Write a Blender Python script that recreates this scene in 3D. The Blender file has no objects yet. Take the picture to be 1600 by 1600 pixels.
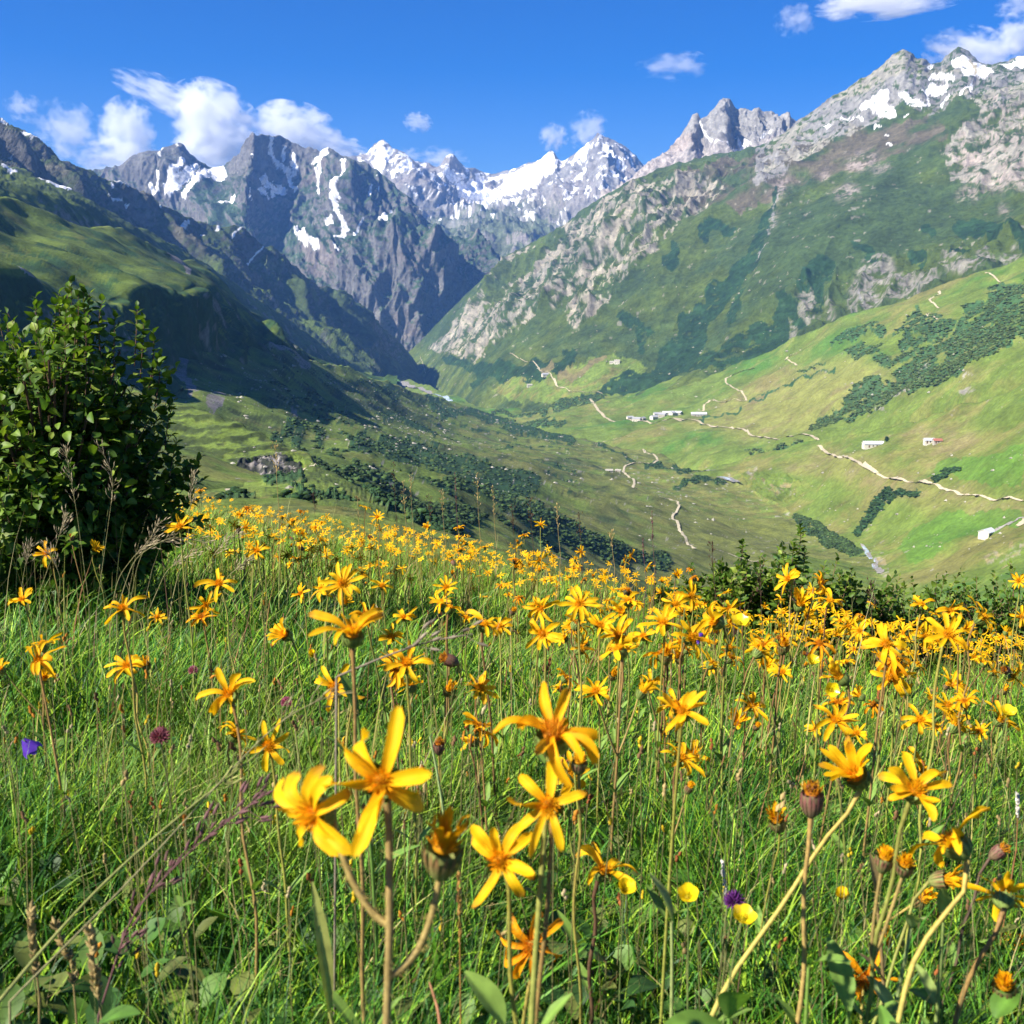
import bpy, math, random
import numpy as np
from mathutils import Vector, Matrix

# ------------------------------------------------------------------ camera, sky, sun, exposure
scene = bpy.context.scene
col = scene.collection
F = 1716.0                                   # focal length in photo pixels (photo is 1600 x 1600)
PITCH = math.atan(330.0 / F)                 # eye level lies at row 470
SUN_EL, SUN_AZ = math.radians(40), math.radians(-117)   # azimuth clockwise from the view direction (+Y)
cam_data = bpy.data.cameras.new('camera')
cam = bpy.data.objects.new('camera', cam_data); col.objects.link(cam)
cam_data.sensor_width = 36.0; cam_data.lens = F / 1600.0 * 36.0
cam_data.clip_start = 0.05; cam_data.clip_end = 60000.0
cam.location = (0, 0, 0); cam.rotation_euler = (math.radians(90) - PITCH, 0, 0)
cam_data.dof.use_dof = True; cam_data.dof.focus_distance = 5.0; cam_data.dof.aperture_fstop = 15.0
scene.camera = cam

world = bpy.data.worlds.new("World"); scene.world = world; world.use_nodes = True
wn = world.node_tree.nodes; wl = world.node_tree.links
wn.clear()
w_out = wn.new('ShaderNodeOutputWorld'); w_bg = wn.new('ShaderNodeBackground'); w_sky = wn.new('ShaderNodeTexSky')
w_hsv = wn.new('ShaderNodeHueSaturation'); w_gam = wn.new('ShaderNodeGamma')
w_sky.sky_type = 'NISHITA'; w_sky.sun_disc = False
w_sky.sun_elevation = SUN_EL; w_sky.sun_rotation = SUN_AZ
w_sky.altitude = 2000; w_sky.air_density = 1.0; w_sky.dust_density = 1.3; w_sky.ozone_density = 2.0
w_hsv.inputs['Saturation'].default_value = 1.62; w_hsv.inputs['Value'].default_value = 1.0; w_hsv.inputs['Hue'].default_value = 0.519
w_bg.inputs['Strength'].default_value = 0.06
wl.new(w_sky.outputs[0], w_hsv.inputs['Color']); wl.new(w_hsv.outputs[0], w_bg.inputs['Color']); wl.new(w_bg.outputs[0], w_out.inputs['Surface'])

sun_data = bpy.data.lights.new('sun', 'SUN'); sun_data.energy = 5.0; sun_data.angle = math.radians(0.5); sun_data.color = (1.0, 0.94, 0.84)
sun = bpy.data.objects.new('sun', sun_data); col.objects.link(sun)
to_sun = Vector((math.sin(SUN_AZ) * math.cos(SUN_EL), math.cos(SUN_AZ) * math.cos(SUN_EL), math.sin(SUN_EL)))
sun.rotation_euler = to_sun.to_track_quat('Z', 'Y').to_euler(); sun.location = (-60, -30, 60)

vs = scene.view_settings
vs.view_transform = 'Standard'; vs.look = 'None'; vs.gamma = 1.0; vs.use_curve_mapping = False; vs.exposure = 1.25
cy = scene.cycles
cy.max_bounces = 12; cy.diffuse_bounces = 2; cy.glossy_bounces = 2; cy.transmission_bounces = 4; cy.transparent_max_bounces = 12; cy.volume_bounces = 10
cy.use_denoising = True; cy.use_adaptive_sampling = True; cy.adaptive_threshold = 0.02
cy.volume_step_rate = 2.0; cy.volume_max_steps = 256
def on(part): return True

# ------------------------------------------------------------------ small tools
CP, SP = math.cos(PITCH), math.sin(PITCH)
def unproj(px, py, D):
    """photo pixel and forward distance -> world point (numpy arrays allowed)"""
    x = (np.asarray(px, float) - 800) / F; u = (800 - np.asarray(py, float)) / F
    dy = CP + u * SP; dz = -SP + u * CP
    s = np.asarray(D, float) / dy
    return np.stack([x * s, dy * s, dz * s], -1)
def project(P):
    P = np.asarray(P, float)
    fw = P[..., 1] * CP - P[..., 2] * SP; up = P[..., 1] * SP + P[..., 2] * CP
    return 800 + F * P[..., 0] / fw, 800 - F * up / fw, fw

_g = np.array([[1,1,0],[-1,1,0],[1,-1,0],[-1,-1,0],[1,0,1],[-1,0,1],[1,0,-1],[-1,0,-1],[0,1,1],[0,-1,1],[0,1,-1],[0,-1,-1],[1,1,0],[0,-1,1],[-1,1,0],[0,-1,-1]], np.float32)
def _h(ix, iy, iz, seed):
    h = (ix * 374761393 + iy * 668265263 + iz * 2147483647 + seed * 974634541) & 0xFFFFFFFF
    h = ((h ^ (h >> 13)) * 1274126177) & 0xFFFFFFFF
    return ((h ^ (h >> 16)) & 15).astype(np.int64)
def noise(p, seed=0):
    p = np.asarray(p, float); i = np.floor(p).astype(np.int64); f = (p - i).astype(np.float32)
    w = f * f * f * (f * (f * 6 - 15) + 10)
    out = 0
    for dx in (0, 1):
        wx = w[..., 0] if dx else 1 - w[..., 0]
        for dy in (0, 1):
            wy = w[..., 1] if dy else 1 - w[..., 1]
            for dz in (0, 1):
                wz = w[..., 2] if dz else 1 - w[..., 2]
                g = _g[_h(i[..., 0] + dx, i[..., 1] + dy, i[..., 2] + dz, seed)]
                out = out + wx * wy * wz * (g[..., 0] * (f[..., 0] - dx) + g[..., 1] * (f[..., 1] - dy) + g[..., 2] * (f[..., 2] - dz))
    return out
def fbm(p, octaves=4, gain=0.5, seed=0):
    s, a, t = 0, 1.0, 0
    p = np.asarray(p, float)
    for k in range(octaves):
        s = s + a * noise(p * 2.0 ** k + k * 17.3, seed + k); t += a; a *= gain
    return s / t
def ridged(p, octaves=4, gain=0.5, seed=0):
    s, a, t, w = 0, 1.0, 0, 1.0
    p = np.asarray(p, float)
    for k in range(octaves):
        n = 1 - np.abs(noise(p * 2.0 ** k + k * 11.7, seed + k)) * 1.6
        n = np.clip(n, 0, 1) ** 2
        s = s + a * n * w; t += a; a *= gain; w = np.clip(n * 1.6, 0.15, 1)
    return s / t
def smooth(a, lo, hi):
    t = np.clip((a - lo) / (hi - lo), 0, 1); return t * t * (3 - 2 * t)
def lin(r, g, b):
    """sRGB 0-255 -> linear"""
    c = np.array([r, g, b], float) / 255
    return np.where(c <= 0.04045, c / 12.92, ((c + 0.055) / 1.055) ** 2.4)

def set_props(o, label=None, cat=None, group=None, kind=None):
    if label: o['label'] = label
    if cat: o['category'] = cat
    if group: o['group'] = group
    if kind: o['kind'] = kind
    return o
def mesh_from(name, V, Fq, mats, smooth_shade=True, colors=None, mat_idx=None, loose=None):
    """V (n,3); Fq list of arrays (m,k) of faces"""
    me = bpy.data.meshes.new(name)
    V = np.asarray(V, np.float32).reshape(-1, 3)
    if not isinstance(Fq, (list, tuple)): Fq = [Fq]
    Fq = [np.asarray(f, np.int32) for f in Fq if len(f)]
    me.vertices.add(len(V)); me.vertices.foreach_set('co', V.ravel())
    loops = np.concatenate([f.ravel() for f in Fq]); cnt = np.concatenate([np.full(len(f), f.shape[1]) for f in Fq])
    me.loops.add(len(loops)); me.loops.foreach_set('vertex_index', loops)
    me.polygons.add(len(cnt)); st = np.concatenate([[0], np.cumsum(cnt)[:-1]]).astype(np.int32)
    me.polygons.foreach_set('loop_start', st)
    if mat_idx is not None: me.polygons.foreach_set('material_index', np.asarray(mat_idx, np.int32))
    me.polygons.foreach_set('use_smooth', np.full(len(cnt), smooth_shade, bool))
    if colors is not None:
        at = me.color_attributes.new('Col', 'FLOAT_COLOR', 'POINT')
        c4 = np.ones((len(V), 4), np.float32); c4[:, :3] = colors
        at.data.foreach_set('color', c4.ravel())
    for m in (mats if isinstance(mats, (list, tuple)) else [mats]): me.materials.append(m)
    me.update(calc_edges=True)
    return me
def link(name, me, parent=None, loc=None, rot=None):
    o = bpy.data.objects.new(name, me); col.objects.link(o)
    if parent is not None: o.parent = parent
    if loc is not None: o.location = loc
    if rot is not None: o.rotation_euler = rot
    return o
def empty(name, loc=(0, 0, 0)):
    o = bpy.data.objects.new(name, None); col.objects.link(o); o.location = loc; o.empty_display_size = 0.05; return o
class MB:
    """collects shapes with a colour each"""
    def __init__(s): s.V = []; s.Q = []; s.T = []; s.C = []; s.n = 0
    def add(s, V, Q=None, T=None, c=(1, 1, 1)):
        V = np.asarray(V, float).reshape(-1, 3)
        if Q is not None and len(Q): s.Q.append(np.asarray(Q) + s.n)
        if T is not None and len(T): s.T.append(np.asarray(T) + s.n)
        c = np.asarray(c, float)
        s.C.append(np.broadcast_to(c, V.shape).copy()); s.V.append(V); s.n += len(V)
    def grid(s, G, c=(1, 1, 1), wrap=False):
        a, b = G.shape[:2]; idx = np.arange(a * b).reshape(a, b)
        if wrap: idx = np.concatenate([idx, idx[:, :1]], 1)
        Q = np.stack([idx[:-1, :-1], idx[:-1, 1:], idx[1:, 1:], idx[1:, :-1]], -1).reshape(-1, 4)
        c = np.asarray(c, float)
        s.add(G.reshape(-1, 3), Q, c=c.reshape(-1, 3) if c.ndim == 3 else c)
    def tube(s, pts, rad, c=(1, 1, 1), sides=6):
        s.grid(tube_grid(pts, rad, sides), c, wrap=True)
    def mesh(s, name, mat, smooth_shade=True):
        fs = ([np.concatenate(s.Q)] if s.Q else []) + ([np.concatenate(s.T)] if s.T else [])
        return mesh_from(name, np.concatenate(s.V), fs, mat, smooth_shade, np.concatenate(s.C))
def tube_grid(pts, rad, sides=6):
    pts = np.asarray(pts, float); n = len(pts); rad = np.broadcast_to(np.asarray(rad, float), (n,))
    t = np.gradient(pts, axis=0); t /= np.linalg.norm(t, axis=1, keepdims=True) + 1e-12
    ref = np.array([0, 0, 1.0]) if abs(t[:, 2]).mean() < 0.8 else np.array([1.0, 0, 0])
    u = np.cross(t, ref); u /= np.linalg.norm(u, axis=1, keepdims=True) + 1e-12; v = np.cross(t, u)
    a = np.linspace(0, 2 * math.pi, sides, endpoint=False)
    return pts[:, None] + rad[:, None, None] * (np.cos(a)[None, :, None] * u[:, None] + np.sin(a)[None, :, None] * v[:, None])
def bez(p0, p1, p2, n):
    t = np.linspace(0, 1, n)[:, None]
    return (1 - t) ** 2 * np.asarray(p0) + 2 * t * (1 - t) * np.asarray(p1) + t * t * np.asarray(p2)

# ------------------------------------------------------------------ materials
def new_mat(name):
    m = bpy.data.materials.new(name); m.use_nodes = True; m.node_tree.nodes.clear(); return m, m.node_tree.nodes, m.node_tree.links
def mat_terrain(name, scales, amt=0.35, bump=0.0, rough=0.95):
    """surface colour is stored on the mesh; two octaves of fine mottling are added in world space"""
    m, n, l = new_mat(name)
    out = n.new('ShaderNodeOutputMaterial'); b = n.new('ShaderNodeBsdfPrincipled'); at = n.new('ShaderNodeVertexColor'); at.layer_name = 'Col'
    geo = n.new('ShaderNodeNewGeometry'); prev = at.outputs['Color']
    for k, sc in enumerate(scales):
        nz = n.new('ShaderNodeTexNoise'); nz.inputs['Scale'].default_value = sc; nz.inputs['Detail'].default_value = 5; nz.inputs['Roughness'].default_value = 0.65
        mr = n.new('ShaderNodeMapRange'); mr.inputs['From Min'].default_value = 0.3; mr.inputs['From Max'].default_value = 0.7
        mr.inputs['To Min'].default_value = 1 - amt; mr.inputs['To Max'].default_value = 1 + amt
        mx = n.new('ShaderNodeVectorMath'); mx.operation = 'SCALE'
        l.new(geo.outputs['Position'], nz.inputs['Vector']); l.new(nz.outputs['Fac'], mr.inputs['Value'])
        l.new(prev, mx.inputs[0]); l.new(mr.outputs[0], mx.inputs['Scale']); prev = mx.outputs[0]
    l.new(prev, b.inputs['Base Color']); b.inputs['Roughness'].default_value = rough; b.inputs['Specular IOR Level'].default_value = 0.15
    if bump:
        nz = n.new('ShaderNodeTexNoise'); nz.inputs['Scale'].default_value = scales[-1]; nz.inputs['Detail'].default_value = 6; nz.inputs['Roughness'].default_value = 0.7
        bp = n.new('ShaderNodeBump'); bp.inputs['Strength'].default_value = 0.8; bp.inputs['Distance'].default_value = bump
        l.new(geo.outputs['Position'], nz.inputs['Vector']); l.new(nz.outputs['Fac'], bp.inputs['Height']); l.new(bp.outputs[0], b.inputs['Normal'])
    l.new(b.outputs[0], out.inputs['Surface']); return m
def mat_leafy(name, trans=0.4, rough=0.5, spec=0.3, amt=0.25, scale=60.0, tint=(1.0, 1.0, 0.55)):
    """thin plant tissue: colour from the mesh, light shines through"""
    m, n, l = new_mat(name)
    out = n.new('ShaderNodeOutputMaterial'); b = n.new('ShaderNodeBsdfPrincipled'); t = n.new('ShaderNodeBsdfTranslucent'); mix = n.new('ShaderNodeMixShader')
    at = n.new('ShaderNodeVertexColor'); at.layer_name = 'Col'
    tc = n.new('ShaderNodeTexCoord'); nz = n.new('ShaderNodeTexNoise'); nz.inputs['Scale'].default_value = scale; nz.inputs['Detail'].default_value = 3
    mr = n.new('ShaderNodeMapRange'); mr.inputs['From Min'].default_value = 0.3; mr.inputs['From Max'].default_value = 0.7; mr.inputs['To Min'].default_value = 1 - amt; mr.inputs['To Max'].default_value = 1 + amt
    mx = n.new('ShaderNodeVectorMath'); mx.operation = 'SCALE'; tm = n.new('ShaderNodeVectorMath'); tm.operation = 'MULTIPLY'; tm.inputs[1].default_value = tint
    l.new(tc.outputs['Object'], nz.inputs['Vector']); l.new(nz.outputs['Fac'], mr.inputs['Value']); l.new(at.outputs['Color'], mx.inputs[0]); l.new(mr.outputs[0], mx.inputs['Scale'])
    l.new(mx.outputs[0], b.inputs['Base Color']); l.new(mx.outputs[0], tm.inputs[0]); l.new(tm.outputs[0], t.inputs['Color'])
    b.inputs['Roughness'].default_value = rough; b.inputs['Specular IOR Level'].default_value = spec
    mix.inputs[0].default_value = trans
    l.new(b.outputs[0], mix.inputs[1]); l.new(t.outputs[0], mix.inputs[2]); l.new(mix.outputs[0], out.inputs['Surface']); return m
def mat_plain(name, rgb, rough=0.8, amt=0.15, scale=3.0, spec=0.2):
    m, n, l = new_mat(name)
    out = n.new('ShaderNodeOutputMaterial'); b = n.new('ShaderNodeBsdfPrincipled'); tc = n.new('ShaderNodeTexCoord'); nz = n.new('ShaderNodeTexNoise'); nz.inputs['Scale'].default_value = scale
    nz.inputs['Detail'].default_value = 4
    mr = n.new('ShaderNodeMapRange'); mr.inputs['From Min'].default_value = 0.3; mr.inputs['From Max'].default_value = 0.7; mr.inputs['To Min'].default_value = 1 - amt; mr.inputs['To Max'].default_value = 1 + amt
    mx = n.new('ShaderNodeVectorMath'); mx.operation = 'SCALE'; mx.inputs[0].default_value = rgb
    l.new(tc.outputs['Object'], nz.inputs['Vector']); l.new(nz.outputs['Fac'], mr.inputs['Value']); l.new(mr.outputs[0], mx.inputs['Scale']); l.new(mx.outputs[0], b.inputs['Base Color'])
    b.inputs['Roughness'].default_value = rough; b.inputs['Specular IOR Level'].default_value = spec; l.new(b.outputs[0], out.inputs['Surface']); return m
# ------------------------------------------------------------------ terrain: landforms lofted through surveyed ridge, bench and foot lines
class Ctx: pass
LF = {}
def gsmooth(a, sig, axis=0):
    if sig <= 0: return a
    r = int(3 * sig) + 1; k = np.exp(-0.5 * (np.arange(-r, r + 1) / sig) ** 2); k /= k.sum()
    pad = [(0, 0)] * a.ndim; pad[axis] = (r, r)
    b = np.pad(a, pad, mode='edge'); return np.apply_along_axis(lambda v: np.convolve(v, k, 'valid'), axis, b)
def pchip_rows(t, Y, tt):
    """t (K,), Y (K,n), tt (m,) -> (m,n) monotone cubic"""
    h = np.diff(t)[:, None]; d = np.diff(Y, axis=0) / h
    m = np.zeros_like(Y); m[0] = d[0]; m[-1] = d[-1]
    if len(t) > 2:
        s = d[:-1] * d[1:] > 0; w1 = 2 * h[1:] + h[:-1]; w2 = h[1:] + 2 * h[:-1]
        with np.errstate(all='ignore'):
            mm = (w1 + w2) / (w1 / d[:-1] + w2 / d[1:])
        m[1:-1] = np.where(s, mm, 0)
    i = np.clip(np.searchsorted(t, tt, 'right') - 1, 0, len(t) - 2)
    hh = np.diff(t)[i][:, None]; x = ((tt - t[i])[:, None]) / hh
    return (2*x**3-3*x**2+1)*Y[i] + (x**3-2*x**2+x)*hh*m[i] + (-2*x**3+3*x**2)*Y[i+1] + (x**3-x**2)*hh*m[i+1]
def grid_normals(P):
    du = np.gradient(P, axis=1); dv = np.gradient(P, axis=0)
    n = np.cross(du, dv); n /= np.linalg.norm(n, axis=-1, keepdims=True) + 1e-9
    s = np.sign(n[..., 2:3]); s[s == 0] = 1
    return n * s
def landform(key, name, curves, x0, x1, step, disp, color, mat, sm=(24, 30), crest_sm=0.8, back=True, rows_scale=1.0, up_mix=0.3, label=None):
    XS = np.arange(x0, x1 + step, step, dtype=float)
    ys, ds = [], []
    for k, c in enumerate(curves):                       # from the foot up to the crest
        c = np.array(c, float); last = (k == len(curves) - 1) and back
        ys.append(gsmooth(np.interp(XS, c[:, 0], c[:, 1]), (crest_sm if last else sm[0]) / step))
        ds.append(gsmooth(np.interp(XS, c[:, 0], np.log(c[:, 2])), sm[1] / step))
    ys = np.array(ys); ds = np.array(ds)
    gap = np.maximum(np.abs(np.diff(ys, axis=0)).mean(1), np.percentile(np.abs(np.diff(ys, axis=0)), 90, axis=1) * 0.8)
    t = np.concatenate([[0], np.cumsum(np.maximum(gap, 6))])
    m = max(8, int(t[-1] / step * rows_scale)); tt = np.linspace(0, t[-1], m)
    PY = pchip_rows(t, ys, tt); LD = pchip_rows(t, ds, tt); PX = np.broadcast_to(XS, PY.shape)
    P = unproj(PX, PY, np.exp(LD))
    c = Ctx(); c.PX = PX; c.PY = PY; c.P0 = P; c.T = (tt / t[-1])[:, None] * np.ones_like(PX); c.D = np.exp(LD)
    c.YC = ys[-1][None] * np.ones_like(PX)
    N = grid_normals(P); c.N0 = N
    Nd = N * (1 - up_mix); Nd[..., 2] += up_mix
    c.disp = disp(c)
    P = P + Nd * c.disp[..., None]
    c.P = P; c.N = grid_normals(P); c.Z = P[..., 2]
    C = color(c)
    if back:
        Dl = c.D[-1:, :]; k = np.array([0.01, 0.03, 0.07, 0.14])[:, None]
        B = np.repeat(P[-1:], 4, 0) + np.stack([0 * Dl * k, Dl * k, -Dl * k * 0.75], -1)
        Pm = np.concatenate([P, B]); Cm = np.concatenate([C, np.repeat(C[-1:], 4, 0)])
    else: Pm, Cm = P, C
    a, b = Pm.shape[:2]; idx = np.arange(a * b).reshape(a, b)
    Q = np.stack([idx[:-1, :-1], idx[:-1, 1:], idx[1:, 1:], idx[1:, :-1]], -1).reshape(-1, 4)
    me = mesh_from(name, Pm.reshape(-1, 3), Q, mat, True, np.clip(Cm, 0, 1).reshape(-1, 3))
    o = link(name, me); set_props(o, label, None, None, 'structure')
    c.XS = XS; c.obj = o; LF[key] = c
    return c
def at(key, px, py):
    """world point on a landform at its survey position"""
    c = LF[key]; i = int(np.clip(np.searchsorted(c.XS, px), 0, len(c.XS) - 1))
    r = np.interp(-py, -c.PY[:, i], np.arange(len(c.PY))) if c.PY[0, i] > c.PY[-1, i] else 0
    k = int(r); k2 = min(k + 1, len(c.PY) - 1); f = r - k
    return c.P[k, i] * (1 - f) + c.P[k2, i] * f

def wob(c, amp, size, seed=0):
    """ragged outlines: survey coordinates shifted by noise"""
    q = np.stack([c.PX / size, c.PY / size, 0 * c.PX], -1)
    return c.PX + amp * fbm(q, 4, 0.6, seed) * 2.2, c.PY + amp * fbm(q + 31.7, 4, 0.6, seed + 9) * 2.2
def inpoly(x, y, poly):
    poly = np.array(poly, float); out = np.zeros(x.shape, bool)
    b = (x >= poly[:, 0].min()) & (x <= poly[:, 0].max()) & (y >= poly[:, 1].min()) & (y <= poly[:, 1].max())
    if not b.any(): return out
    xx, yy = x[b], y[b]; r = np.zeros(xx.shape, bool); n = len(poly)
    for i in range(n):
        x1, y1 = poly[i]; x2, y2 = poly[(i + 1) % n]
        cnd = ((y1 > yy) != (y2 > yy))
        if y1 != y2: r ^= cnd & (xx < (x2 - x1) * (yy - y1) / (y2 - y1) + x1)
    out[b] = r; return out
def polys(x, y, L):
    m = np.zeros(x.shape, bool)
    for p in L: m |= inpoly(x, y, p)
    return m
def streak(x, y, pts, w):
    """mask along a polyline; w a width or one per point"""
    pts = np.array(pts, float); w = np.broadcast_to(np.asarray(w, float), (len(pts),)); m = np.zeros(x.shape, bool)
    W = w.max()
    b = (x > pts[:, 0].min() - W) & (x < pts[:, 0].max() + W) & (y > pts[:, 1].min() - W) & (y < pts[:, 1].max() + W)
    if not b.any(): return m
    xx, yy = x[b], y[b]; r = np.zeros(xx.shape, bool)
    for k in range(len(pts) - 1):
        a, d = pts[k], pts[k + 1] - pts[k]; L2 = (d ** 2).sum() + 1e-9
        t = np.clip(((xx - a[0]) * d[0] + (yy - a[1]) * d[1]) / L2, 0, 1)
        r |= np.hypot(xx - a[0] - t * d[0], yy - a[1] - t * d[1]) < 0.5 * (w[k] + t * (w[k + 1] - w[k]))
    m[b] = r; return m
def soft(x, y, cx, cyy, rx, ry, ang=0):
    ca, sa = math.cos(math.radians(ang)), math.sin(math.radians(ang)); u = (x - cx) * ca + (y - cyy) * sa; v = -(x - cx) * sa + (y - cyy) * ca
    return np.exp(-(u / rx) ** 2 - (v / ry) ** 2)
def mix(a, b, m):
    m = np.asarray(m, float)[..., None]; return a * (1 - m) + np.asarray(b, float) * m
def gully(c, lam, ang, stretch, octaves=4, seed=0, warp=0.25):
    """ridged noise stretched down the slope; ang = horizontal bearing of the fall line, degrees clockwise from +Y"""
    a = math.radians(ang); P = c.P0
    down = P[..., 0] * math.sin(a) + P[..., 1] * math.cos(a); cross = P[..., 0] * math.cos(a) - P[..., 1] * math.sin(a)
    q = np.stack([cross / lam, down / (lam * stretch), P[..., 2] / (lam * stretch)], -1)
    wv = np.stack([fbm(P / (lam * 1.7), 2, 0.5, seed + 50), fbm(P / (lam * 1.7) + 9.1, 2, 0.5, seed + 60), 0 * cross], -1)
    return ridged(q + wv * warp * 2, octaves, 0.55, seed)

GRASS = np.array([0.105, 0.150, 0.026]); GRASS_DARK = np.array([0.056, 0.082, 0.026]); HAY = np.array([0.22, 0.215, 0.060]); OCHRE = np.array([0.22, 0.18, 0.08])
SHRUB = np.array([0.016, 0.040, 0.014]); ROCK = np.array([0.27, 0.26, 0.24]); PALE = np.array([0.325, 0.305, 0.245]); PINK = np.array([0.33, 0.275, 0.24])
SNOW = np.array([0.88, 0.87, 0.86]); SCREE = np.array([0.30, 0.27, 0.25]); TRACK = np.array([0.52, 0.45, 0.31]); MOOR = np.array([0.115, 0.092, 0.062])
def n3(c, size, octv=4, seed=0, gain=0.55): return fbm(c.P0 / size, octv, gain, seed)

M_FAR = mat_terrain('mountain_surface', (0.014, 0.08), 0.38, bump=11.0)
M_MID = mat_terrain('hill_surface', (0.03, 0.25), 0.30, bump=1.2)
M_NEAR = mat_terrain('pasture_surface', (0.12, 0.7), 0.38, bump=0.6)

# ---- far snow peaks at the head of the valley
def H_disp(c):
    fall = smooth(c.T, 0.0, 0.4)
    bowl = 1 - 0.75 * soft(c.PX, c.PY, 755, 295, 75, 36)
    return (gully(c, 600, 180, 2.5, 5, 3) - 0.35) * 170 * bowl * fall * (0.35 + 0.65 * smooth(1 - c.T, 0.0, 0.12)) + (ridged(c.P0 / np.array([130, 130, 200]), 4, 0.6, 5) - 0.4) * 70 * (0.25 + 0.75 * smooth(1 - c.T, 0.0, 0.1))
H_snow = [[(570,246),(586,232),(598,225),(605,229),(590,237),(575,244)], [(580,256),(590,245),(592,236),(602,233),(612,232),(616,241),(608,250),(598,258),(595,268),(585,263)],
 [(618,250),(628,240),(640,245),(652,256),(640,253),(625,253)], [(608,275),(625,263),(640,262),(648,275),(636,281),(622,277),(614,288)],
 [(704,280),(745,280),(745,266),(752,266),(762,285),(767,297),(780,292),(786,276),(800,267),(815,262),(835,254),(846,240),(862,236),(872,250),(872,262),(850,272),(836,282),(826,296),(800,303),(775,312),(760,322),(742,329),(728,316),(716,298)],
 [(885,250),(900,236),(918,225),(921,230),(908,244),(892,251)], [(790,320),(806,312),(820,308),(800,330),(785,328)], [(690,270),(700,262),(716,268),(735,274),(720,280),(700,276)]]
H_str = [([(668,283),(688,308),(720,326),(734,339)],4.5), ([(676,275),(702,302)],3.5), ([(628,318),(660,340)],4), ([(700,325),(716,339)],3.5), ([(933,226),(950,242),(967,262)],4.5), ([(944,236),(976,263)],3.2),
 ([(985,243),(992,268)],3), ([(922,246),(905,264),(893,272)],4.5), ([(960,275),(975,292)],5), ([(650,254),(664,258)],5), ([(655,344),(663,344)],3), ([(680,338),(688,340)],3), ([(674,361),(678,361)],5), ([(718,345),(726,345)],2.5),
 ([(740,336),(756,330)],3), ([(764,344),(772,346)],2.5), ([(820,318),(826,317)],2.5), ([(795,345),(800,346)],2.5), ([(735,320),(760,338)],3),([(822,335),(832,338)],3),([(880,340),(884,341)],3)]
def H_col(c):
    n = n3(c, 260, 5, 2); n2 = n3(c, 60, 3, 8)
    C = mix(np.broadcast_to(ROCK * 0.85, c.P.shape), PINK * 0.75, smooth(n, -0.2, 0.3) * 0.5)
    C = mix(C, GRASS_DARK * 1.2, smooth(c.PY + 60 * n, 318, 350) * smooth(c.N[..., 2], 0.3, 0.6) * 0.8)
    x, y = wob(c, 3.5, 14, 3)
    s = polys(x, y, H_snow) & ~(np.hypot(x - 768, (y - 288) * 1.0) < 10)
    for p, w in H_str: s |= streak(x, y, p, w)
    s = s & (n2 + 0.3 * n > -0.42)
    s |= (c.PY < 318) & (c.PX > 560) & (n2 > 0.16) & (c.N[..., 2] > 0.5)
    s |= (c.PY < 345) & (c.PX > 640) & (c.PX < 900) & (n2 > 0.24) & (c.N[..., 2] > 0.5)
    return mix(C, SNOW, s)
if on('terrain'):
    landform('H', 'mountain', [
        [(440,520,5300),(1040,520,5300)],
        [(440,400,5900),(700,400,5900),(1040,380,5700)],
        [(440,350,6500),(600,345,6600),(700,350,6700),(800,345,6700),(900,330,6500),(1040,320,6200)],
        [(440,300,7000),(600,290,7050),(640,295,6950),(690,300,7150),(760,312,7480),(830,300,7200),(880,285,7000),(935,262,6850),(970,270,6900),(1040,300,6700)],
        [(440,252,7500),(540,248,7500),(575,240,7450),(598,224,7400),(612,235,7400),(628,240,7420),(640,246,7450),(664,252,7500),(682,258,7500),(690,248,7500),(698,240,7480),(703,237,7480),(709,238,7480),(718,250,7500),(728,261,7580),(742,259,7640),(750,263,7680),(768,271,7780),(790,266,7720),(806,262,7620),(832,252,7500),(848,246,7400),(860,235,7350),(866,236,7350),(876,250,7400),(890,240,7350),(910,227,7300),(926,217,7250),(934,208,7200),(950,220,7250),(970,229,7300),(985,240,7300),(1005,254,7300),(1050,275,7300)],
      ], 440, 1050, 1.3, H_disp, H_col, M_FAR, sm=(16, 16), label='snow streaked peaks closing the head of the valley')

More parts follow.
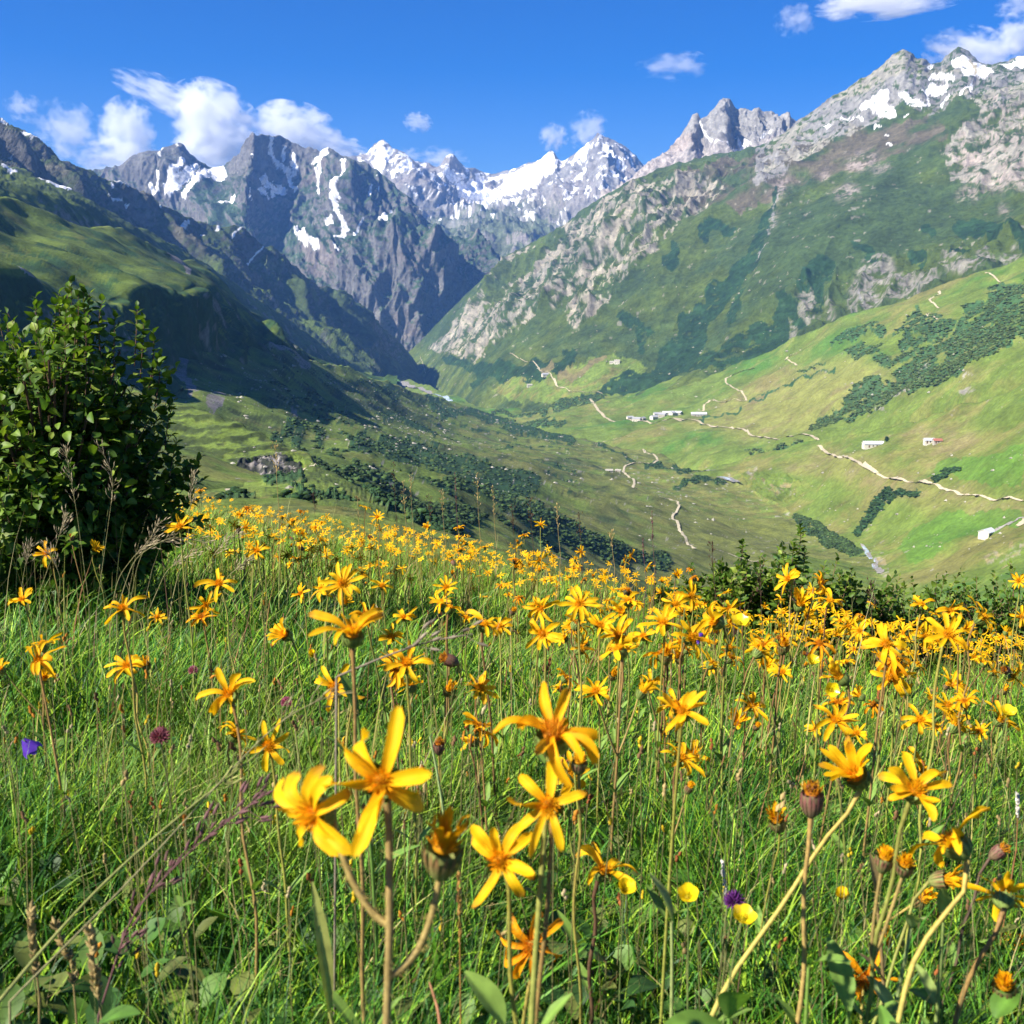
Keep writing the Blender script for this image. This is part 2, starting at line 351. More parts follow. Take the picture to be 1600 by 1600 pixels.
# ---- the dark massif in the middle
def G_disp(c):
    top = smooth(1 - c.T, 0.0, 0.06) * 0.75 + 0.25
    g = (gully(c, 430, 150, 2.6, 5, 11, 0.28) - 0.35) * 150 * top + (gully(c, 80, 178, 4.0, 3, 12, 0.15) - 0.4) * 20 * top
    butt = inpoly(c.PX, c.PY, [(500,600),(520,470),(590,372),(650,360),(700,370),(760,430),(700,560)])
    return g + butt * (gully(c, 110, 195, 3.5, 4, 14) - 0.4) * 70 + (ridged(c.P0 / np.array([60, 60, 120]), 4, 0.6, 15) - 0.4) * 30 * (0.35 + 0.65 * top)
G_str = [([(287,258),(275,285),(262,312)],[5,7,5]), ([(302,262),(282,292),(268,313)],[6,10,6]), ([(340,264),(312,290),(292,312)],[16,15,9]), ([(314,262),(295,282),(283,300)],[4,8,4]), ([(254,288),(250,304)],6), ([(238,298),(244,306)],5),
 ([(347,314),(343,316)],7), ([(362,301),(353,311)],5), ([(425,214),(426,232)],4), ([(427,230),(440,250),(454,262),(459,282)],[3,4,5,6]), ([(458,240),(461,262)],5), ([(447,226),(445,244)],3), ([(455,250),(464,258)],5),
 ([(537,262),(539,276),(533,305),(530,335),(538,350),(542,362),(535,371),(528,378)],[4,6,6,4.5,5,6,6,5]), ([(495,270),(498,300)],3), ([(462,360),(472,372),(476,384),(503,400)],[6,10,9,4]), ([(480,360),(478,380)],4),
 ([(525,350),(522,358),(517,363)],[5,8,4]), ([(580,294),(573,313)],3.2), ([(566,340),(554,375)],3), ([(592,288),(590,298)],2.2), ([(600,360),(593,369)],[8,5]), ([(417,287),(424,304)],[6,4]), ([(430,294),(432,297)],5), ([(425,284),(446,290)],7), ([(436,276),(443,286)],4),
 ([(258,228),(256,236)],3), ([(275,222),(278,228)],3), ([(252,245),(256,258)],3.5), ([(395,290),(398,306)],2), ([(500,390),(503,400)],4), ([(610,330),(614,336)],3),([(530,402),(534,412)],2.5)]
G_snow = [[(290,300),(318,268),(345,262),(340,278),(318,300),(296,315)], [(484,252),(500,246),(500,238),(511,237),(517,246),(507,254),(501,273),(497,273),(498,258)], [(415,270),(422,262),(432,282),(448,280),(453,290),(436,293),(424,288)]]
def G_col(c):
    n = n3(c, 300, 5, 21); n2 = n3(c, 70, 4, 23)
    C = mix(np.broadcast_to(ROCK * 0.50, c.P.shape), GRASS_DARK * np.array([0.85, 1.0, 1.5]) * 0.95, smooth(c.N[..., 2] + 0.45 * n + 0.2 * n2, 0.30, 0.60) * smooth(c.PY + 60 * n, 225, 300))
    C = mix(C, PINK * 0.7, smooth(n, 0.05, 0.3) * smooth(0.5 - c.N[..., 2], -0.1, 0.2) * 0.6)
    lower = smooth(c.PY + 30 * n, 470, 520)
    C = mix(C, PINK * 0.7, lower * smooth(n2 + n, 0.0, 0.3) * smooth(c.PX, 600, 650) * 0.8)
    x, y = wob(c, 3, 14, 4); s = polys(x, y, G_snow)
    for p, w in G_str: s |= streak(x, y, p, np.asarray(w) * 1.25)
    s &= n3(c, 40, 3, 29) > -0.45
    s |= (n2 > 0.37) & (c.PY < 330) & (c.PX > 225) & (c.N[..., 2] > 0.42) & (n > -0.05)
    return mix(C, SNOW, s)
if on('terrain'):
    landform('G', 'mountain', [
        [(60,620,3700),(300,620,3800),(500,610,4150),(640,600,4200),(740,570,4280),(920,540,4400)],
        [(60,480,4200),(300,500,4200),(420,500,4330),(500,500,4330),(560,480,4310),(640,490,4310),(700,510,4360),(760,500,4420),(920,500,4500)],
        [(60,400,4600),(230,400,4550),(300,400,4500),(385,395,4360),(420,400,4520),(470,410,4520),(530,400,4500),(570,395,4460),(610,378,4430),(650,370,4430),(690,382,4450),(740,415,4500),(800,450,4540),(920,480,4580)],
        [(60,340,4900),(230,330,4900),(300,330,4860),(385,318,4560),(425,325,4850),(470,330,4880),(520,335,4750),(545,335,4640),(580,345,4750),(650,355,4760),(720,385,4700),(800,430,4600),(920,475,4600)],
        [(60,282,5150),(100,276,5100),(140,265,5100),(165,262,5100),(185,258,5080),(210,245,5050),(232,236,5050),(250,238,5050),(262,230,5060),(278,222,5060),(290,226,5080),(300,240,5120),(312,252,5150),(330,258,5150),(352,254,5120),(372,236,5040),(384,214,4960),(394,203,4940),(402,208,4950),(412,206,5000),(424,212,5050),(433,210,5080),(440,211,5100),(456,220,5120),(480,233,5120),(500,240,5100),(512,237,5080),(530,243,5060),(548,247,5040),(566,250,5020),(585,260,5000),(605,276,4990),(622,296,4970),(640,312,4950),(655,336,4920),(672,350,4900),(700,366,4880),(740,382,4860),(775,398,4840),(830,430,4800),(920,470,4700)],
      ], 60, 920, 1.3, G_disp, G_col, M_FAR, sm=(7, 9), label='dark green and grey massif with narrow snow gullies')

# ---- the jagged bare peak behind the right-hand mountain
def I_disp(c):
    return (gully(c, 150, 185, 4.5, 5, 31, 0.15) - 0.35) * 95 * (smooth(1 - c.T, 0.0, 0.14) * 0.85 + 0.15) + (ridged(c.P0 / np.array([40, 40, 110]), 4, 0.6, 33) - 0.4) * 26 * (smooth(1 - c.T, 0.0, 0.08) * 0.7 + 0.3)
def I_col(c):
    n = n3(c, 160, 5, 35)
    C = mix(np.broadcast_to(ROCK * 0.95, c.P.shape), PINK * 1.02, smooth(1088 - c.PX + 60 * n, -20, 40))
    x, y = wob(c, 3, 12, 7); s = np.zeros(x.shape, bool)
    for p, w in [([(1100,198),(1106,214),(1118,228)],4), ([(1150,212),(1160,232)],[3,6]), ([(1128,240),(1150,232),(1172,224)],6), ([(1185,212),(1205,204)],4)]: s |= streak(x, y, p, w)
    C = mix(C, SCREE * 1.15, smooth(y + 25 * n - 0.12 * (1090 - x), 222, 240) * 0.8)
    return mix(C, SNOW, s)
if on('terrain'):
    landform('I', 'mountain', [
        [(930,420,3950),(1100,380,3800),(1320,330,3700)],
        [(930,340,4150),(985,310,4120),(1035,280,4080),(1080,262,4000),(1100,258,4060),(1135,250,3980),(1150,250,4060),(1185,238,3990),(1240,225,3980),(1320,220,3950)],
        [(930,322,4260),(985,292,4230),(1035,256,4190),(1080,222,4110),(1096,226,4230),(1130,205,4090),(1150,210,4210),(1185,202,4120),(1215,200,4190),(1250,205,4150),(1320,214,4100)],
        [(930,315,4350),(960,300,4330),(985,280,4320),(1000,264,4320),(1012,252,4310),(1030,243,4300),(1045,232,4300),(1062,212,4300),(1076,194,4290),(1084,181,4280),(1089,178,4280),(1094,186,4290),(1100,190,4300),(1106,180,4300),(1116,168,4290),(1124,156,4280),(1132,152,4280),(1141,154,4290),(1147,163,4300),(1154,170,4310),(1165,167,4310),(1174,172,4300),(1180,167,4290),(1187,166,4290),(1196,174,4300),(1208,174,4310),(1216,181,4310),(1226,180,4310),(1238,186,4310),(1262,196,4310),(1320,212,4310)],
      ], 930, 1320, 1.2, I_disp, I_col, M_FAR, sm=(5, 6), crest_sm=0.6, label='jagged bare rock peak standing above the green mountain')

# ---- the big mountain on the right
J_rock = [[(672,545),(700,520),(730,480),(770,428),(800,398),(860,362),(900,340),(940,318),(985,300),(1050,280),(1100,268),(1140,275),(1130,300),(1080,330),(1040,362),(1020,400),(970,452),(930,498),(900,512),(876,478),(840,505),(780,540),(730,566)]]
J_grass_gap = [[(760,455),(800,405),(880,352),(886,368),(800,430),(770,470)], [(800,520),(860,475),(880,500),(830,560)]]
J_shrub = [([(1215,305),(1195,350),(1165,400),(1130,455),(1085,500),(1060,545),(1020,600)],[8,22,44,50,56,60,40]), ([(1290,410),(1265,455),(1235,500),(1205,540)],[24,44,50,40]), ([(1060,400),(1040,420)],[20,30]), ([(1140,345),(1100,368)],[14,20]),
 ([(1440,350),(1450,358)],[22,18]), ([(1500,350),(1560,362)],[34,46]), ([(1570,355),(1610,380)],[30,40]), ([(1340,388),(1360,396)],[20,16]), ([(700,560),(760,590),(830,590)],[26,36,36]), ([(780,610),(850,570),(900,560)],[20,30,20]), ([(905,630),(980,596),(1050,580)],[16,40,40]), ([(1010,600),(1110,560),(1210,530)],[30,50,40]),
 ([(1420,386),(1440,392)],[18,14]), ([(1500,392),(1520,398)],[12,12]), ([(1160,470),(1140,500)],[18,22]), ([(980,500),(1005,520),(1000,545)],[14,22,18])]
J_snow = [[(1340,173),(1356,162),(1375,152),(1388,143),(1386,154),(1396,166),(1402,178),(1390,179),(1368,173)], [(1400,141),(1420,142),(1426,152),(1438,157),(1450,160),(1447,148),(1440,141),(1450,139),(1453,160),(1440,166),(1420,159)], [(1447,106),(1460,103),(1456,113),(1445,112)],
 [(1486,96),(1505,91),(1516,99),(1545,108),(1550,115),(1558,124),(1540,132),(1524,131),(1505,131),(1497,120),(1489,110)], [(1560,107),(1580,98),(1590,88),(1640,80),(1640,105),(1600,106),(1580,111)]]
J_str = [([(1450,126),(1490,130)],5), ([(1450,141),(1476,140)],9), ([(1500,150),(1518,138)],[4,6]), ([(1312,180),(1324,178)],5), ([(1328,183),(1346,184)],4), ([(1366,190),(1376,188)],3), ([(1381,204),(1384,206)],3.5), ([(1384,222),(1392,222)],3), ([(1470,160),(1484,148)],3.5), ([(1412,176),(1420,174)],3), ([(1284,192),(1295,186)],3)]
def J_disp(c):
    x, y = wob(c, 14, 60, 41)
    rk = polys(x, y, J_rock); upper = smooth(c.YC + 75 - c.PY, -20, 30)
    c.rk = rk; c.upper = upper
    rough = np.maximum(gsmooth(rk.astype(float), 6, 1), np.maximum(0.55 * upper, 0.55 * smooth(c.PX - 0.2 * (c.PY - 150), 1440, 1500) * smooth(330 - c.PY, 0, 60)))
    c.rough = rough
    g = gully(c, 420, 215, 3.0, 5, 42) - 0.35
    keep = smooth(1 - c.T, 0.0, 0.10) * 0.85 + 0.15
    d = g * (46 + 50 * rough) * keep
    d += ((gully(c, 60, 205, 4.0, 4, 44) - 0.35) * 34 * rough + fbm(c.P0 / 45, 4, 0.6, 45) * (6 + 15 * rough)) * (0.35 + 0.65 * keep)
    # the scree gullies that cut the lower slope on the right
    low = inpoly(x, y, [(1230,560),(1240,450),(1330,400),(1480,380),(1620,350),(1640,450),(1330,560)])
    return (d + gsmooth(low.astype(float), 10, 1) * (gully(c, 70, 190, 3.5, 4, 47) - 0.4) * 30) * smooth(c.PX, 640, 790)
def J_col(c):
    n = n3(c, 330, 5, 51); n2 = n3(c, 80, 4, 53); n4 = n3(c, 22, 3, 55)
    C = mix(np.broadcast_to(GRASS_DARK * np.array([0.85, 0.95, 0.85]), c.P.shape), GRASS * 0.66, smooth(n + 0.5 * n2, -0.15, 0.25))
    C = mix(C, GRASS * np.array([1.1, 1.0, 1.0]), smooth(c.PY, 520, 580) * smooth(n2, -0.2, 0.2) * 0.7)
    x, y = wob(c, 10, 40, 57)
    moor = inpoly(x, y, [(1060,275),(1200,228),(1300,200),(1370,190),(1470,178),(1480,215),(1400,235),(1300,268),(1230,300),(1150,330),(1070,320)])
    C = mix(C, MOOR, moor * smooth(n2 + 0.4 * n, -0.3, 0.12) * 0.85)
    stre = gully(c, 26, 205, 5, 3, 58) - 0.42
    rock = c.rk * smooth(n4 * 0.6 + n2 * 0.8 + (0.60 - c.N[..., 2]) * 0.9 + stre * 0.9, -0.16, 0.06) * ~polys(x, y, J_grass_gap)
    C = mix(C, mix(np.broadcast_to(PALE * 0.66, C.shape), PALE * np.array([1.02, 0.97, 0.92]), smooth(n + n2 + stre, -0.1, 0.3)), rock * 0.95)
    up = (c.upper > 0.35) & (c.PX > 1180) & ((n4 + (0.75 - c.N[..., 2]) * 1.3) > -0.15)
    C = mix(C, np.where(n[..., None] > 0.05, PALE * 0.85, ROCK * 0.85), up * 0.95)
    rr = inpoly(x, y, [(1470,225),(1520,190),(1560,150),(1620,110),(1620,285),(1540,275),(1480,270),(1475,250)])
    C = mix(C, mix(np.broadcast_to(PINK * 0.95, C.shape), PALE * 0.8, smooth(n4 + n2, -0.1, 0.2)), rr * smooth(n4 + n2 * 0.8 + (0.7 - c.N[..., 2]), -0.25, 0.05))
    spots = polys(x, y, [[(1318,245),(1345,228),(1372,232),(1370,250),(1345,256),(1325,255)], [(1360,258),(1390,250),(1392,270),(1362,272)], [(1300,290),(1340,290),(1345,312),(1312,306)], [(1280,260),(1296,262),(1294,280),(1282,278)], [(1480,232),(1530,225),(1535,250),(1490,250)], [(1530,285),(1620,255),(1620,285),(1540,295)], [(1490,285),(1535,275),(1530,300),(1498,298)], [(1215,288),(1235,280),(1225,310),(1210,325)], [(1560,310),(1580,330),(1575,345),(1560,330)], [(1205,320),(1218,322),(1200,360),(1194,356)]])
    n5 = n3(c, 9, 3, 56)
    C = mix(C, PINK * 1.0, gsmooth(gsmooth(spots.astype(float), 3, 1), 3, 0) * smooth(n4 + n2 + n5, -0.25, 0.2) * 0.9)
    bl = (n4 > 0.36) & (c.PY > 230) & (n2 > -0.1)
    C = mix(C, PALE * 0.8, bl * 0.7)
    scr = polys(x, y, [[(1322,470),(1330,430),(1352,398),(1368,392),(1392,398),(1398,430),(1440,432),(1436,470),(1380,480),(1330,492)], [(1250,498),(1252,462),(1268,456),(1276,480),(1262,506)], [(1288,486),(1290,456),(1300,460),(1300,490)], [(1464,432),(1476,392),(1492,388),(1510,410),(1500,440)], [(1502,436),(1520,402),(1548,396),(1552,420),(1530,436)], [(1226,530),(1232,500),(1244,505),(1240,530)], [(1436,470),(1440,430),(1466,430),(1470,452)], [(1556,415),(1590,385),(1600,395),(1570,418)]])
    C = mix(C, mix(np.broadcast_to(SCREE * 0.85, C.shape), PALE * 0.72, smooth(n4 + n2, -0.1, 0.2)), gsmooth(scr.astype(float), 2, 1) * smooth(n4 + 0.6 * n2 + 0.8 * n5, -0.22, 0.12) * 0.9)
    sh = np.zeros(x.shape, bool); x2, y2 = wob(c, 16, 46, 59)
    for p, w in J_shrub: sh |= streak(x2, y2, p, np.asarray(w) * 0.8)
    c.shrub = sh & (n4 + 0.5 * n2 > -0.34) & ~(scr & (n4 > -0.2))
    C = mix(C, SHRUB * (1.25 + 0.9 * n4[..., None]), c.shrub * 0.95)
    rav = streak(x, y, [(1222,300),(1206,335),(1196,370),(1178,400)], [2, 3, 2.5, 1.5]) | streak(x, y, [(1345,440),(1348,470)], 2.5) | streak(x, y, [(1326,450),(1328,490)], 2.5) | streak(x, y, [(1494,404),(1500,432)], 2)
    C = mix(C, ROCK * 0.85, rav * smooth(n4 + n2, -0.35, 0.1))
    br = inpoly(x, y, [(868,600),(900,578),(936,560),(950,556),(946,566),(920,578),(890,598)]) | inpoly(x, y, [(850,580),(866,568),(872,586),(858,590)])
    C = mix(C, OCHRE * 0.95, br * 0.8)
    mead = inpoly(x, y, [(770,622),(800,592),(850,580),(960,555),(1010,565),(1000,600),(920,626),(800,634)])
    C = mix(C, mix(np.broadcast_to(GRASS * 1.25, C.shape), HAY * 0.8, smooth(n2 + n4, -0.1, 0.4)), mead & ~c.shrub & ~br)
    xs, ys = wob(c, 3.5, 14, 61); s = polys(xs, ys, J_snow)
    for p, w in J_str: s |= streak(xs, ys, p, w)
    s &= (n4 > -0.34)
    C = mix(C, SNOW, s)
    return mix(C, OCHRE * 1.6, streak(xs, ys, [(1513,100),(1519,112),(1520,126)], [6, 7, 4]) * 0.8)
if on('terrain'):
    landform('J', 'mountain', [
        [(560,640,4200),(640,640,3700),(700,680,2900),(760,700,2450),(900,690,2150),(1000,670,2050),(1180,630,1950),(1330,570,1800),(1600,490,1550),(1760,470,1450)],
        [(560,592,4280),(620,590,4150),(660,592,3850),(700,612,3300),(740,632,2800),(770,640,2600),(850,634,2400),(920,624,2300),(1000,606,2230),(1180,560,2120),(1330,500,1960),(1480,452,1860),(1600,415,1750),(1760,375,1650)],
        [(560,588,4285),(620,582,4220),(660,575,4000),(700,580,3500),(740,590,3050),(780,590,2780),(850,572,2600),(920,556,2520),(1000,545,2450),(1180,500,2320),(1330,450,2160),(1480,408,2060),(1600,375,1950),(1760,340,1850)],
        [(560,584,4290),(620,574,4250),(660,556,4140),(700,530,3950),(760,490,3600),(880,450,3150),(1000,420,2850),(1120,400,2700),(1200,370,2600),(1300,365,2450),(1400,350,2350),(1600,315,2200),(1760,290,2100)],
        [(560,580,4295),(620,567,4290),(660,536,4230),(700,500,4150),(760,450,3950),(880,385,3650),(985,325,3450),(1100,295,3250),(1240,265,3050),(1330,235,2950),(1400,225,2880),(1480,210,2750),(1600,190,2600),(1760,180,2500)],
        [(560,576,4300),(600,573,4300),(630,556,4290),(655,535,4270),(690,498,4220),(720,468,4180),(760,428,4100),(790,400,4040),(810,392,4020),(850,368,3950),(880,350,3900),(910,325,3860),(935,310,3840),(960,298,3810),(985,284,3790),(1015,272,3750),(1050,258,3700),(1100,247,3640),(1150,236,3580),(1200,220,3520),(1225,206,3500),(1245,188,3480),(1262,177,3470),(1285,160,3460),(1305,146,3450),(1330,132,3430),(1352,120,3420),(1372,108,3410),(1390,91,3400),(1403,81,3400),(1412,77,3400),(1421,84,3400),(1430,92,3400),(1440,93,3400),(1452,100,3420),(1470,97,3500),(1484,85,3560),(1497,76,3580),(1508,82,3580),(1522,92,3560),(1534,101,3500),(1550,104,3450),(1562,98,3440),(1575,96,3430),(1590,89,3420),(1610,82,3400),(1680,70,3350),(1760,60,3300)],
      ], 560, 1920, 1.4, J_disp, J_col, M_FAR, sm=(14, 18), label='big green mountain with pale crags and snow along its top')

# ---- left valley side: three ridges, the farthest first
def Fd(c):
    return smooth(664 - c.PX, 0, 90) * (gully(c, 260, 110, 2.5, 5, 61) - 0.35) * 95 * (smooth(1 - c.T, 0, 0.08) * 0.7 + 0.3) + fbm(c.P0 / 60, 4, 0.6, 63) * 24 * smooth(664 - c.PX, 0, 60)
def Fc(c):
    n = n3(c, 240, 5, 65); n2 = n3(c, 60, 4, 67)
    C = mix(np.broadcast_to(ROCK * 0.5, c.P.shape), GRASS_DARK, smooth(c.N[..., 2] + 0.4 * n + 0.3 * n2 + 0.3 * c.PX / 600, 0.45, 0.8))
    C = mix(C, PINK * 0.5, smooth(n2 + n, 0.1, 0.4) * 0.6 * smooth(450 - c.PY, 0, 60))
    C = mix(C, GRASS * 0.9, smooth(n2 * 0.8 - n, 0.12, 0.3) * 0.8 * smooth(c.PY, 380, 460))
    x, y = wob(c, 3, 12, 69); s = np.zeros(x.shape, bool)
    for p, w in [([(30,214),(44,222),(57,227)],[4,6,4]), ([(68,240),(76,244),(82,249)],4), ([(85,252),(93,259)],5), ([(103,267),(107,271)],4), ([(180,279),(200,292)],4), ([(172,303),(192,309)],4), ([(200,313),(204,314)],4), ([(0,188),(14,196)],3),
                 ([(285,350),(296,345)],[5,7]), ([(282,356),(286,362)],3), ([(333,340),(340,346)],5), ([(345,352),(338,360)],3), ([(388,408),(400,400),(406,394)],[3,4,3]), ([(365,367),(372,362)],3), ([(304,336),(306,340)],3), ([(176,285),(178,288)],4), ([(2,248),(14,258)],3), ([(318,362),(322,366)],3),([(248,318),(252,322)],3)]: s |= streak(x, y, p, w)
    return mix(C, SNOW, s)
if on('terrain'):
    landform('F', 'mountain', [
        [(-160,460,1500),(0,470,1700),(200,540,2100),(400,610,2500),(560,640,2900),(680,620,3700)],
        [(-160,330,1650),(0,370,1850),(200,450,2200),(400,540,2450),(500,575,2550),(560,592,2700),(610,596,3050),(640,592,3500),(662,590,3900)],
        [(-160,200,1900),(0,265,2150),(100,300,2400),(200,355,2650),(300,400,2820),(400,460,2950),(500,515,3080),(560,545,3260),(600,565,3520),(640,576,3880),(662,587,4050)],
        [(-160,110,2200),(0,189,2500),(20,198,2520),(50,214,2560),(80,232,2620),(110,248,2680),(136,262,2720),(160,272,2760),(185,283,2800),(205,292,2830),(235,310,2900),(262,322,2960),(290,335,3010),(318,346,3060),(345,356,3090),(365,352,3120),(378,364,3140),(398,382,3180),(412,394,3210),(424,388,3230),(440,398,3270),(462,412,3330),(476,428,3370),(500,446,3440),(520,458,3500),(534,456,3540),(552,472,3600),(575,488,3680),(600,510,3790),(620,531,3900),(636,549,4010),(650,566,4070),(657,578,4100),(662,587,4110)],
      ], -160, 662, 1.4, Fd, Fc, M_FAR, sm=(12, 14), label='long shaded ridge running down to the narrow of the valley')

def Ed(c):
    return (gully(c, 160, 100, 2.0, 4, 71) - 0.35) * (4 + 40 * smooth(0.75 - c.T, 0, 0.2)) + fbm(c.P0 / 60, 4, 0.55, 73) * 14
def Ec(c):
    n = n3(c, 120, 5, 75); n2 = n3(c, 30, 4, 77)
    C = mix(np.broadcast_to(GRASS_DARK * 1.1, c.P.shape), GRASS * 0.85, smooth(n + n2, -0.2, 0.3))
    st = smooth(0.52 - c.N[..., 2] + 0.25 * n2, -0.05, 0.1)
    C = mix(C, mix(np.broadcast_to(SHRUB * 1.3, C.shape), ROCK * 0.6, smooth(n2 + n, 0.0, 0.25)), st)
    x, y = wob(c, 2.5, 12, 79); s = np.zeros(x.shape, bool)
    for p, w in [([(4,260),(16,266),(27,271)],[3,4,3]), ([(72,284),(90,292),(110,297)],[3,6,4]), ([(20,258),(50,272),(72,284)],[2,3,3]), ([(110,303),(113,304)],3)]: s |= streak(x, y, p, w)
    return mix(C, SNOW, s)
if on('terrain'):
    landform('E', 'hill', [
        [(-160,460,1050),(0,480,1200),(160,520,1450),(290,560,1750),(440,610,2100),(580,630,2500)],
        [(-160,285,1110),(0,335,1255),(60,350,1330),(110,360,1400),(160,378,1545),(210,400,1740),(290,440,1940),(360,475,2110),(440,520,2320),(520,565,2560),(580,588,2700)],
        [(-160,245,1160),(0,288,1310),(60,301,1400),(110,314,1490),(140,332,1580),(170,346,1680),(210,362,1830),(290,404,2030),(360,448,2190),(440,500,2400),(520,553,2600),(580,580,2750)],
        [(-160,205,1500),(0,254,1720),(40,272,1790),(75,283,1830),(110,297,1880),(140,312,1910),(165,330,1940),(190,344,1960),(215,356,1990),(250,374,2040),(290,395,2110),(330,420,2190),(370,446,2270),(410,472,2350),(450,500,2450),(490,528,2550),(530,556,2660),(580,576,2780)],
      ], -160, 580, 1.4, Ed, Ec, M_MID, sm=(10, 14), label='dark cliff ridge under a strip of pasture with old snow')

def Dd(c):
    st = smooth(0.62 - c.T, 0.0, 0.12)
    return (gully(c, 130, 95, 2.0, 3, 81) - 0.35) * 26 * st + fbm(c.P0 / 140, 3, 0.5, 82) * 16 + fbm(c.P0 / 55, 3, 0.5, 83) * 9 + fbm(c.P0 / 30, 4, 0.55, 84) * 9 * st
def Dc(c):
    n = n3(c, 90, 5, 85); n2 = n3(c, 18, 4, 87); n4 = n3(c, 45, 4, 88)
    C = mix(np.broadcast_to(GRASS * 0.9, c.P.shape), GRASS_DARK * 1.1, smooth(n + n2 * 0.9, -0.15, 0.2))
    C = mix(C, HAY * 0.55, smooth(n4, 0.08, 0.3) * 0.6)
    C = mix(C, SHRUB * 1.8, smooth(n4 * 0.8 + n2 * 1.1 + 0.002 * (c.PY - 370), 0.10, 0.26) * 0.85)
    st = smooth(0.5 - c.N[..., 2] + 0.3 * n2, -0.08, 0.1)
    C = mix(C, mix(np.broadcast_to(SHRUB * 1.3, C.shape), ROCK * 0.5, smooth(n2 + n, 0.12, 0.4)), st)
    x, y = wob(c, 6, 25, 89)
    sc = polys(x, y, [[(262,400),(280,408),(300,430),(290,432),(270,412)], [(20,432),(60,428),(62,450),(30,446)]])
    return mix(C, SCREE * 0.8, sc * smooth(n2, -0.3, 0.0))
if on('terrain'):
    landform('D', 'hill', [
        [(-160,660,330),(0,650,420),(200,650,560),(280,640,640),(330,620,780),(420,600,1000),(500,600,1350),(620,610,1750)],
        [(-160,575,400),(0,572,515),(100,570,560),(200,568,640),(280,560,735),(330,560,850),(420,552,1080),(500,577,1500),(560,592,1720),(620,600,1850)],
        [(-160,425,430),(0,442,548),(60,440,580),(110,452,615),(200,447,690),(280,442,790),(330,452,930),(380,490,1180),(420,520,1360),(500,570,1640),(560,588,1800),(620,598,1880)],
        [(-160,365,550),(0,375,700),(100,390,790),(200,415,900),(280,425,1030),(330,442,1150),(380,482,1300),(420,515,1420),(500,565,1680),(560,586,1810),(620,597,1890)],
        [(-160,300,680),(0,309,900),(40,322,945),(80,334,985),(130,349,1040),(180,364,1110),(220,379,1180),(260,393,1260),(290,406,1330),(320,424,1400),(350,448,1480),(375,474,1500),(400,497,1530),(425,516,1570),(450,532,1610),(480,550,1690),(510,564,1760),(550,580,1850),(620,594,1950)],
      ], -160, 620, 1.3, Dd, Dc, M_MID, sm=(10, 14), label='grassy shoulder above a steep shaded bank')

# ---- right valley side pastures
def hay_mix(c, n, n2):
    C = mix(np.broadcast_to(GRASS * 1.05, c.P.shape), HAY * 0.72, smooth(n + 0.4 * n2, 0.0, 0.4))
    return mix(C, GRASS * np.array([0.62, 0.95, 0.8]), smooth(-n + 0.3 * n2, 0.1, 0.35))
K_shrub = [([(1275,672),(1330,640),(1400,605),(1470,570),(1540,525),(1600,480),(1700,430)],[10,34,56,84,96,70,60]), ([(1420,540),(1450,530),(1480,520)],[24,34,20]), ([(1395,520),(1440,505),(1490,500)],[8,26,10]), ([(1340,545),(1370,548)],[26,20]), ([(1305,545),(1330,520),(1370,515)],[10,24,14]), ([(1345,558),(1400,568)],[18,20]), ([(1405,565),(1420,560)],10), ([(1165,714),(1220,709),(1272,702)],[6,9,4]), ([(850,632),(930,618),(990,603)],[14,22,16]), ([(770,640),(850,634)],[8,14]), ([(800,655),(850,660),(880,662)],[14,20,12]), ([(1510,485),(1560,460)],[14,20]), ([(1240,585),(1290,568)],[5,3])]
def Kd(c):
    x, y = wob(c, 16, 50, 91)
    sh = np.zeros(x.shape, bool)
    for p, w in K_shrub: sh |= streak(x, y, p, np.asarray(w, float) * 0.9)
    c.sh = sh & (n3(c, 26, 3, 90) > -0.22)
    return fbm(c.P0 / 160, 4, 0.5, 93) * 26 + fbm(c.P0 / 30, 4, 0.5, 95) * 4 + gsmooth(gsmooth(c.sh.astype(float), 2, 1), 2, 0) * 1.5
def Kc(c):
    n = n3(c, 170, 5, 101); n2 = n3(c, 24, 4, 103)
    x, y = wob(c, 12, 40, 105)
    C = hay_mix(c, n, n2)
    hay = polys(x, y, [[(1100,640),(1180,600),(1270,560),(1340,560),(1400,585),(1330,640),(1250,672),(1150,665)], [(990,590),(1060,575),(1040,600),(1010,605)], [(1040,660),(1130,655),(1280,685),(1180,684)]])
    C = mix(C, mix(np.broadcast_to(HAY * 0.95, C.shape), OCHRE * 0.85, smooth(n2 + n, 0.0, 0.4)), gsmooth(gsmooth(hay.astype(float), 6, 1), 6, 0) * 0.7)
    C = mix(C, HAY * 0.85, smooth(n3(c, 60, 4, 107), 0.12, 0.3) * 0.5)
    dk = streak(x, y, [(1235,600),(1150,640),(1090,662)], [5, 3, 2]) | streak(x, y, [(1300,570),(1250,592),(1180,618)], [4, 4, 2])
    C = mix(C, SHRUB * 2, dk)
    C = mix(C, SHRUB * (2.2 + 1.5 * n2[..., None]), c.sh * 0.9)
    rk = polys(x, y, [[(1430,580),(1448,570),(1452,595),(1436,602)], [(1400,618),(1420,606),(1428,622),(1408,628)], [(1366,636),(1380,622),(1384,640),(1368,642)], [(1510,618),(1530,606),(1532,622),(1514,628)]])
    C = mix(C, PALE * 0.7, rk * smooth(n2, -0.25, 0.05))
    st = (n2 > 0.42) & (n3(c, 7, 2, 108) > 0.1)
    return mix(C, PALE * 0.8, st * 0.8)
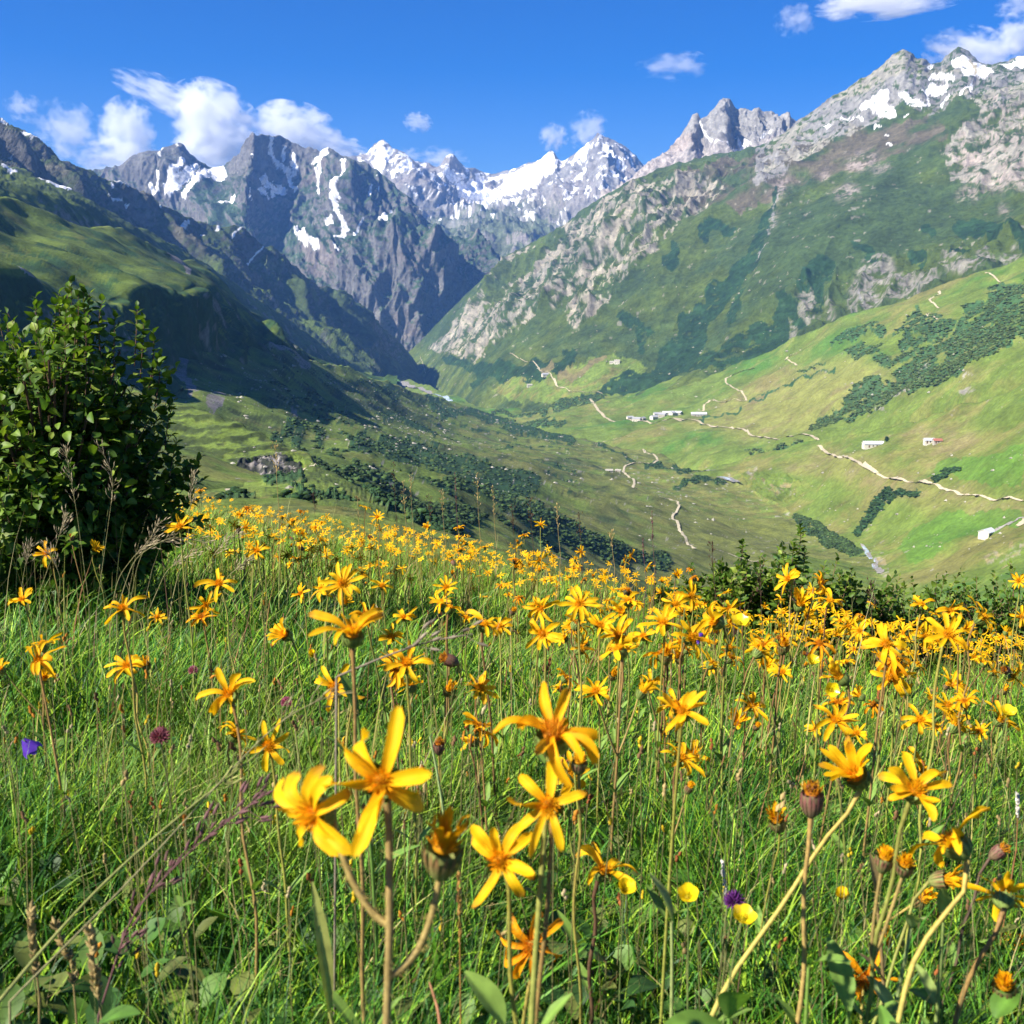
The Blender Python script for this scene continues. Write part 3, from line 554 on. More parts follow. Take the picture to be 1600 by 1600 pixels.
if on('terrain'):
    landform('K', 'hill', [
        [(600,690,2100),(640,700,2080),(700,730,2050),(930,760,1700),(1060,790,1420),(1180,790,1390),(1290,770,1340),(1420,745,1230),(1600,700,1070),(1760,660,1000)],
        [(600,650,2350),(640,660,2250),(700,690,2100),(760,682,2180),(850,684,1950),(930,697,1770),(1020,706,1620),(1100,724,1450),(1180,720,1400),(1290,700,1330),(1420,672,1220),(1600,618,1060),(1760,580,980)],
        [(600,630,2600),(640,636,2450),(700,660,2250),(760,660,2280),(850,660,2080),(930,664,1960),(1020,664,1840),(1100,668,1720),(1180,676,1560),(1290,664,1410),(1420,622,1290),(1600,545,1150),(1760,500,1060)],
        [(600,612,2900),(640,620,2700),(700,640,2420),(760,648,2380),(850,644,2280),(930,636,2180),(1020,640,2010),(1100,640,1900),(1180,632,1760),(1290,610,1580),(1420,565,1430),(1600,490,1290),(1760,440,1200)],
        [(580,590,3300),(600,589,3250),(640,594,3050),(670,602,2860),(700,613,2680),(730,628,2560),(760,638,2490),(850,633,2420),(890,629,2380),(930,620,2330),(1000,603,2280),(1050,590,2230),(1100,577,2180),(1150,562,2130),(1180,553,2090),(1215,538,2050),(1240,523,2020),(1290,505,1960),(1330,491,1920),(1400,468,1860),(1480,440,1790),(1540,422,1730),(1600,402,1670),(1680,375,1600),(1760,350,1550)],
      ], 580, 1920, 1.3, Kd, Kc, M_MID, sm=(12, 16), crest_sm=2.5, label='sunlit pasture slope with tracks above the hamlet')

L_shrub = [([(1385,770),(1365,800),(1340,825)],[12,16,14]), ([(1464,750),(1492,737)],[5,8]), ([(1396,776),(1436,770)],[9,4])]
def Ld(c):
    x, y = wob(c, 8, 30, 111); sh = np.zeros(x.shape, bool)
    for p, w in L_shrub: sh |= streak(x, y, p, w)
    c.sh = sh
    c.bank = inpoly(x, y, [(1160,735),(1200,735),(1250,745),(1250,775),(1200,790),(1165,760)])
    return fbm(c.P0 / 120, 4, 0.5, 113) * 16 + fbm(c.P0 / 18, 4, 0.5, 115) * 2.2 + gsmooth(gsmooth(sh.astype(float), 2, 1), 2, 0) * 0.6 + c.bank * (ridged(c.P0 / 22, 3, 0.5, 118) - 0.4) * 9
def Lc(c):
    n = n3(c, 110, 5, 121); n2 = n3(c, 16, 4, 123); x, y = wob(c, 10, 36, 125)
    C = hay_mix(c, n, n2)
    hay = polys(x, y, [[(1310,700),(1360,712),(1420,735),(1500,762),(1600,785),(1600,800),(1480,795),(1440,800),(1400,770),(1280,745),(1210,720),(1280,702)], [(1400,680),(1500,660),(1560,680),(1480,730),(1420,720)]])
    C = mix(C, mix(np.broadcast_to(HAY * 0.85, C.shape), OCHRE * 0.9, smooth(n2 + n3(c, 50, 3, 127), -0.05, 0.35)), gsmooth(gsmooth(hay.astype(float), 6, 1), 6, 0) * 0.7)
    gr = polys(x, y, [[(1440,745),(1480,715),(1560,712),(1600,700),(1600,760),(1540,755),(1500,740)], [(1400,850),(1440,815),(1520,790),(1600,795),(1600,822),(1520,826),(1470,850),(1420,880)]])
    C = mix(C, GRASS * np.array([0.75, 1.15, 0.8]), gr * 0.7)
    rk = polys(x, y, [[(1196,745),(1230,742),(1244,752),(1232,772),(1205,776),(1196,766)], [(1166,735),(1186,726),(1184,742),(1168,748)], [(1466,838),(1492,828),(1490,838),(1470,842)], [(1535,872),(1600,852),(1600,860),(1545,878)], [(1362,884),(1385,862),(1392,872),(1384,895),(1368,900)], [(1338,815),(1350,808),(1358,822),(1342,828)]])
    C = mix(C, mix(np.broadcast_to(PALE * 0.7, C.shape), OCHRE * 1.1, smooth(n2, -0.1, 0.2)), rk * smooth(n2 + 0.3 * n + 0.8 * n3(c, 6, 3, 129), -0.05, 0.25) * 0.85)
    C = mix(C, SHRUB * (1.5 + n2[..., None]), c.sh)
    st = (n2 > 0.36) & (n3(c, 5, 2, 128) > 0.15)
    return mix(C, PALE * 0.8, st * 0.85)
if on('terrain'):
    landform('L', 'hill', [
        [(1060,1180,380),(1300,1180,330),(1600,1180,230),(1760,1180,200)],
        [(1060,960,600),(1300,980,520),(1420,990,450),(1600,990,330),(1760,990,280)],
        [(1060,775,1240),(1150,768,1230),(1200,790,1130),(1250,812,1030),(1300,840,930),(1345,868,830),(1375,890,760),(1420,905,680),(1600,905,520),(1760,905,460)],
        [(1060,760,1280),(1150,752,1280),(1200,758,1200),(1290,770,1060),(1350,800,950),(1420,815,840),(1500,815,760),(1600,810,690),(1760,800,640)],
        [(1060,748,1310),(1150,735,1300),(1200,728,1260),(1290,722,1150),(1400,722,1000),(1500,720,900),(1600,705,810),(1760,685,740)],
        [(1060,740,1360),(1120,728,1380),(1180,711,1350),(1240,700,1310),(1290,689,1260),(1340,678,1210),(1400,662,1150),(1450,650,1100),(1500,635,1060),(1550,621,1020),(1600,606,980),(1680,585,930),(1760,565,900)],
      ], 1060, 1920, 1.3, Ld, Lc, M_MID, sm=(12, 16), crest_sm=2.5, label='near pasture slope crossed by the dirt road')

# ---- left valley floor and hillside
C_shrub = [([(540,690),(600,700),(680,722),(760,742),(830,760)],[16,34,44,48,30]), ([(690,750),(760,775),(850,805),(900,830)],[20,50,40,26]), ([(640,590),(700,640),(760,655),(850,680),(900,690)],[8,18,26,22,12]), ([(560,600),(620,612)],[8,18]), ([(840,820),(950,850),(1040,870)],[22,26,20]), ([(1010,728),(1050,735),(1090,740)],[10,26,12]), ([(1060,762),(1130,758)],[10,10]), ([(1255,812),(1300,838),(1345,856)],[22,34,22]), ([(940,700),(990,715)],6), ([(330,660),(420,672),(500,690)],[6,12,10]), ([(480,720),(560,745),(650,790),(740,815)],[18,36,44,30]), ([(860,640),(880,655)],10), ([(600,650),(680,680)],[10,14]), ([(430,600),(520,640)],[10,14])]
def Cd(c):
    x, y = wob(c, 14, 46, 131); sh = np.zeros(x.shape, bool)
    for p, w in C_shrub: sh |= streak(x, y, p, np.asarray(w, float) * 0.85)
    n = n3(c, 14, 3, 132); band = smooth(n3(c, 60, 4, 134), 0.08, 0.2) * (c.PX < 900) * (c.PX > 420)
    c.sh = (sh & (n > -0.3)) | ((band > 0.5) & (n > 0.05))
    return fbm(c.P0 / 130, 4, 0.5, 133) * 16 + fbm(c.P0 / 40, 2, 0.5, 135) * 4 + fbm(c.P0 / 7, 2, 0.5, 137) * 0.25 + gsmooth(gsmooth(c.sh.astype(float), 2, 1), 2, 0) * 0.6
def Cc(c):
    n = n3(c, 100, 5, 141); n2 = n3(c, 14, 4, 143); x, y = wob(c, 8, 30, 145)
    C = mix(np.broadcast_to(GRASS * 1.1, c.P.shape), GRASS_DARK * 1.2, smooth(n + n2 * 0.5, -0.05, 0.3))
    C = mix(C, HAY * 0.7, smooth(n3(c, 40, 4, 147) + 0.0009 * (c.PX - 600), 0.05, 0.35) * 0.6)
    C = mix(C, GRASS_DARK * 0.5, smooth(n3(c, 26, 4, 152) + 0.5 * n2, 0.10, 0.28) * 0.75 * smooth(1000 - c.PX, -150, 100))
    C = mix(C, HAY * 0.8, smooth(-n3(c, 33, 4, 154) + 0.4 * n2, 0.16, 0.34) * 0.6)
    flat = inpoly(x, y, [(1010,775),(1060,770),(1180,775),(1250,800),(1180,815),(1080,805)]) | inpoly(x, y, [(990,715),(1040,730),(1100,752),(1040,770),(980,760)])
    C = mix(C, mix(np.broadcast_to(HAY * 0.75, C.shape), GRASS * 1.2, smooth(n2, -0.2, 0.2)), flat * 0.8)
    mud = polys(x, y, [[(262,560),(276,556),(300,600),(308,618),(290,615),(268,585)], [(412,538),(430,536),(470,560),(490,575),(470,578),(440,562)], [(318,622),(345,618),(352,635),(330,640)], [(455,648),(462,645),(470,660),(460,660)]])
    C = mix(C, SCREE * 0.62, mud * smooth(n2, -0.35, -0.05))
    C = mix(C, SHRUB * (1.6 + 1.2 * n2[..., None]), c.sh * 0.95)
    st = (n3(c, 7, 2, 149) > 0.30) & (n2 > 0.05) & (n3(c, 60, 2, 151) > -0.05)
    return mix(C, PALE * 0.78, st * 0.85)
if on('terrain'):
    landform('C', 'valley_terrain', [
        [(140,900,115),(480,960,150),(640,1010,180),(800,1060,230),(1000,1090,310),(1400,1110,420)],
        [(140,830,150),(480,860,210),(640,900,270),(800,930,350),(1000,950,480),(1100,960,540),(1300,960,640),(1400,970,640)],
        [(140,700,280),(300,715,310),(480,730,360),(600,765,400),(750,795,500),(900,815,660),(1050,825,840),(1150,830,930),(1250,840,920),(1345,868,815),(1400,900,740)],
        [(140,650,420),(300,655,480),(420,670,600),(560,690,720),(700,715,880),(850,735,1030),(960,755,1120),(1060,772,1160),(1150,776,1190),(1250,815,1000),(1345,862,830),(1400,890,760)],
        [(140,600,560),(300,600,680),(420,600,880),(560,632,1180),(700,672,1450),(800,694,1500),(880,706,1480),(960,718,1450),(1060,744,1310),(1150,764,1240),(1250,808,1020),(1345,858,840),(1400,886,770)],
        [(140,560,640),(230,552,700),(280,557,800),(330,556,880),(375,548,980),(420,541,1120),(450,548,1200),(480,558,1290),(520,570,1400),(560,581,1530),(600,594,1680),(640,609,1840),(670,618,1950),(700,627,2060),(750,641,2060),(800,655,2000),(850,673,1900),(880,684,1820),(930,692,1720),(1000,703,1600),(1040,713,1500),(1080,728,1400),(1115,742,1320),(1150,756,1255),(1200,780,1130),(1250,804,1030),(1345,854,850),(1400,882,780)],
      ], -160, 1400, 1.3, Cd, Cc, M_NEAR, sm=(10, 14), crest_sm=2.5, label='rough green hillside falling to the stream')

# ---- knoll and flat beyond the flower meadow
def Bd(c):
    x, y = wob(c, 6, 24, 153)
    c.sh = (polys(x, y, [[(390,745),(470,732),(480,748),(420,758)], [(450,768),(520,775),(560,790),(480,785)], [(330,790),(380,775),(400,790),(350,800)], [(440,800),(470,790),(490,800),(450,806)], [(560,760),(640,800),(720,830),(700,845),(600,800)]]))
    ter = np.sin((c.P0[..., 2] * 1.0 + 0.9 * fbm(c.P0 / 7, 3, 0.5, 155)) * 2 * math.pi / 2.1) * 0.45 * smooth(742 - c.PY, 0, 12)
    cut = inpoly(x, y, [(360,742),(380,722),(420,716),(470,722),(484,730),(440,744)])
    return fbm(c.P0 / 30, 4, 0.5, 157) * 3.2 + fbm(c.P0 / 5, 3, 0.5, 159) * 0.55 + ter + c.sh * (0.5 + 2.2 * np.abs(fbm(c.P0 / 2.4, 2, 0.5, 161))) + cut * (ridged(c.P0 / 4, 3, 0.5, 163) - 0.9) * 2.0
def Bc(c):
    n = n3(c, 30, 5, 165); n2 = n3(c, 4.5, 4, 167); x, y = wob(c, 5, 20, 169)
    C = mix(np.broadcast_to(GRASS * 1.0, c.P.shape), HAY * 0.6, smooth(n + n2 * 0.7, -0.1, 0.35))
    C = mix(C, GRASS_DARK * 0.9, smooth(n2 - 0.4 * n, 0.05, 0.25) * 0.8)
    ph = c.P0[..., 2] * 1.0 + 0.9 * fbm(c.P0 / 7, 3, 0.5, 155)
    C = mix(C, GRASS_DARK * 0.55, smooth(np.sin(ph * 2 * math.pi / 2.1 + 1.2) + 1.2 * n2, 0.25, 0.75) * smooth(744 - c.PY, 0, 14) * 0.85)
    C = mix(C, GRASS * 1.35, inpoly(x, y, [(360,752),(440,750),(560,775),(560,790),(470,775),(380,775)]) * 0.7)
    cut = inpoly(x, y, [(352,745),(380,722),(420,716),(470,722),(484,730),(440,745)])
    C = mix(C, mix(np.broadcast_to(np.array([0.03, 0.032, 0.03]), C.shape), SCREE * 0.9, smooth(n2, 0.0, 0.25)), cut * 0.9)
    C = mix(C, SHRUB * (1.8 + n2[..., None]), c.sh * 0.9)
    bare = inpoly(x, y, [(345,758),(360,760),(378,772),(360,770)])
    return mix(C, TRACK * 0.8, bare)
if on('terrain'):
    landform('B', 'valley_terrain', [
        [(100,900,28),(300,880,34),(640,920,34),(820,980,34),(960,1040,34)],
        [(100,820,70),(300,812,75),(450,815,75),(640,850,70),(820,900,62),(960,950,56)],
        [(100,772,200),(300,770,215),(450,775,200),(560,795,170),(640,820,150),(820,885,130),(960,930,120)],
        [(100,750,285),(300,747,295),(400,746,300),(450,735,312),(485,722,325),(540,750,285),(640,806,215),(820,878,170),(960,925,150)],
        [(100,600,440),(200,605,425),(290,634,395),(320,644,385),(350,655,375),(380,668,368),(410,681,360),(440,696,350),(480,716,336),(510,736,322),(545,752,310),(580,772,290),(640,802,260),(700,830,235),(820,874,200),(960,920,180)],
      ], -160, 960, 1.3, Bd, Bc, M_NEAR, sm=(8, 12), crest_sm=2.0, label='grassy knoll and flat pasture with a footpath')
# ------------------------------------------------------------------ tracks, stream, houses, walkers, boulders in the valley
M_TRACK = mat_plain('track_dust', (0.46, 0.39, 0.26), 0.95, 0.2, 0.4); M_FOOT = mat_plain('footpath_dust', (0.46, 0.40, 0.27), 0.95, 0.25, 0.5)
M_GRAVEL = mat_plain('gravel', (0.25, 0.235, 0.21), 0.95, 0.3, 0.3); M_WATER = mat_plain('stream_water', (0.42, 0.50, 0.58), 0.25, 0.5, 0.25, 0.5)
M_WALL = mat_plain('limewash', (0.62, 0.58, 0.48), 0.9, 0.12, 1.5); M_STONE = mat_plain('stone_wall', (0.40, 0.37, 0.31), 0.9, 0.3, 2.0)
M_ROOF = mat_plain('slate_roof', (0.33, 0.33, 0.34), 0.7, 0.2, 2.0); M_TIN = mat_plain('tin_roof', (0.62, 0.64, 0.68), 0.45, 0.1, 1.0, 0.4); M_RUST = mat_plain('rusty_roof', (0.33, 0.13, 0.09), 0.7, 0.2, 1.0)
M_DARK = mat_plain('dark_opening', (0.03, 0.03, 0.035), 0.5, 0.1, 2.0); M_WOOD = mat_plain('old_wood', (0.16, 0.10, 0.06), 0.8, 0.3, 3.0)
def ribbon(name, key, pts, w, mat, lift, label, step=2.0):
    """a worn strip lying on the ground; pts = survey line, w = width in metres"""
    pts = np.array(pts, float); L = np.concatenate([[0], np.cumsum(np.hypot(*np.diff(pts, axis=0).T))]); n = max(3, int(L[-1] / step))
    t = np.linspace(0, L[-1], n); x = np.interp(t, L, pts[:, 0]); y = np.interp(t, L, pts[:, 1])
    r = np.random.default_rng(int(abs(pts[0, 0] * 7 + pts[0, 1]))); x = gsmooth(x, 1.2); y = gsmooth(y, 1.2)
    c = np.array([at(key, a, b) for a, b in zip(x, y)]); wv = np.broadcast_to(np.asarray(w, float), (n,)) if np.ndim(w) == 0 else np.interp(t / L[-1], np.linspace(0, 1, len(w)), w)
    d = np.gradient(c, axis=0); d[:, 2] = 0; d /= np.linalg.norm(d, axis=1, keepdims=True) + 1e-9; side = np.stack([d[:, 1], -d[:, 0], 0 * d[:, 0]], -1)
    wv = wv * (1 + 0.25 * gsmooth(r.standard_normal(n), 3.0))
    rows = []
    for k in (-0.5, 0, 0.5):
        q = c + side * (wv * k)[:, None]
        X, Y, _ = project(q); q2 = np.array([at(key, a, b) for a, b in zip(X, Y)])
        q = np.where((np.abs(q2 - q).max(1) < 6)[:, None], q2, q); q[:, 2] += lift * (1.0 if k else 1.25)
        rows.append(q)
    b = MB(); b.grid(np.stack(rows, 1))
    o = link(name, b.mesh(name, mat)); set_props(o, label, None, None, 'structure'); return o
def face_cam(p): return math.atan2(p[0], p[1])
def house(p, L, W, H, rot, roof_mat, wall_mat, label, cat='house', name='stone_house', pitch=0.32, group=None, doors=1, wins=2):
    """gabled building: long side L along local X, front towards local -Y"""
    root = empty(name, (p[0], p[1], p[2] - 0.6)); root.rotation_euler = (0, 0, rot); set_props(root, label, cat, group)
    rise = W / 2 * math.tan(pitch * math.pi / 2) if pitch < 1 else W * 0.3
    rise = W * 0.5 * pitch * 1.6
    b = MB(); h = H + 0.6
    V = [(-L/2,-W/2,-1.5),(L/2,-W/2,-1.5),(L/2,W/2,-1.5),(-L/2,W/2,-1.5),(-L/2,-W/2,h),(L/2,-W/2,h),(L/2,W/2,h),(-L/2,W/2,h),(-L/2,0,h+rise),(L/2,0,h+rise)]
    b.add(V, [(0,1,5,4),(2,3,7,6),(1,2,6,5),(3,0,4,7)], [(5,6,9),(7,4,8)]); link('wall', b.mesh('wall', wall_mat, False), root)
    b = MB(); e = 0.5; k = rise / (W / 2)
    for s in (-1, 1):
        y0, y1 = s * (W / 2 + e), 0.0; z0, z1 = h - e * k + 0.02, h + rise + 0.02
        V = [(-L/2-e,y0,z0),(L/2+e,y0,z0),(L/2+e,y1,z1),(-L/2-e,y1,z1)]; V += [(x, y, z + 0.22) for x, y, z in V]
        b.add(V, [(0,1,2,3),(4,5,6,7),(0,1,5,4),(1,2,6,5),(2,3,7,6),(3,0,4,7)])
    link('roof', b.mesh('roof', roof_mat, False), root)
    def panel(nm, x, z, w, hh, mat):
        bb = MB(); y = -W / 2 - 0.06
        V = [(x-w/2,y,z),(x+w/2,y,z),(x+w/2,y,z+hh),(x-w/2,y,z+hh)]; V += [(a, y + 0.2, c) for a, _, c in V]
        bb.add(V, [(0,1,2,3),(0,1,5,4),(1,2,6,5),(2,3,7,6),(3,0,4,7)]); link(nm, bb.mesh(nm, mat, False), root)
    for i in range(doors): panel('door', -L * 0.25 + i * L * 0.4, 0.6, 1.4, 2.3, M_WOOD)
    for i in range(wins): panel('window', L * (0.05 + 0.3 * i) if wins < 3 else L * (-0.05 + 0.18 * i), 1.6, 1.1, 1.2, M_DARK)
    return root
if on('details') and on('terrain'):
    W1 = 5.2
    ribbon('dirt_road', 'K', [(922,624),(930,640),(942,650),(962,655),(985,659),(1002,660),(1020,661),(1045,662),(1065,662),(1090,665),(1120,670),(1142,671),(1165,677),(1200,682),(1240,686),(1275,689),(1296,690)], W1, M_TRACK, 0.9, 'pale dirt road through the hamlet')
    ribbon('dirt_road', 'L', [(1278,698),(1300,706),(1316,714),(1330,724),(1350,734),(1375,743),(1400,751),(1425,755),(1445,757),(1465,759),(1490,767),(1520,776),(1560,781),(1610,785),(1700,790)], W1, M_TRACK, 0.9, 'pale dirt road crossing the near pasture')
    ribbon('track', 'K', [(1094,642),(1100,630),(1112,623),(1140,625),(1166,624),(1158,612),(1146,604),(1134,596),(1130,589),(1140,582),(1160,575),(1178,570)], 3.4, M_TRACK, 0.8, 'zigzag farm track above the hamlet')
    ribbon('track', 'K', [(1245,570),(1234,564),(1222,557),(1226,549),(1236,543)], 3.4, M_TRACK, 0.8, 'short bend of pale farm track')
    ribbon('track', 'K', [(1468,508),(1455,500),(1446,491),(1456,490)], 3.2, M_TRACK, 0.8, 'bend of track high on the pasture')
    ribbon('track', 'K', [(1468,482),(1462,477),(1452,474),(1458,466),(1470,462),(1462,456)], 3.0, M_TRACK, 0.8, 'topmost hairpins of the track')
    ribbon('track', 'K', [(1538,425),(1560,433)], 3.2, M_TRACK, 0.8, 'straight end of track near the crest')
    ribbon('track', 'K', [(990,688),(965,683),(940,690),(925,694)], 2.0, M_TRACK, 0.5, 'lane leaving the hamlet downhill')
    ribbon('parking_ground', 'K', [(1030,658),(1042,661),(1060,663),(1072,664)], [3, 9, 9, 3], M_TRACK, 0.7, 'bare gravel parking ground below the hamlet')
    ribbon('farm_lane', 'L', [(1600,806),(1592,818),(1586,820)], 4.0, M_TRACK, 0.4, 'lane end beside the road')
    ribbon('farm_lane', 'L', [(1548,826),(1565,818),(1590,808),(1620,800)], 4.5, M_GRAVEL, 0.4, 'grey gravel lane to the low barn')
    ribbon('dirt_road', 'J', [(800,560),(820,568),(838,572),(845,583),(858,586),(866,596),(870,606),(890,609),(920,609),(946,611),(955,614)], 4.0, M_TRACK, 0.8, 'dirt road climbing out of the gorge')
    ribbon('track', 'J', [(655,556),(662,575),(664,584)], 6, M_TRACK, 0.8, 'distant track beside the gravel bed')
    ribbon('footpath', 'C', [(1002,700),(1006,707),(1018,712),(1028,718),(1022,722),(1000,724),(975,730),(972,738),(984,744),(990,752),(988,765),(992,774)], 2.6, M_FOOT, 0.5, 'winding footpath past the ruined hut')
    ribbon('footpath', 'C', [(1026,779),(1046,783),(1057,790),(1060,800),(1050,808),(1048,812),(1056,818),(1060,832),(1072,842),(1076,852),(1084,862)], 2.3, M_FOOT, 0.5, 'winding footpath down to the meadows')
    ribbon('footpath', 'C', [(1134,870),(1150,875),(1172,884),(1184,886)], 1.3, M_FOOT, 0.35, 'faint end of the footpath')
    ribbon('footpath', 'B', [(290,745),(320,747),(355,746),(390,746),(420,744),(450,738),(475,729),(486,725),(494,722)], 1.5, M_FOOT, 0.12, 'footpath along the foot of the knoll')
    ribbon('stream', 'K', [(676,612),(692,618),(704,628),(712,640)], [5, 10, 16, 8], M_WATER, 0.6, 'far bend of the stream')
    ribbon('gravel_bed', 'K', [(600,592),(620,596),(640,600),(660,607),(676,613)], [18, 40, 34, 22, 14], M_GRAVEL, 0.9, 'pale gravel bed in the narrow')
    ribbon('stream', 'C', [(1098,738),(1112,742),(1128,748),(1142,754),(1150,758)], [4, 6, 7, 6, 4], M_WATER, 0.5, 'silver stretch of stream')
    ribbon('gravel_bed', 'C', [(1090,735),(1112,741),(1130,747),(1152,757)], [8, 15, 15, 8], M_GRAVEL, 0.3, 'stones along the stream')
    ribbon('stream', 'L', [(1346,850),(1354,858),(1352,868),(1362,880),(1368,894)], [2.5, 3.5, 3, 4, 4], M_WATER, 0.6, 'stream falling between banks')
    ribbon('gravel_bed', 'L', [(1344,846),(1352,858),(1358,870),(1366,884),(1376,900)], [3, 4, 4, 4, 5], M_GRAVEL, 0.35, 'bare stony bank of the stream')
    hs = 'hamlet houses by the dirt road'
    def hk(px, py, L, W, H, rot, roof, wall, label, key='K', group=None, **k):
        p = at(key, px, py); return house(p, L, W, H, rot, roof, wall, label, group=group, **k)
    hk(983, 656, 11, 8, 4.2, 0.2, M_ROOF, M_WALL, 'small pale house at the downhill end of the hamlet', group=hs)
    hk(994, 659, 14, 10, 5.0, -0.35, M_ROOF, M_WALL, 'hamlet house with its gable turned to the lane fork', group=hs)
    hk(1003, 657, 10, 8, 4.0, 0.9, M_ROOF, M_STONE, 'little grey stone house above the lane fork', group=hs)
    hk(1021, 653, 13, 10, 5.0, 0.5, M_ROOF, M_WALL, 'pale house at the start of the upper house row', group=hs)
    hk(1027, 648, 14, 10, 5.5, 0.1, M_ROOF, M_WALL, 'tallest house standing over the middle of the row', group=hs)
    hk(1034, 651, 12, 9, 4.5, -0.5, M_ROOF, M_STONE, 'dark roofed stone house in the middle of the row', group=hs)
    hk(1041, 647, 15, 9, 4.5, 0.15, M_TIN, M_WALL, 'house with bright tin roof in the hamlet row', group=hs)
    hk(1050, 648, 10, 9, 5.0, 0.7, M_ROOF, M_WALL, 'white gabled house near the end of the row', group=hs)
    hk(1057, 646, 17, 9, 4.2, -0.1, M_TIN, M_WALL, 'long low house closing the hamlet row', group=hs)
    hk(1091, 653, 25, 10, 4.0, -0.06, M_TIN, M_STONE, 'long barn with pale grey roof apart from the hamlet', cat='barn', name='barn', wins=3)
    hk(963, 563, 12, 9, 6, -0.2, M_STONE, M_WALL, 'bright white chalet alone on the green shelf', key='J', name='chalet', cat='chalet')
    hk(955, 564, 12, 7, 3, -0.2, M_STONE, M_WALL, 'low white outbuilding beside the lone chalet', key='J', name='outbuilding', cat='outbuilding', wins=1)
    hk(829, 609, 12, 8, 4, 0.1, M_STONE, M_WALL, 'small white hut low on the green shelf', key='J', name='hut', cat='hut')
    hk(855, 592, 20, 12, 4, 0.2, M_ROOF, M_WALL, 'pale house at the hairpin of the climbing road', key='J')
    hk(951, 738, 8, 5, 2.4, 0.1, M_STONE, M_STONE, 'ruined grey hut beside the winding footpath', key='C', name='ruined_hut', cat='ruin', wins=1)
    hk(965, 737, 6, 4, 2.0, -0.3, M_STONE, M_STONE, 'fallen stone shed near the ruined hut', key='C', name='ruined_shed', cat='ruin', wins=1)
    hk(1363, 699, 20, 9, 3.6, -0.03, M_TIN, M_WALL, 'long white walled barn on the near pasture', key='L', name='barn', cat='barn', wins=3, doors=2)
    hk(1451, 692, 9, 6, 3.0, -0.1, M_TIN, M_WALL, 'white shed with shiny roof beside a rusty one', key='L', name='shed', cat='shed', wins=1)
    hk(1464, 692, 7, 6, 2.6, -0.1, M_RUST, M_STONE, 'rust red roofed shed beside the white one', key='L', name='shed', cat='shed', wins=1)
    hk(1539, 830, 9.5, 7, 3.0, 0.7, M_TIN, M_WALL, 'pale roofed barn at the end of the gravel lane', key='L', name='barn', cat='barn', wins=2)
    def hut_tree(px, py, key, h, label):
        p = at(key, px, py); r = np.random.default_rng(int(px)); root = empty('small_tree', p); set_props(root, label, 'tree')
        b = MB(); b.tube([(0,0,-0.5),(0.1,0,h*0.5),(0.05,0.1,h*0.8)], [0.18,0.12,0.05], (0.1,0.07,0.05)); link('trunk', b.mesh('trunk', M_WOOD), root)
        b = MB(); n = 420
        q = r.standard_normal((n,3)); q /= np.linalg.norm(q, axis=1, keepdims=True); q *= (r.random((n,1)) ** 0.5) * np.array([h*0.34, h*0.34, h*0.42]); q[:, 2] += h * 0.62
        for c in q:
            u, v = r.standard_normal((2,3)) * 0.28; b.add([c - u, c + v, c + u, c - v], [(0,1,2,3)], c=SHRUB * (1.2 + r.random()))
        link('crown', b.mesh('crown', mat_tree), root)
    mat_tree = mat_leafy('far_foliage', 0.25, 0.7, 0.2)
    hut_tree(1386, 695, 'L', 6.5, 'single dark tree at the end of the white walled barn'); hut_tree(1064, 646, 'K', 7, 'dark tree at the end of the hamlet row')

    # boulders scattered over the slopes: nobody could count them
    r = np.random.default_rng(5); b = MB(); M_BOULDER = mat_terrain('boulder', (0.4, 2.0), 0.25)
    dirs = np.array([(1,0,0),(-1,0,0),(0,1,0),(0,-1,0),(0,0,1),(0,0,-1)], float)
    tri = np.array([(4,0,2),(4,2,1),(4,1,3),(4,3,0),(5,2,0),(5,1,2),(5,3,1),(5,0,3)])
    zones = [('C',300,700,560,700,420),('C',560,1000,640,760,420),('C',1000,1300,720,840,120),('L',1180,1600,690,860,150),('K',960,1600,480,690,200),('J',760,1400,420,600,160),('B',300,600,700,780,60),('C',600,720,640,700,90)]
    for key, xa, xb, ya, yb, cnt in zones:
        c = LF[key]
        for i in range(cnt):
            px, py = r.uniform(xa, xb), r.uniform(ya, yb); i0 = int(np.clip(np.searchsorted(c.XS, px), 0, len(c.XS) - 1)); colY = c.PY[:, i0]
            if not (colY.min() + 4 < py < colY.max() - 2): continue
            p = at(key, px, py); s = (0.5 + 1.6 * r.random() ** 3) * (p[1] / 900.0) ** 0.6
            b.add(p + (dirs * (0.6 + 0.7 * r.random((6, 1)))) * s * np.array([1.2, 1.0, 0.7]), T=tri, c=PALE * r.uniform(0.75, 1.2))
    o = link('boulder_scatter', b.mesh('boulder_scatter', M_BOULDER, False)); set_props(o, 'pale boulders strewn over the valley slopes', 'boulders', None, 'stuff')

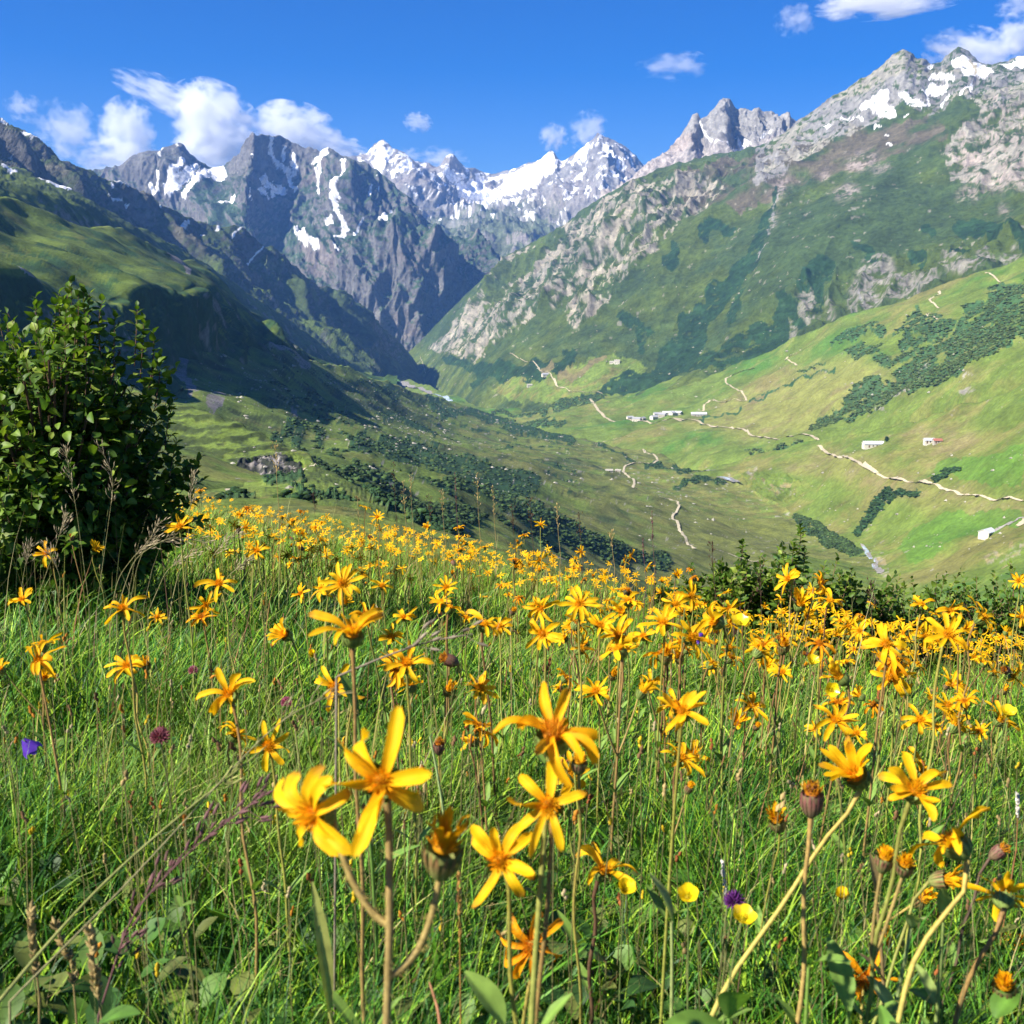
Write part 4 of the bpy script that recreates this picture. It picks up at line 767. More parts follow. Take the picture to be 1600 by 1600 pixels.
# ------------------------------------------------------------------ walkers on the footpath
def walker(p, top, trousers, pack, label, rot=0.0, h=1.75, stride=0.25, hat=(0.5, 0.45, 0.35)):
    root = empty('person', p); root.rotation_euler = (0, 0, rot); set_props(root, label, 'person', None)
    b = MB(); skin = (0.45, 0.28, 0.2)
    def limb(name, pts, rad, c, mb, sides=10): mb.tube(pts, rad, c, sides)
    # one continuous figure: trunk to head, arms and legs rooted inside the trunk
    z = lambda f: f * h
    b.tube([(0,0,z(.46)),(0,0,z(.5)),(0,0,z(.6)),(0,.01,z(.7)),(0,.01,z(.79)),(0,0,z(.83)),(0,-.01,z(.86)),(0,-.02,z(.89)),(0,-.02,z(.93)),(0,-.02,z(.97)),(0,-.02,z(1.0))], [.10,.145,.125,.155,.17,.09,.055,.075,.095,.085,.02], skin, 12)
    for s in (-1, 1):
        b.tube([(s*.09,0,z(.5)),(s*.1,-s*stride*.5,z(.28)),(s*.1,-s*stride*.3+.05,z(.05)),(s*.1,-s*stride*.3-.08,z(.02))], [.085,.06,.045,.04], skin, 8)
        b.tube([(s*.17,0,z(.79)),(s*.24,s*.06,z(.63)),(s*.23,s*.02-.12,z(.5)),(s*.22,s*.02-.16,z(.46))], [.055,.045,.035,.03], skin, 8)
    body = link('body', b.mesh('body', M_PERSON), root)
    b = MB(); b.tube([(0,0,z(.5)),(0,0,z(.6)),(0,.01,z(.7)),(0,.01,z(.79)),(0,0,z(.835))], [.16,.15,.175,.185,.10], top, 12)
    for s in (-1, 1): b.tube([(s*.16,0,z(.79)),(s*.245,s*.06,z(.63)),(s*.235,s*.02-.05,z(.56))], [.07,.058,.05], top, 8)
    link('shirt', b.mesh('shirt', M_PERSON), body)
    b = MB()
    b.tube([(0,0,z(.45)),(0,0,z(.52))], [.15,.155], trousers, 12)
    for s in (-1, 1): b.tube([(s*.085,0,z(.5)),(s*.1,-s*stride*.5,z(.28)),(s*.1,-s*stride*.3+.05,z(.07))], [.10,.075,.06], trousers, 8)
    link('trousers', b.mesh('trousers', M_PERSON), body)
    b = MB(); b.tube([(0,-.02,z(.945)),(0,-.02,z(.95)),(0,-.02,z(.955)),(0,-.02,z(1.0)),(0,-.02,z(1.01))], [.15,.155,.102,.09,.02], hat, 12); link('hat', b.mesh('hat', M_PERSON), body)
    if pack is not None:
        b = MB(); b.tube([(0,.2,z(.52)),(0,.23,z(.56)),(0,.24,z(.7)),(0,.22,z(.8)),(0,.2,z(.84))], [.05,.15,.17,.14,.04], pack, 10); link('backpack', b.mesh('backpack', M_PERSON), root)
if on('details') and on('terrain'):
    M_PERSON = mat_leafy('cloth_and_skin', 0.0, 0.8, 0.2, 0.08, 8.0)
    walker(at('B', 315, 746), (0.75, 0.74, 0.72), (0.05, 0.05, 0.07), None, 'walker in a white shirt at the foot of the dark bank', 1.2)
    walker(at('B', 337, 747), (0.55, 0.06, 0.05), (0.6, 0.56, 0.5), (0.3, 0.04, 0.04), 'walker in a red top and pale trousers on the footpath', 1.3)
    walker(at('B', 327, 746.5), (0.05, 0.05, 0.06), (0.04, 0.04, 0.05), None, 'walker in black clothes between two others', 1.4)
    walker(at('B', 300, 757), (0.8, 0.8, 0.78), (0.3, 0.28, 0.24), (0.75, 0.75, 0.73), 'walker with a white pack nearest to the alder bush', -0.6)
    walker(at('B', 305, 757.5), (0.06, 0.10, 0.28), (0.1, 0.1, 0.12), (0.05, 0.08, 0.25), 'walker in navy blue beside the white pack', -0.5)

# ------------------------------------------------------------------ alder scrub clothing the dark patches: one mass each
import bmesh
def ico(sub):
    bm = bmesh.new(); bmesh.ops.create_icosphere(bm, subdivisions=sub, radius=1.0); bm.verts.ensure_lookup_table()
    V = np.array([v.co[:] for v in bm.verts]); T = np.array([[v.index for v in f.verts] for f in bm.faces]); bm.free(); return V, T
def scrub(key, n, size, seed, label, name='alder_scrub', colr=SHRUB, sub=2):
    c = LF[key]; r = np.random.default_rng(seed); ii = np.argwhere(c.sh)
    if not len(ii): return
    w = c.D[c.sh] ** 0 ; pick = ii[r.choice(len(ii), n)]
    P = c.P[pick[:, 0], pick[:, 1]] + r.standard_normal((n, 3)) * np.array([size * 0.5, size * 0.8, 0])
    V, T = ico(sub); m = len(V)
    sc = size * (0.35 + 0.75 * r.random(n) ** 1.5)
    lump = 1 + 0.9 * noise((V[None] * 1.7 + r.random((n, 1, 3)) * 40), 7) + 0.5 * noise(V[None] * 4 + r.random((n, 1, 3)) * 40, 8)
    G = V[None] * lump[..., None] * sc[:, None, None] * np.array([1.1, 1.1, 0.52]) + P[:, None] + np.array([0, 0, 1]) * (sc * 0.22)[:, None, None]
    F3 = (T[None] + (np.arange(n) * m)[:, None, None]).reshape(-1, 3)
    cc = colr * (0.8 + 1.5 * r.random((n, 1)) ** 2) * np.array([1, 1, 1]) + np.array([0.012, 0.014, 0.0]) * r.random((n, 1))
    me = mesh_from(name, G.reshape(-1, 3), F3, M_SCRUB, True, np.repeat(cc, m, 0))
    set_props(link(name, me), label, 'scrub', None, 'stuff')
if on('details') and on('terrain'):
    M_SCRUB = mat_terrain('scrub_leaves', (0.35, 1.6), 0.5, bump=0.5)
    scrub('C', 12000, 1.35, 21, 'dark alder scrub in bands over the rough hillside', colr=np.array([0.028, 0.052, 0.016]))
    scrub('K', 9000, 2.1, 22, 'dark alder scrub filling the gully of the pasture slope', colr=np.array([0.046, 0.070, 0.022]))
    scrub('L', 700, 2.0, 23, 'dark alder scrub in the small ravine')
    scrub('B', 1500, 0.75, 24, 'low dark scrub on the knoll and the flat', sub=1)
# ------------------------------------------------------------------ clouds, beyond the haze
def mat_cloud(name, dens, scale, seed, thr):
    m, n, l = new_mat(name)
    out = n.new('ShaderNodeOutputMaterial'); v = n.new('ShaderNodeVolumePrincipled'); tc = n.new('ShaderNodeTexCoord')
    v.inputs['Color'].default_value = (0.999, 0.999, 0.999, 1); v.inputs['Anisotropy'].default_value = 0.0
    # distance from the axis of the puff (object space is a unit ball), eaten away by noise
    ln = n.new('ShaderNodeVectorMath'); ln.operation = 'LENGTH'
    mp = n.new('ShaderNodeMapping'); mp.inputs['Location'].default_value = (seed * 3.1, seed * 1.7, seed); mp.inputs['Scale'].default_value = (scale,) * 3
    nz = n.new('ShaderNodeTexNoise'); nz.inputs['Detail'].default_value = 6; nz.inputs['Roughness'].default_value = 0.6; nz.inputs['Scale'].default_value = 1.0
    l.new(tc.outputs['Object'], ln.inputs[0]); l.new(tc.outputs['Object'], mp.inputs['Vector']); l.new(mp.outputs[0], nz.inputs['Vector'])
    a = n.new('ShaderNodeMath'); a.operation = 'MULTIPLY_ADD'; a.inputs[1].default_value = -0.75; a.inputs[2].default_value = 0.5 + thr       # edge falloff
    b = n.new('ShaderNodeMath'); b.operation = 'MULTIPLY_ADD'; b.inputs[1].default_value = 2.6; b.inputs[2].default_value = -1.3
    s = n.new('ShaderNodeMath'); s.operation = 'ADD'
    mr = n.new('ShaderNodeMapRange'); mr.inputs['From Min'].default_value = 0.0; mr.inputs['From Max'].default_value = 0.28; mr.inputs['To Min'].default_value = 0.0; mr.inputs['To Max'].default_value = dens; mr.clamp = True
    l.new(ln.outputs['Value'], a.inputs[0]); l.new(nz.outputs['Fac'], b.inputs[0]); l.new(a.outputs[0], s.inputs[0]); l.new(b.outputs[0], s.inputs[1]); l.new(s.outputs[0], mr.inputs['Value'])
    l.new(mr.outputs[0], v.inputs['Density']); l.new(v.outputs[0], out.inputs['Volume']); return m
def cloud_puffs(name, label, puffs, D, dens, group):
    """one cloud: overlapping puffs (pixel centre, half sizes in pixels, tilt)"""
    root = empty(name, unproj(puffs[0][0], puffs[0][1], D)); set_props(root, label, 'cloud', group)
    for k, (px, py, rx, ry, tilt, sc, thr, df) in enumerate(puffs):
        me = bpy.data.meshes.new('puff'); import bmesh
        bm = bmesh.new(); bmesh.ops.create_icosphere(bm, subdivisions=3, radius=1.0); bm.to_mesh(me); bm.free()
        me.materials.append(mat_cloud('cloud_vapour', dens * df, sc, k + px * 0.01, thr))
        o = link('puff', me, root); p = unproj(px, py, D + k * 3)
        o.location = Vector(p) - root.location; s = D / F
        o.scale = (rx * s, (rx + ry) * 0.5 * s * 0.8, ry * s); o.rotation_euler = (0, math.radians(tilt), 0)
if on('clouds'):
    DC = 10500; g = 'clouds over the peaks'
    cloud_puffs('cloud', 'large white cloud tearing off the dark massif', [(330,188,74,60,24,2.5,0.16,0.9), (262,152,92,28,22,2.8,0.03,0.5), (335,232,72,40,-10,2.6,0.18,0.9)], DC, 0.010, g)
    cloud_puffs('cloud', 'white cloud rising behind the massif summit', [(458,202,74,42,10,2.6,0.14,0.9), (520,232,78,26,16,2.8,0.08,0.7)], DC, 0.010, g)
    cloud_puffs('cloud', 'two lobed cloud between the shaded ridge and the massif', [(197,205,46,52,0,2.2,0.12,0.8), (190,250,75,34,0,2.2,0.12,0.7)], DC, 0.010, g)
    cloud_puffs('cloud', 'thin grey white cloud above the shaded ridge', [(105,205,58,48,30,2.2,0.02,0.5), (35,168,32,24,10,2.4,0.02,0.5)], DC, 0.008, g)
    cloud_puffs('cloud', 'tiny round cloud alone above the snow peaks', [(653,191,24,16,10,2.2,0.08,0.9)], DC, 0.010, g)
    cloud_puffs('cloud', 'small cloud beside the summit plume', [(865,214,24,24,30,2.2,0.06,0.8)], DC, 0.010, g)
    cloud_puffs('cloud', 'plume of cloud trailing from the far snow summit', [(918,205,34,32,-20,2.2,0.04,0.6)], DC, 0.009, g)
    cloud_puffs('cloud', 'wisp of cloud behind the small dark horn', [(690,250,44,22,0,2.4,0.0,0.6), (640,243,26,14,0,2.4,0.0,0.5)], DC, 0.009, g)
    cloud_puffs('cloud', 'faint flat cloud alone in the blue', [(1052,102,58,24,0,1.8,-0.03,0.35)], DC, 0.009, g)
    cloud_puffs('cloud', 'long bright cloud cut by the upper edge of the sky', [(1395,0,120,26,-6,2.2,0.08,0.7), (1315,8,40,24,0,2.2,0.06,0.7)], DC, 0.009, g)
    cloud_puffs('cloud', 'faint round puff under the long bright cloud', [(1242,30,34,28,0,2.2,-0.02,0.4)], DC, 0.009, g)
    cloud_puffs('cloud', 'cloud behind the twin summits of the big mountain', [(1520,82,80,38,10,2.2,0.06,0.7), (1590,62,44,40,0,2.2,0.06,0.7)], DC, 0.009, g)
    cloud_puffs('cloud', 'faint cloud in the upper corner of the sky', [(1590,8,44,22,0,2.2,0.0,0.4)], DC, 0.009, g)
# ------------------------------------------------------------------ the flower meadow at the camera's feet
def gz(x, y):
    x = np.asarray(x, float); y = np.asarray(y, float)
    s = np.maximum(y + 1.26 * x, 0); s0 = np.minimum(s, 24.0)
    q = 0.0066 * s0 ** 2 + 0.0066 * 2 * 24.0 * (s - s0)
    b = 0.05 * np.sin(x * 0.9 + 1.3) * np.cos(y * 0.7) + 0.018 * np.sin(x * 3.1 + y * 1.7) * np.sin(y * 2.6 - x)
    return -0.80 - 0.06 * x - 0.13 * y - q + b * np.clip(y / 2, 0, 1)
def P_at(px, py, D): return unproj(px, py, D)
RNG = np.random.default_rng(12)
M_SOIL = mat_terrain('meadow_soil', (1.2, 14.0), 0.4, bump=0.02)
M_GRASS = mat_leafy('grass_blades', 0.15, 0.5, 0.22, 0.15, 25.0, (1.0, 1.05, 0.45))
M_PETAL = mat_leafy('petals', 0.45, 0.6, 0.15, 0.10, 120.0, (1.0, 0.92, 0.5))
M_STEM = mat_leafy('stems', 0.12, 0.6, 0.25, 0.22, 160.0, (1.0, 1.0, 0.6))
M_LEAF = mat_leafy('leaves', 0.34, 0.52, 0.24, 0.2, 70.0, (1.0, 1.1, 0.4))
if on('meadow'):
    yy = np.concatenate([np.linspace(-1.5, 3, 60), np.geomspace(3.05, 62, 120)]); aa = np.linspace(-1.15, 1.15, 240)
    Yg = np.repeat(yy[:, None], len(aa), 1); Xg = aa[None] * (Yg + 4.0)
    Zg = gz(Xg, Yg) + 0.02 * fbm(np.stack([Xg, Yg, 0 * Xg], -1) * 3, 3)
    nn = fbm(np.stack([Xg, Yg, 0 * Xg], -1) * 0.6, 4, 0.6, 3)
    Cg = mix(np.broadcast_to(np.array([0.030, 0.042, 0.013]), Xg.shape + (3,)), np.array([0.11, 0.12, 0.035]), smooth(Yg + 12 * nn, 6, 16))
    b = MB(); b.grid(np.stack([Xg, Yg, Zg], -1), Cg)
    set_props(link('ground', b.mesh('ground', M_SOIL)), 'sloping meadow ground under the grass', None, None, 'structure')

    # ---- grass: far more blades than anyone could count
    def blades(n, D0, D1, power, hmin, hmax, wpx, seg, rng, cols, wts, lean=0.75, sel=None):
        u = rng.random(n); e = 1 - power
        D = (D0 ** e + u * (D1 ** e - D0 ** e)) ** (1 / e) if abs(e) > 1e-6 else D0 * (D1 / D0) ** u
        x = (rng.random(n) * 1.56 - 0.70) * D + (rng.random(n) - 0.5) * 0.9; y = D
        # tussocks: blades gather towards a jittered lattice
        if sel is not None:
            keep = sel(x, y); x, y, D = x[keep], y[keep], D[keep]; n = len(x)
        z = gz(x, y); h = hmin + (hmax - hmin) * rng.random(n) ** 1.4
        cl = 0.75 + 0.6 * smooth(fbm(np.stack([x * 2.2, y * 2.2, 0 * x], -1), 2, 0.5, 4), -0.3, 0.3); h = h * cl
        a = rng.random(n) * 2 * math.pi; ln = h * lean * rng.random(n) ** 0.7
        wind = np.array([0.2, 0.05])
        lx = np.cos(a) * ln + wind[0] * h * 0.35; ly = np.sin(a) * ln + wind[1] * h * 0.35
        w = (wpx * D / F * (0.6 + 0.8 * rng.random(n))).clip(0.0009, 0.02)
        t = np.linspace(0, 1, seg + 1)
        cx = x[:, None] + lx[:, None] * t ** 2; cyy = y[:, None] + ly[:, None] * t ** 2
        droop = 1 - 0.18 * (ln / h)[:, None] * t ** 3
        cz = z[:, None] + h[:, None] * (t - 0.12 * t ** 2) * droop - 0.01
        th = rng.random(n) * math.pi; sx = np.cos(th) * 0.5; sy = np.sin(th) * 0.35
        ww = w[:, None] * (1 - t ** 2.2) ** 1.0; ww[:, -1] = w * 0.06
        L = np.stack([cx - sx[:, None] * ww, cyy - sy[:, None] * ww, cz], -1); R = np.stack([cx + sx[:, None] * ww, cyy + sy[:, None] * ww, cz], -1)
        G = np.stack([L, R], 2)                                   # n, seg+1, 2, 3
        idx = np.arange(n * (seg + 1) * 2).reshape(n, seg + 1, 2)
        Q = np.stack([idx[:, :-1, 0], idx[:, :-1, 1], idx[:, 1:, 1], idx[:, 1:, 0]], -1).reshape(-1, 4)
        ci = rng.choice(len(cols), n, p=np.array(wts) / sum(wts)); c = np.array(cols)[ci] * (0.7 + 0.6 * rng.random((n, 1)))
        # drier, yellower sward in patches
        dry = smooth(fbm(np.stack([x * 0.8, y * 0.8, 0 * x + 5], -1), 3, 0.5, 6) + 0.05 * (D - 4), 0.0, 0.35)[:, None] * 0.38
        c = c * (1 - dry) + dry * np.array([0.24, 0.29, 0.04]) * (0.7 + 0.6 * rng.random((n, 1)))
        C = np.repeat(c, (seg + 1) * 2, 0)
        return G.reshape(-1, 3), Q, C
    GC = [(0.042, 0.150, 0.014), (0.090, 0.235, 0.016), (0.25, 0.40, 0.026), (0.014, 0.062, 0.010), (0.34, 0.29, 0.11), (0.19, 0.12, 0.05)]
    sets = [(56000, 0.35, 1.6, 1.0, 0.06, 0.25, 4.2, 5, [3.2, 3.4, 2.6, 3.4, 0.22, 0.10]), (93000, 1.5, 4.0, 1.0, 0.07, 0.27, 3.2, 4, [3.0, 3.6, 3, 3.0, 0.35, 0.15]),
            (113000, 3.8, 10.0, 1.1, 0.10, 0.30, 2.2, 3, [2, 4, 3, 1.5, 1.0, 0.4]), (135000, 9.5, 48.0, 1.3, 0.10, 0.28, 2.4, 2, [1.5, 4, 3.5, 1, 1.4, 0.4])]
    VV, QQ, CC, k0 = [], [], [], 0
    for (n, a, bb, pw, h0, h1, wp, sg, wt) in sets:
        V, Q, C = blades(n, a, bb, pw, h0, h1, wp, sg, RNG, GC, wt); VV.append(V); QQ.append(Q + k0); CC.append(C); k0 += len(V)
    V, Q, C = blades(8000, 0.5, 4.5, 1.0, 0.08, 0.24, 8.5, 5, RNG, GC, [2, 4, 3.5, 1.5, 0.3, 0.1], 0.8); VV.append(V); QQ.append(Q + k0); CC.append(C); k0 += len(V)
    # taller thin straw-coloured culms
    V, Q, C = blades(1100, 0.8, 9.0, 0.9, 0.35, 0.58, 1.5, 5, RNG, [(0.30, 0.27, 0.12), (0.20, 0.22, 0.07), (0.16, 0.09, 0.06)], [3, 3, 1.2], 0.35); VV.append(V); QQ.append(Q + k0); CC.append(C); k0 += len(V)
    V, Q, C = blades(900, 1.7, 7.0, 1.0, 0.22, 0.46, 3.0, 4, RNG, [(0.36, 0.31, 0.10), (0.30, 0.16, 0.07), (0.24, 0.26, 0.06)], [3, 2, 3], 0.16); VV.append(V); QQ.append(Q + k0); CC.append(C); k0 += len(V)
    me = mesh_from('meadow_grass', np.concatenate(VV), np.concatenate(QQ), M_GRASS, True, np.concatenate(CC))
    set_props(link('meadow_grass', me), 'dense green meadow grass', 'grass', None, 'stuff')

    # ---- low broad leaves between the grass (clover, plantain, hawkweed rosettes)
    def leaf_cards(n, D0, D1, size, zlo, zhi, cols, rng, name, label, xr=0.62):
        D = D0 * (D1 / D0) ** rng.random(n); x = (rng.random(n) * 2 - 1) * xr * D; z = gz(x, D) + zlo + (zhi - zlo) * rng.random(n)
        nt, nc = 5, 3; t = np.linspace(0, 1, nt); wprof = np.sin(np.pi * t ** 0.8) ** 0.8; wprof[0] = 0.12; wprof[-1] = 0.03
        s = size * (0.6 + 0.8 * rng.random(n)); az = rng.random(n) * 2 * math.pi; el = np.radians(10 + 55 * rng.random(n)); asp = 0.20 + 0.16 * rng.random(n)
        bend = 0.2 + 0.6 * rng.random(n)
        r = s[:, None] * t * np.cos(el)[:, None]; zz = s[:, None] * (t * np.sin(el)[:, None] - bend[:, None] * 0.5 * t ** 2)
        cxx = x[:, None] + np.cos(az)[:, None] * r; cyy = D[:, None] + np.sin(az)[:, None] * r; czz = z[:, None] + zz
        v = np.array([-1, 0, 1.0]); half = (s * asp)[:, None] * wprof
        X = cxx[..., None] - np.sin(az)[:, None, None] * half[..., None] * v; Y = cyy[..., None] + np.cos(az)[:, None, None] * half[..., None] * v
        Z = czz[..., None] + np.abs(v) * half[..., None] * 0.35
        G = np.stack([X, Y, Z], -1); idx = np.arange(n * nt * nc).reshape(n, nt, nc)
        Q = np.stack([idx[:, :-1, :-1], idx[:, :-1, 1:], idx[:, 1:, 1:], idx[:, 1:, :-1]], -1).reshape(-1, 4)
        c = np.array(cols)[rng.integers(0, len(cols), n)] * (0.7 + 0.6 * rng.random((n, 1)))
        me = mesh_from(name, G.reshape(-1, 3), Q, M_LEAF, True, np.repeat(c, nt * nc, 0)); set_props(link(name, me), label, 'leaves', None, 'stuff')
    leaf_cards(5200, 0.55, 9.0, 0.045, 0.0, 0.13, [(0.05, 0.12, 0.02), (0.09, 0.17, 0.03), (0.035, 0.09, 0.02), (0.14, 0.17, 0.04)], RNG, 'ground_leaves', 'small broad leaves low between the grass')

# ------------------------------------------------------------------ arnica: heads, plants
YEL = np.array([0.93, 0.565, 0.008]); ORA = np.array([0.80, 0.33, 0.006]); GOLD = np.array([0.90, 0.48, 0.006])
def make_petals(rng, n, L, W, el0, droop, jit, c0, miss=0.0, curl=0.3, sides=None):
    """ray florets about +Z; el0 = angle from the axis at the base, droop = how far they bend outwards and down along their length (radians)"""
    b = MB(); nt, nc = 11, 7
    for i in range(n):
        if rng.random() < miss: continue
        a = 2 * math.pi * (i + 0.35 * rng.standard_normal() * jit) / n
        e0 = el0 + 0.25 * jit * rng.standard_normal(); dr = droop + 0.5 * jit * rng.standard_normal(); l = L * (1 + 0.16 * jit * rng.standard_normal()); w = W * (0.85 + 0.3 * rng.random())
        t = np.linspace(0, 1, nt); ang = e0 + dr * t ** 1.3; seg = l / (nt - 1)
        r = 0.004 + np.concatenate([[0], np.cumsum(np.sin(ang[:-1]) * seg)]); z = 0.002 + np.concatenate([[0], np.cumsum(np.cos(ang[:-1]) * seg)])
        sw = 0.35 * jit * rng.standard_normal() * t ** 2 * l * 0.5
        prof = 0.42 + 0.58 * np.sin(np.pi * np.clip(t * 0.62 + 0.05, 0, 1)); prof[-1] *= 0.62
        v = np.linspace(-1, 1, nc); tw = 0.7 * jit * rng.standard_normal() * t
        ra = np.array([math.cos(a), math.sin(a), 0]); ta = np.array([-math.sin(a), math.cos(a), 0]); up = np.array([0, 0, 1.0])
        nrm = -np.cos(ang)[:, None] * ra + np.sin(ang)[:, None] * up
        side = np.cos(tw)[:, None] * ta + np.sin(tw)[:, None] * nrm
        ctr = r[:, None] * ra + z[:, None] * up + sw[:, None] * ta
        G = ctr[:, None] + (v[None, :, None] * (w / 2 * prof)[:, None, None]) * side[:, None] + ((curl * v ** 2)[None, :, None] * (w / 2 * prof)[:, None, None]) * nrm[:, None]
        tip = (ctr[-1] - ctr[-2])[None] * np.array([0.0, 0.7, 0.15, 0.9, 0.1, 0.6, -0.1])[:, None]; G[-1] += tip
        G += (0.00025 * np.array([0, 1, -1, 1, -1, 1, 0]))[None, :, None] * nrm[:, None]
        if jit > 0.45: G += (0.0011 * np.sin(t * 9 + 6 * rng.random()) * t)[:, None, None] * nrm[:, None]
        f = rng.random(); c = (c0 * (1 - 0.35 * f) + ORA * 0.35 * f * (1 if jit > 0.6 else 0.4) + c0 * 0.35 * f * (0 if jit > 0.6 else 0.6)) * (0.92 + 0.16 * rng.random())
        cg = np.broadcast_to(c, (nt, nc, 3)) * np.array([0.95, 1.03, 0.86, 1.03, 0.86, 1.03, 0.95])[None, :, None] * (np.array([1, 0.84, 1]) ** (1.3 * (1 - t)[:, None] ** 3))[:, None]
        if rng.random() < 0.28 * (1 if jit > 0.45 else 0): cg = cg * (1 - 0.75 * smooth(t, 0.72 + 0.15 * rng.random(), 1.0))[:, None, None] + np.array([0.30, 0.11, 0.02]) * (0.75 * smooth(t, 0.8, 1.0))[:, None, None]
        b.grid(G, cg)
    return b
def make_disc(rng, R, H, c=(0.80, 0.34, 0.008), frizz=0.0015, n=46):
    b = MB(); nt, na = 6, 12; t = np.linspace(0, 1, nt); a = np.linspace(0, 2 * math.pi, na, endpoint=False)
    rr = R * np.cos(t * math.pi / 2 * 0.98); zz = H * np.sin(t * math.pi / 2)
    G = np.stack([rr[:, None] * np.cos(a), rr[:, None] * np.sin(a), np.broadcast_to(zz[:, None], (nt, na)) + 0], -1)
    b.grid(G, np.array(c) * 0.75, wrap=True)
    for k in range(n):                                   # the tiny disc florets standing on the dome
        r0 = R * math.sqrt((k + 0.5) / n) * 0.97; an = k * 2.39996; z0 = H * math.sqrt(max(0, 1 - (r0 / R) ** 2)); d = np.array([r0 * math.cos(an) * 0.6, r0 * math.sin(an) * 0.6, z0 + R * 0.4]); d /= np.linalg.norm(d)
        p = np.array([r0 * math.cos(an), r0 * math.sin(an), z0]); l = frizz * (1.0 + 1.6 * rng.random())
        b.tube([p, p + d * l * 1.4, p + d * l * 2.0], [R * 0.07, R * 0.085, R * 0.03], np.array(c) * (0.8 + 0.6 * rng.random()) * np.array([1, 1 + 0.4 * rng.random(), 1]), 4)
    return b
def make_calyx(rng, R, L, c=(0.16, 0.22, 0.05), open_=1.0, n=15, tip=None):
    """cup of two rows of narrow hairy bracts, mouth at z = 0, stalk end at z = -L"""
    b = MB(); nt = 7; t = np.linspace(0, 1, nt); a = np.linspace(0, 2 * math.pi, 14, endpoint=False)
    rr = 0.0026 + (R - 0.0026) * np.sin(np.clip(t * 1.25, 0, 1) * math.pi / 2) ** 0.7; zz = -L + L * t
    lob = 1 + 0.06 * np.cos(a * 7)
    b.grid(np.stack([rr[:, None] * np.cos(a) * lob, rr[:, None] * np.sin(a) * lob, np.broadcast_to(zz[:, None], (nt, 14)) + 0], -1), c, wrap=True)
    for i in range(n):
        an = 2 * math.pi * (i + 0.3 * rng.random()) / n; tt = np.linspace(0.15, 1.12, 6); ra = np.array([math.cos(an), math.sin(an), 0]); ta = np.array([-math.sin(an), math.cos(an), 0])
        r2 = (0.0026 + (R - 0.0026) * np.sin(np.clip(tt * 1.25, 0, 1) * math.pi / 2) ** 0.7) * (1.07 + 0.12 * open_ * tt ** 3); z2 = -L + L * tt
        w = R * 0.30 * np.array([0.5, 0.9, 1.0, 0.9, 0.6, 0.08]); ctr = r2[:, None] * ra + z2[:, None] * np.array([0, 0, 1.0])
        cc = np.array(c) * (0.75 + 0.6 * rng.random())
        if tip is not None: cc = cc * (1 - smooth(tt, 0.2, 0.9))[:, None] + np.array(tip) * smooth(tt, 0.2, 0.9)[:, None]; cc = np.repeat(cc[:, None], 3, 1)
        b.grid(ctr[:, None] + np.array([-1, 0, 1.0])[None, :, None] * w[:, None, None] * 0.5 * ta + np.array([0, 0.12, 0])[None, :, None] * w[:, None, None] * ra, cc)
    return b
HEADS = {}
def head_meshes(kind, var):
    """(petals, disc, calyx) meshes of one kind of head, unit: metres; var picks the individual"""
    key = (kind, var)
    if key in HEADS: return HEADS[key]
    rng = np.random.default_rng(abs(hash_str(kind)) % 10000 + var * 17)
    cal = dict(R=0.0095, L=0.0125)
    if kind == 'open': p = make_petals(rng, 12, 0.0255, 0.0074, 1.15, 0.55, 0.95, YEL, 0.12)
    elif kind == 'flat': p = make_petals(rng, 13, 0.026, 0.0068, 1.3, 0.45, 0.8, YEL, 0.08)
    elif kind == 'droop': p = make_petals(rng, 11, 0.029, 0.0076, 1.15, 1.45, 0.9, YEL, 0.12)
    elif kind == 'shag': p = make_petals(rng, 15, 0.024, 0.0060, 1.1, 1.3, 1.3, GOLD, 0.05, 0.6)
    elif kind == 'up': p = make_petals(rng, 12, 0.0255, 0.0068, 0.45, 0.55, 0.7, YEL, 0.08); cal = dict(R=0.0092, L=0.014)
    elif kind == 'few': p = make_petals(rng, 8, 0.030, 0.0096, 0.95, 1.25, 1.35, YEL * 0.97, 0.05, 0.5)
    elif kind == 'tube': p = make_petals(rng, 11, 0.016, 0.0042, 0.20, 0.28, 0.6, GOLD, 0.05, 0.5); cal = dict(R=0.0085, L=0.017, c=(0.19, 0.21, 0.06), tip=(0.22, 0.12, 0.05))
    elif kind == 'wilt': p = make_petals(rng, 9, 0.027, 0.0062, 1.5, 1.7, 1.4, ORA * np.array([1.1, 1.15, 1]), 0.1, 0.7); cal = dict(R=0.010, L=0.012, c=(0.10, 0.09, 0.04))
    elif kind == 'bud': p = make_petals(rng, 10, 0.008, 0.0034, 0.1, 0.2, 0.4, GOLD, 0.1, 0.4); cal = dict(R=0.0078, L=0.016, c=(0.17, 0.19, 0.06), tip=(0.22, 0.09, 0.06))
    elif kind == 'brown': p = make_petals(rng, 12, 0.006, 0.0030, 0.0, -0.3, 0.6, np.array([0.14, 0.05, 0.035]), 0.1, 0.5); cal = dict(R=0.0085, L=0.019, c=(0.17, 0.12, 0.065), open_=-0.6, tip=(0.19, 0.065, 0.06))
    d = make_disc(rng, 0.0056 if kind not in ('tube', 'bud', 'brown') else 0.0055, 0.0042, (0.80, 0.36, 0.008) if kind not in ('shag', 'wilt', 'brown') else (0.62, 0.22, 0.012))
    c = make_calyx(rng, **cal)
    HEADS[key] = (p.mesh('flower_head', M_PETAL), d.mesh('disc', M_PETAL), c.mesh('calyx', M_STEM), cal['L'])
    return HEADS[key]
def hash_str(s): return sum((i + 3) * ord(ch) * 31 for i, ch in enumerate(s))
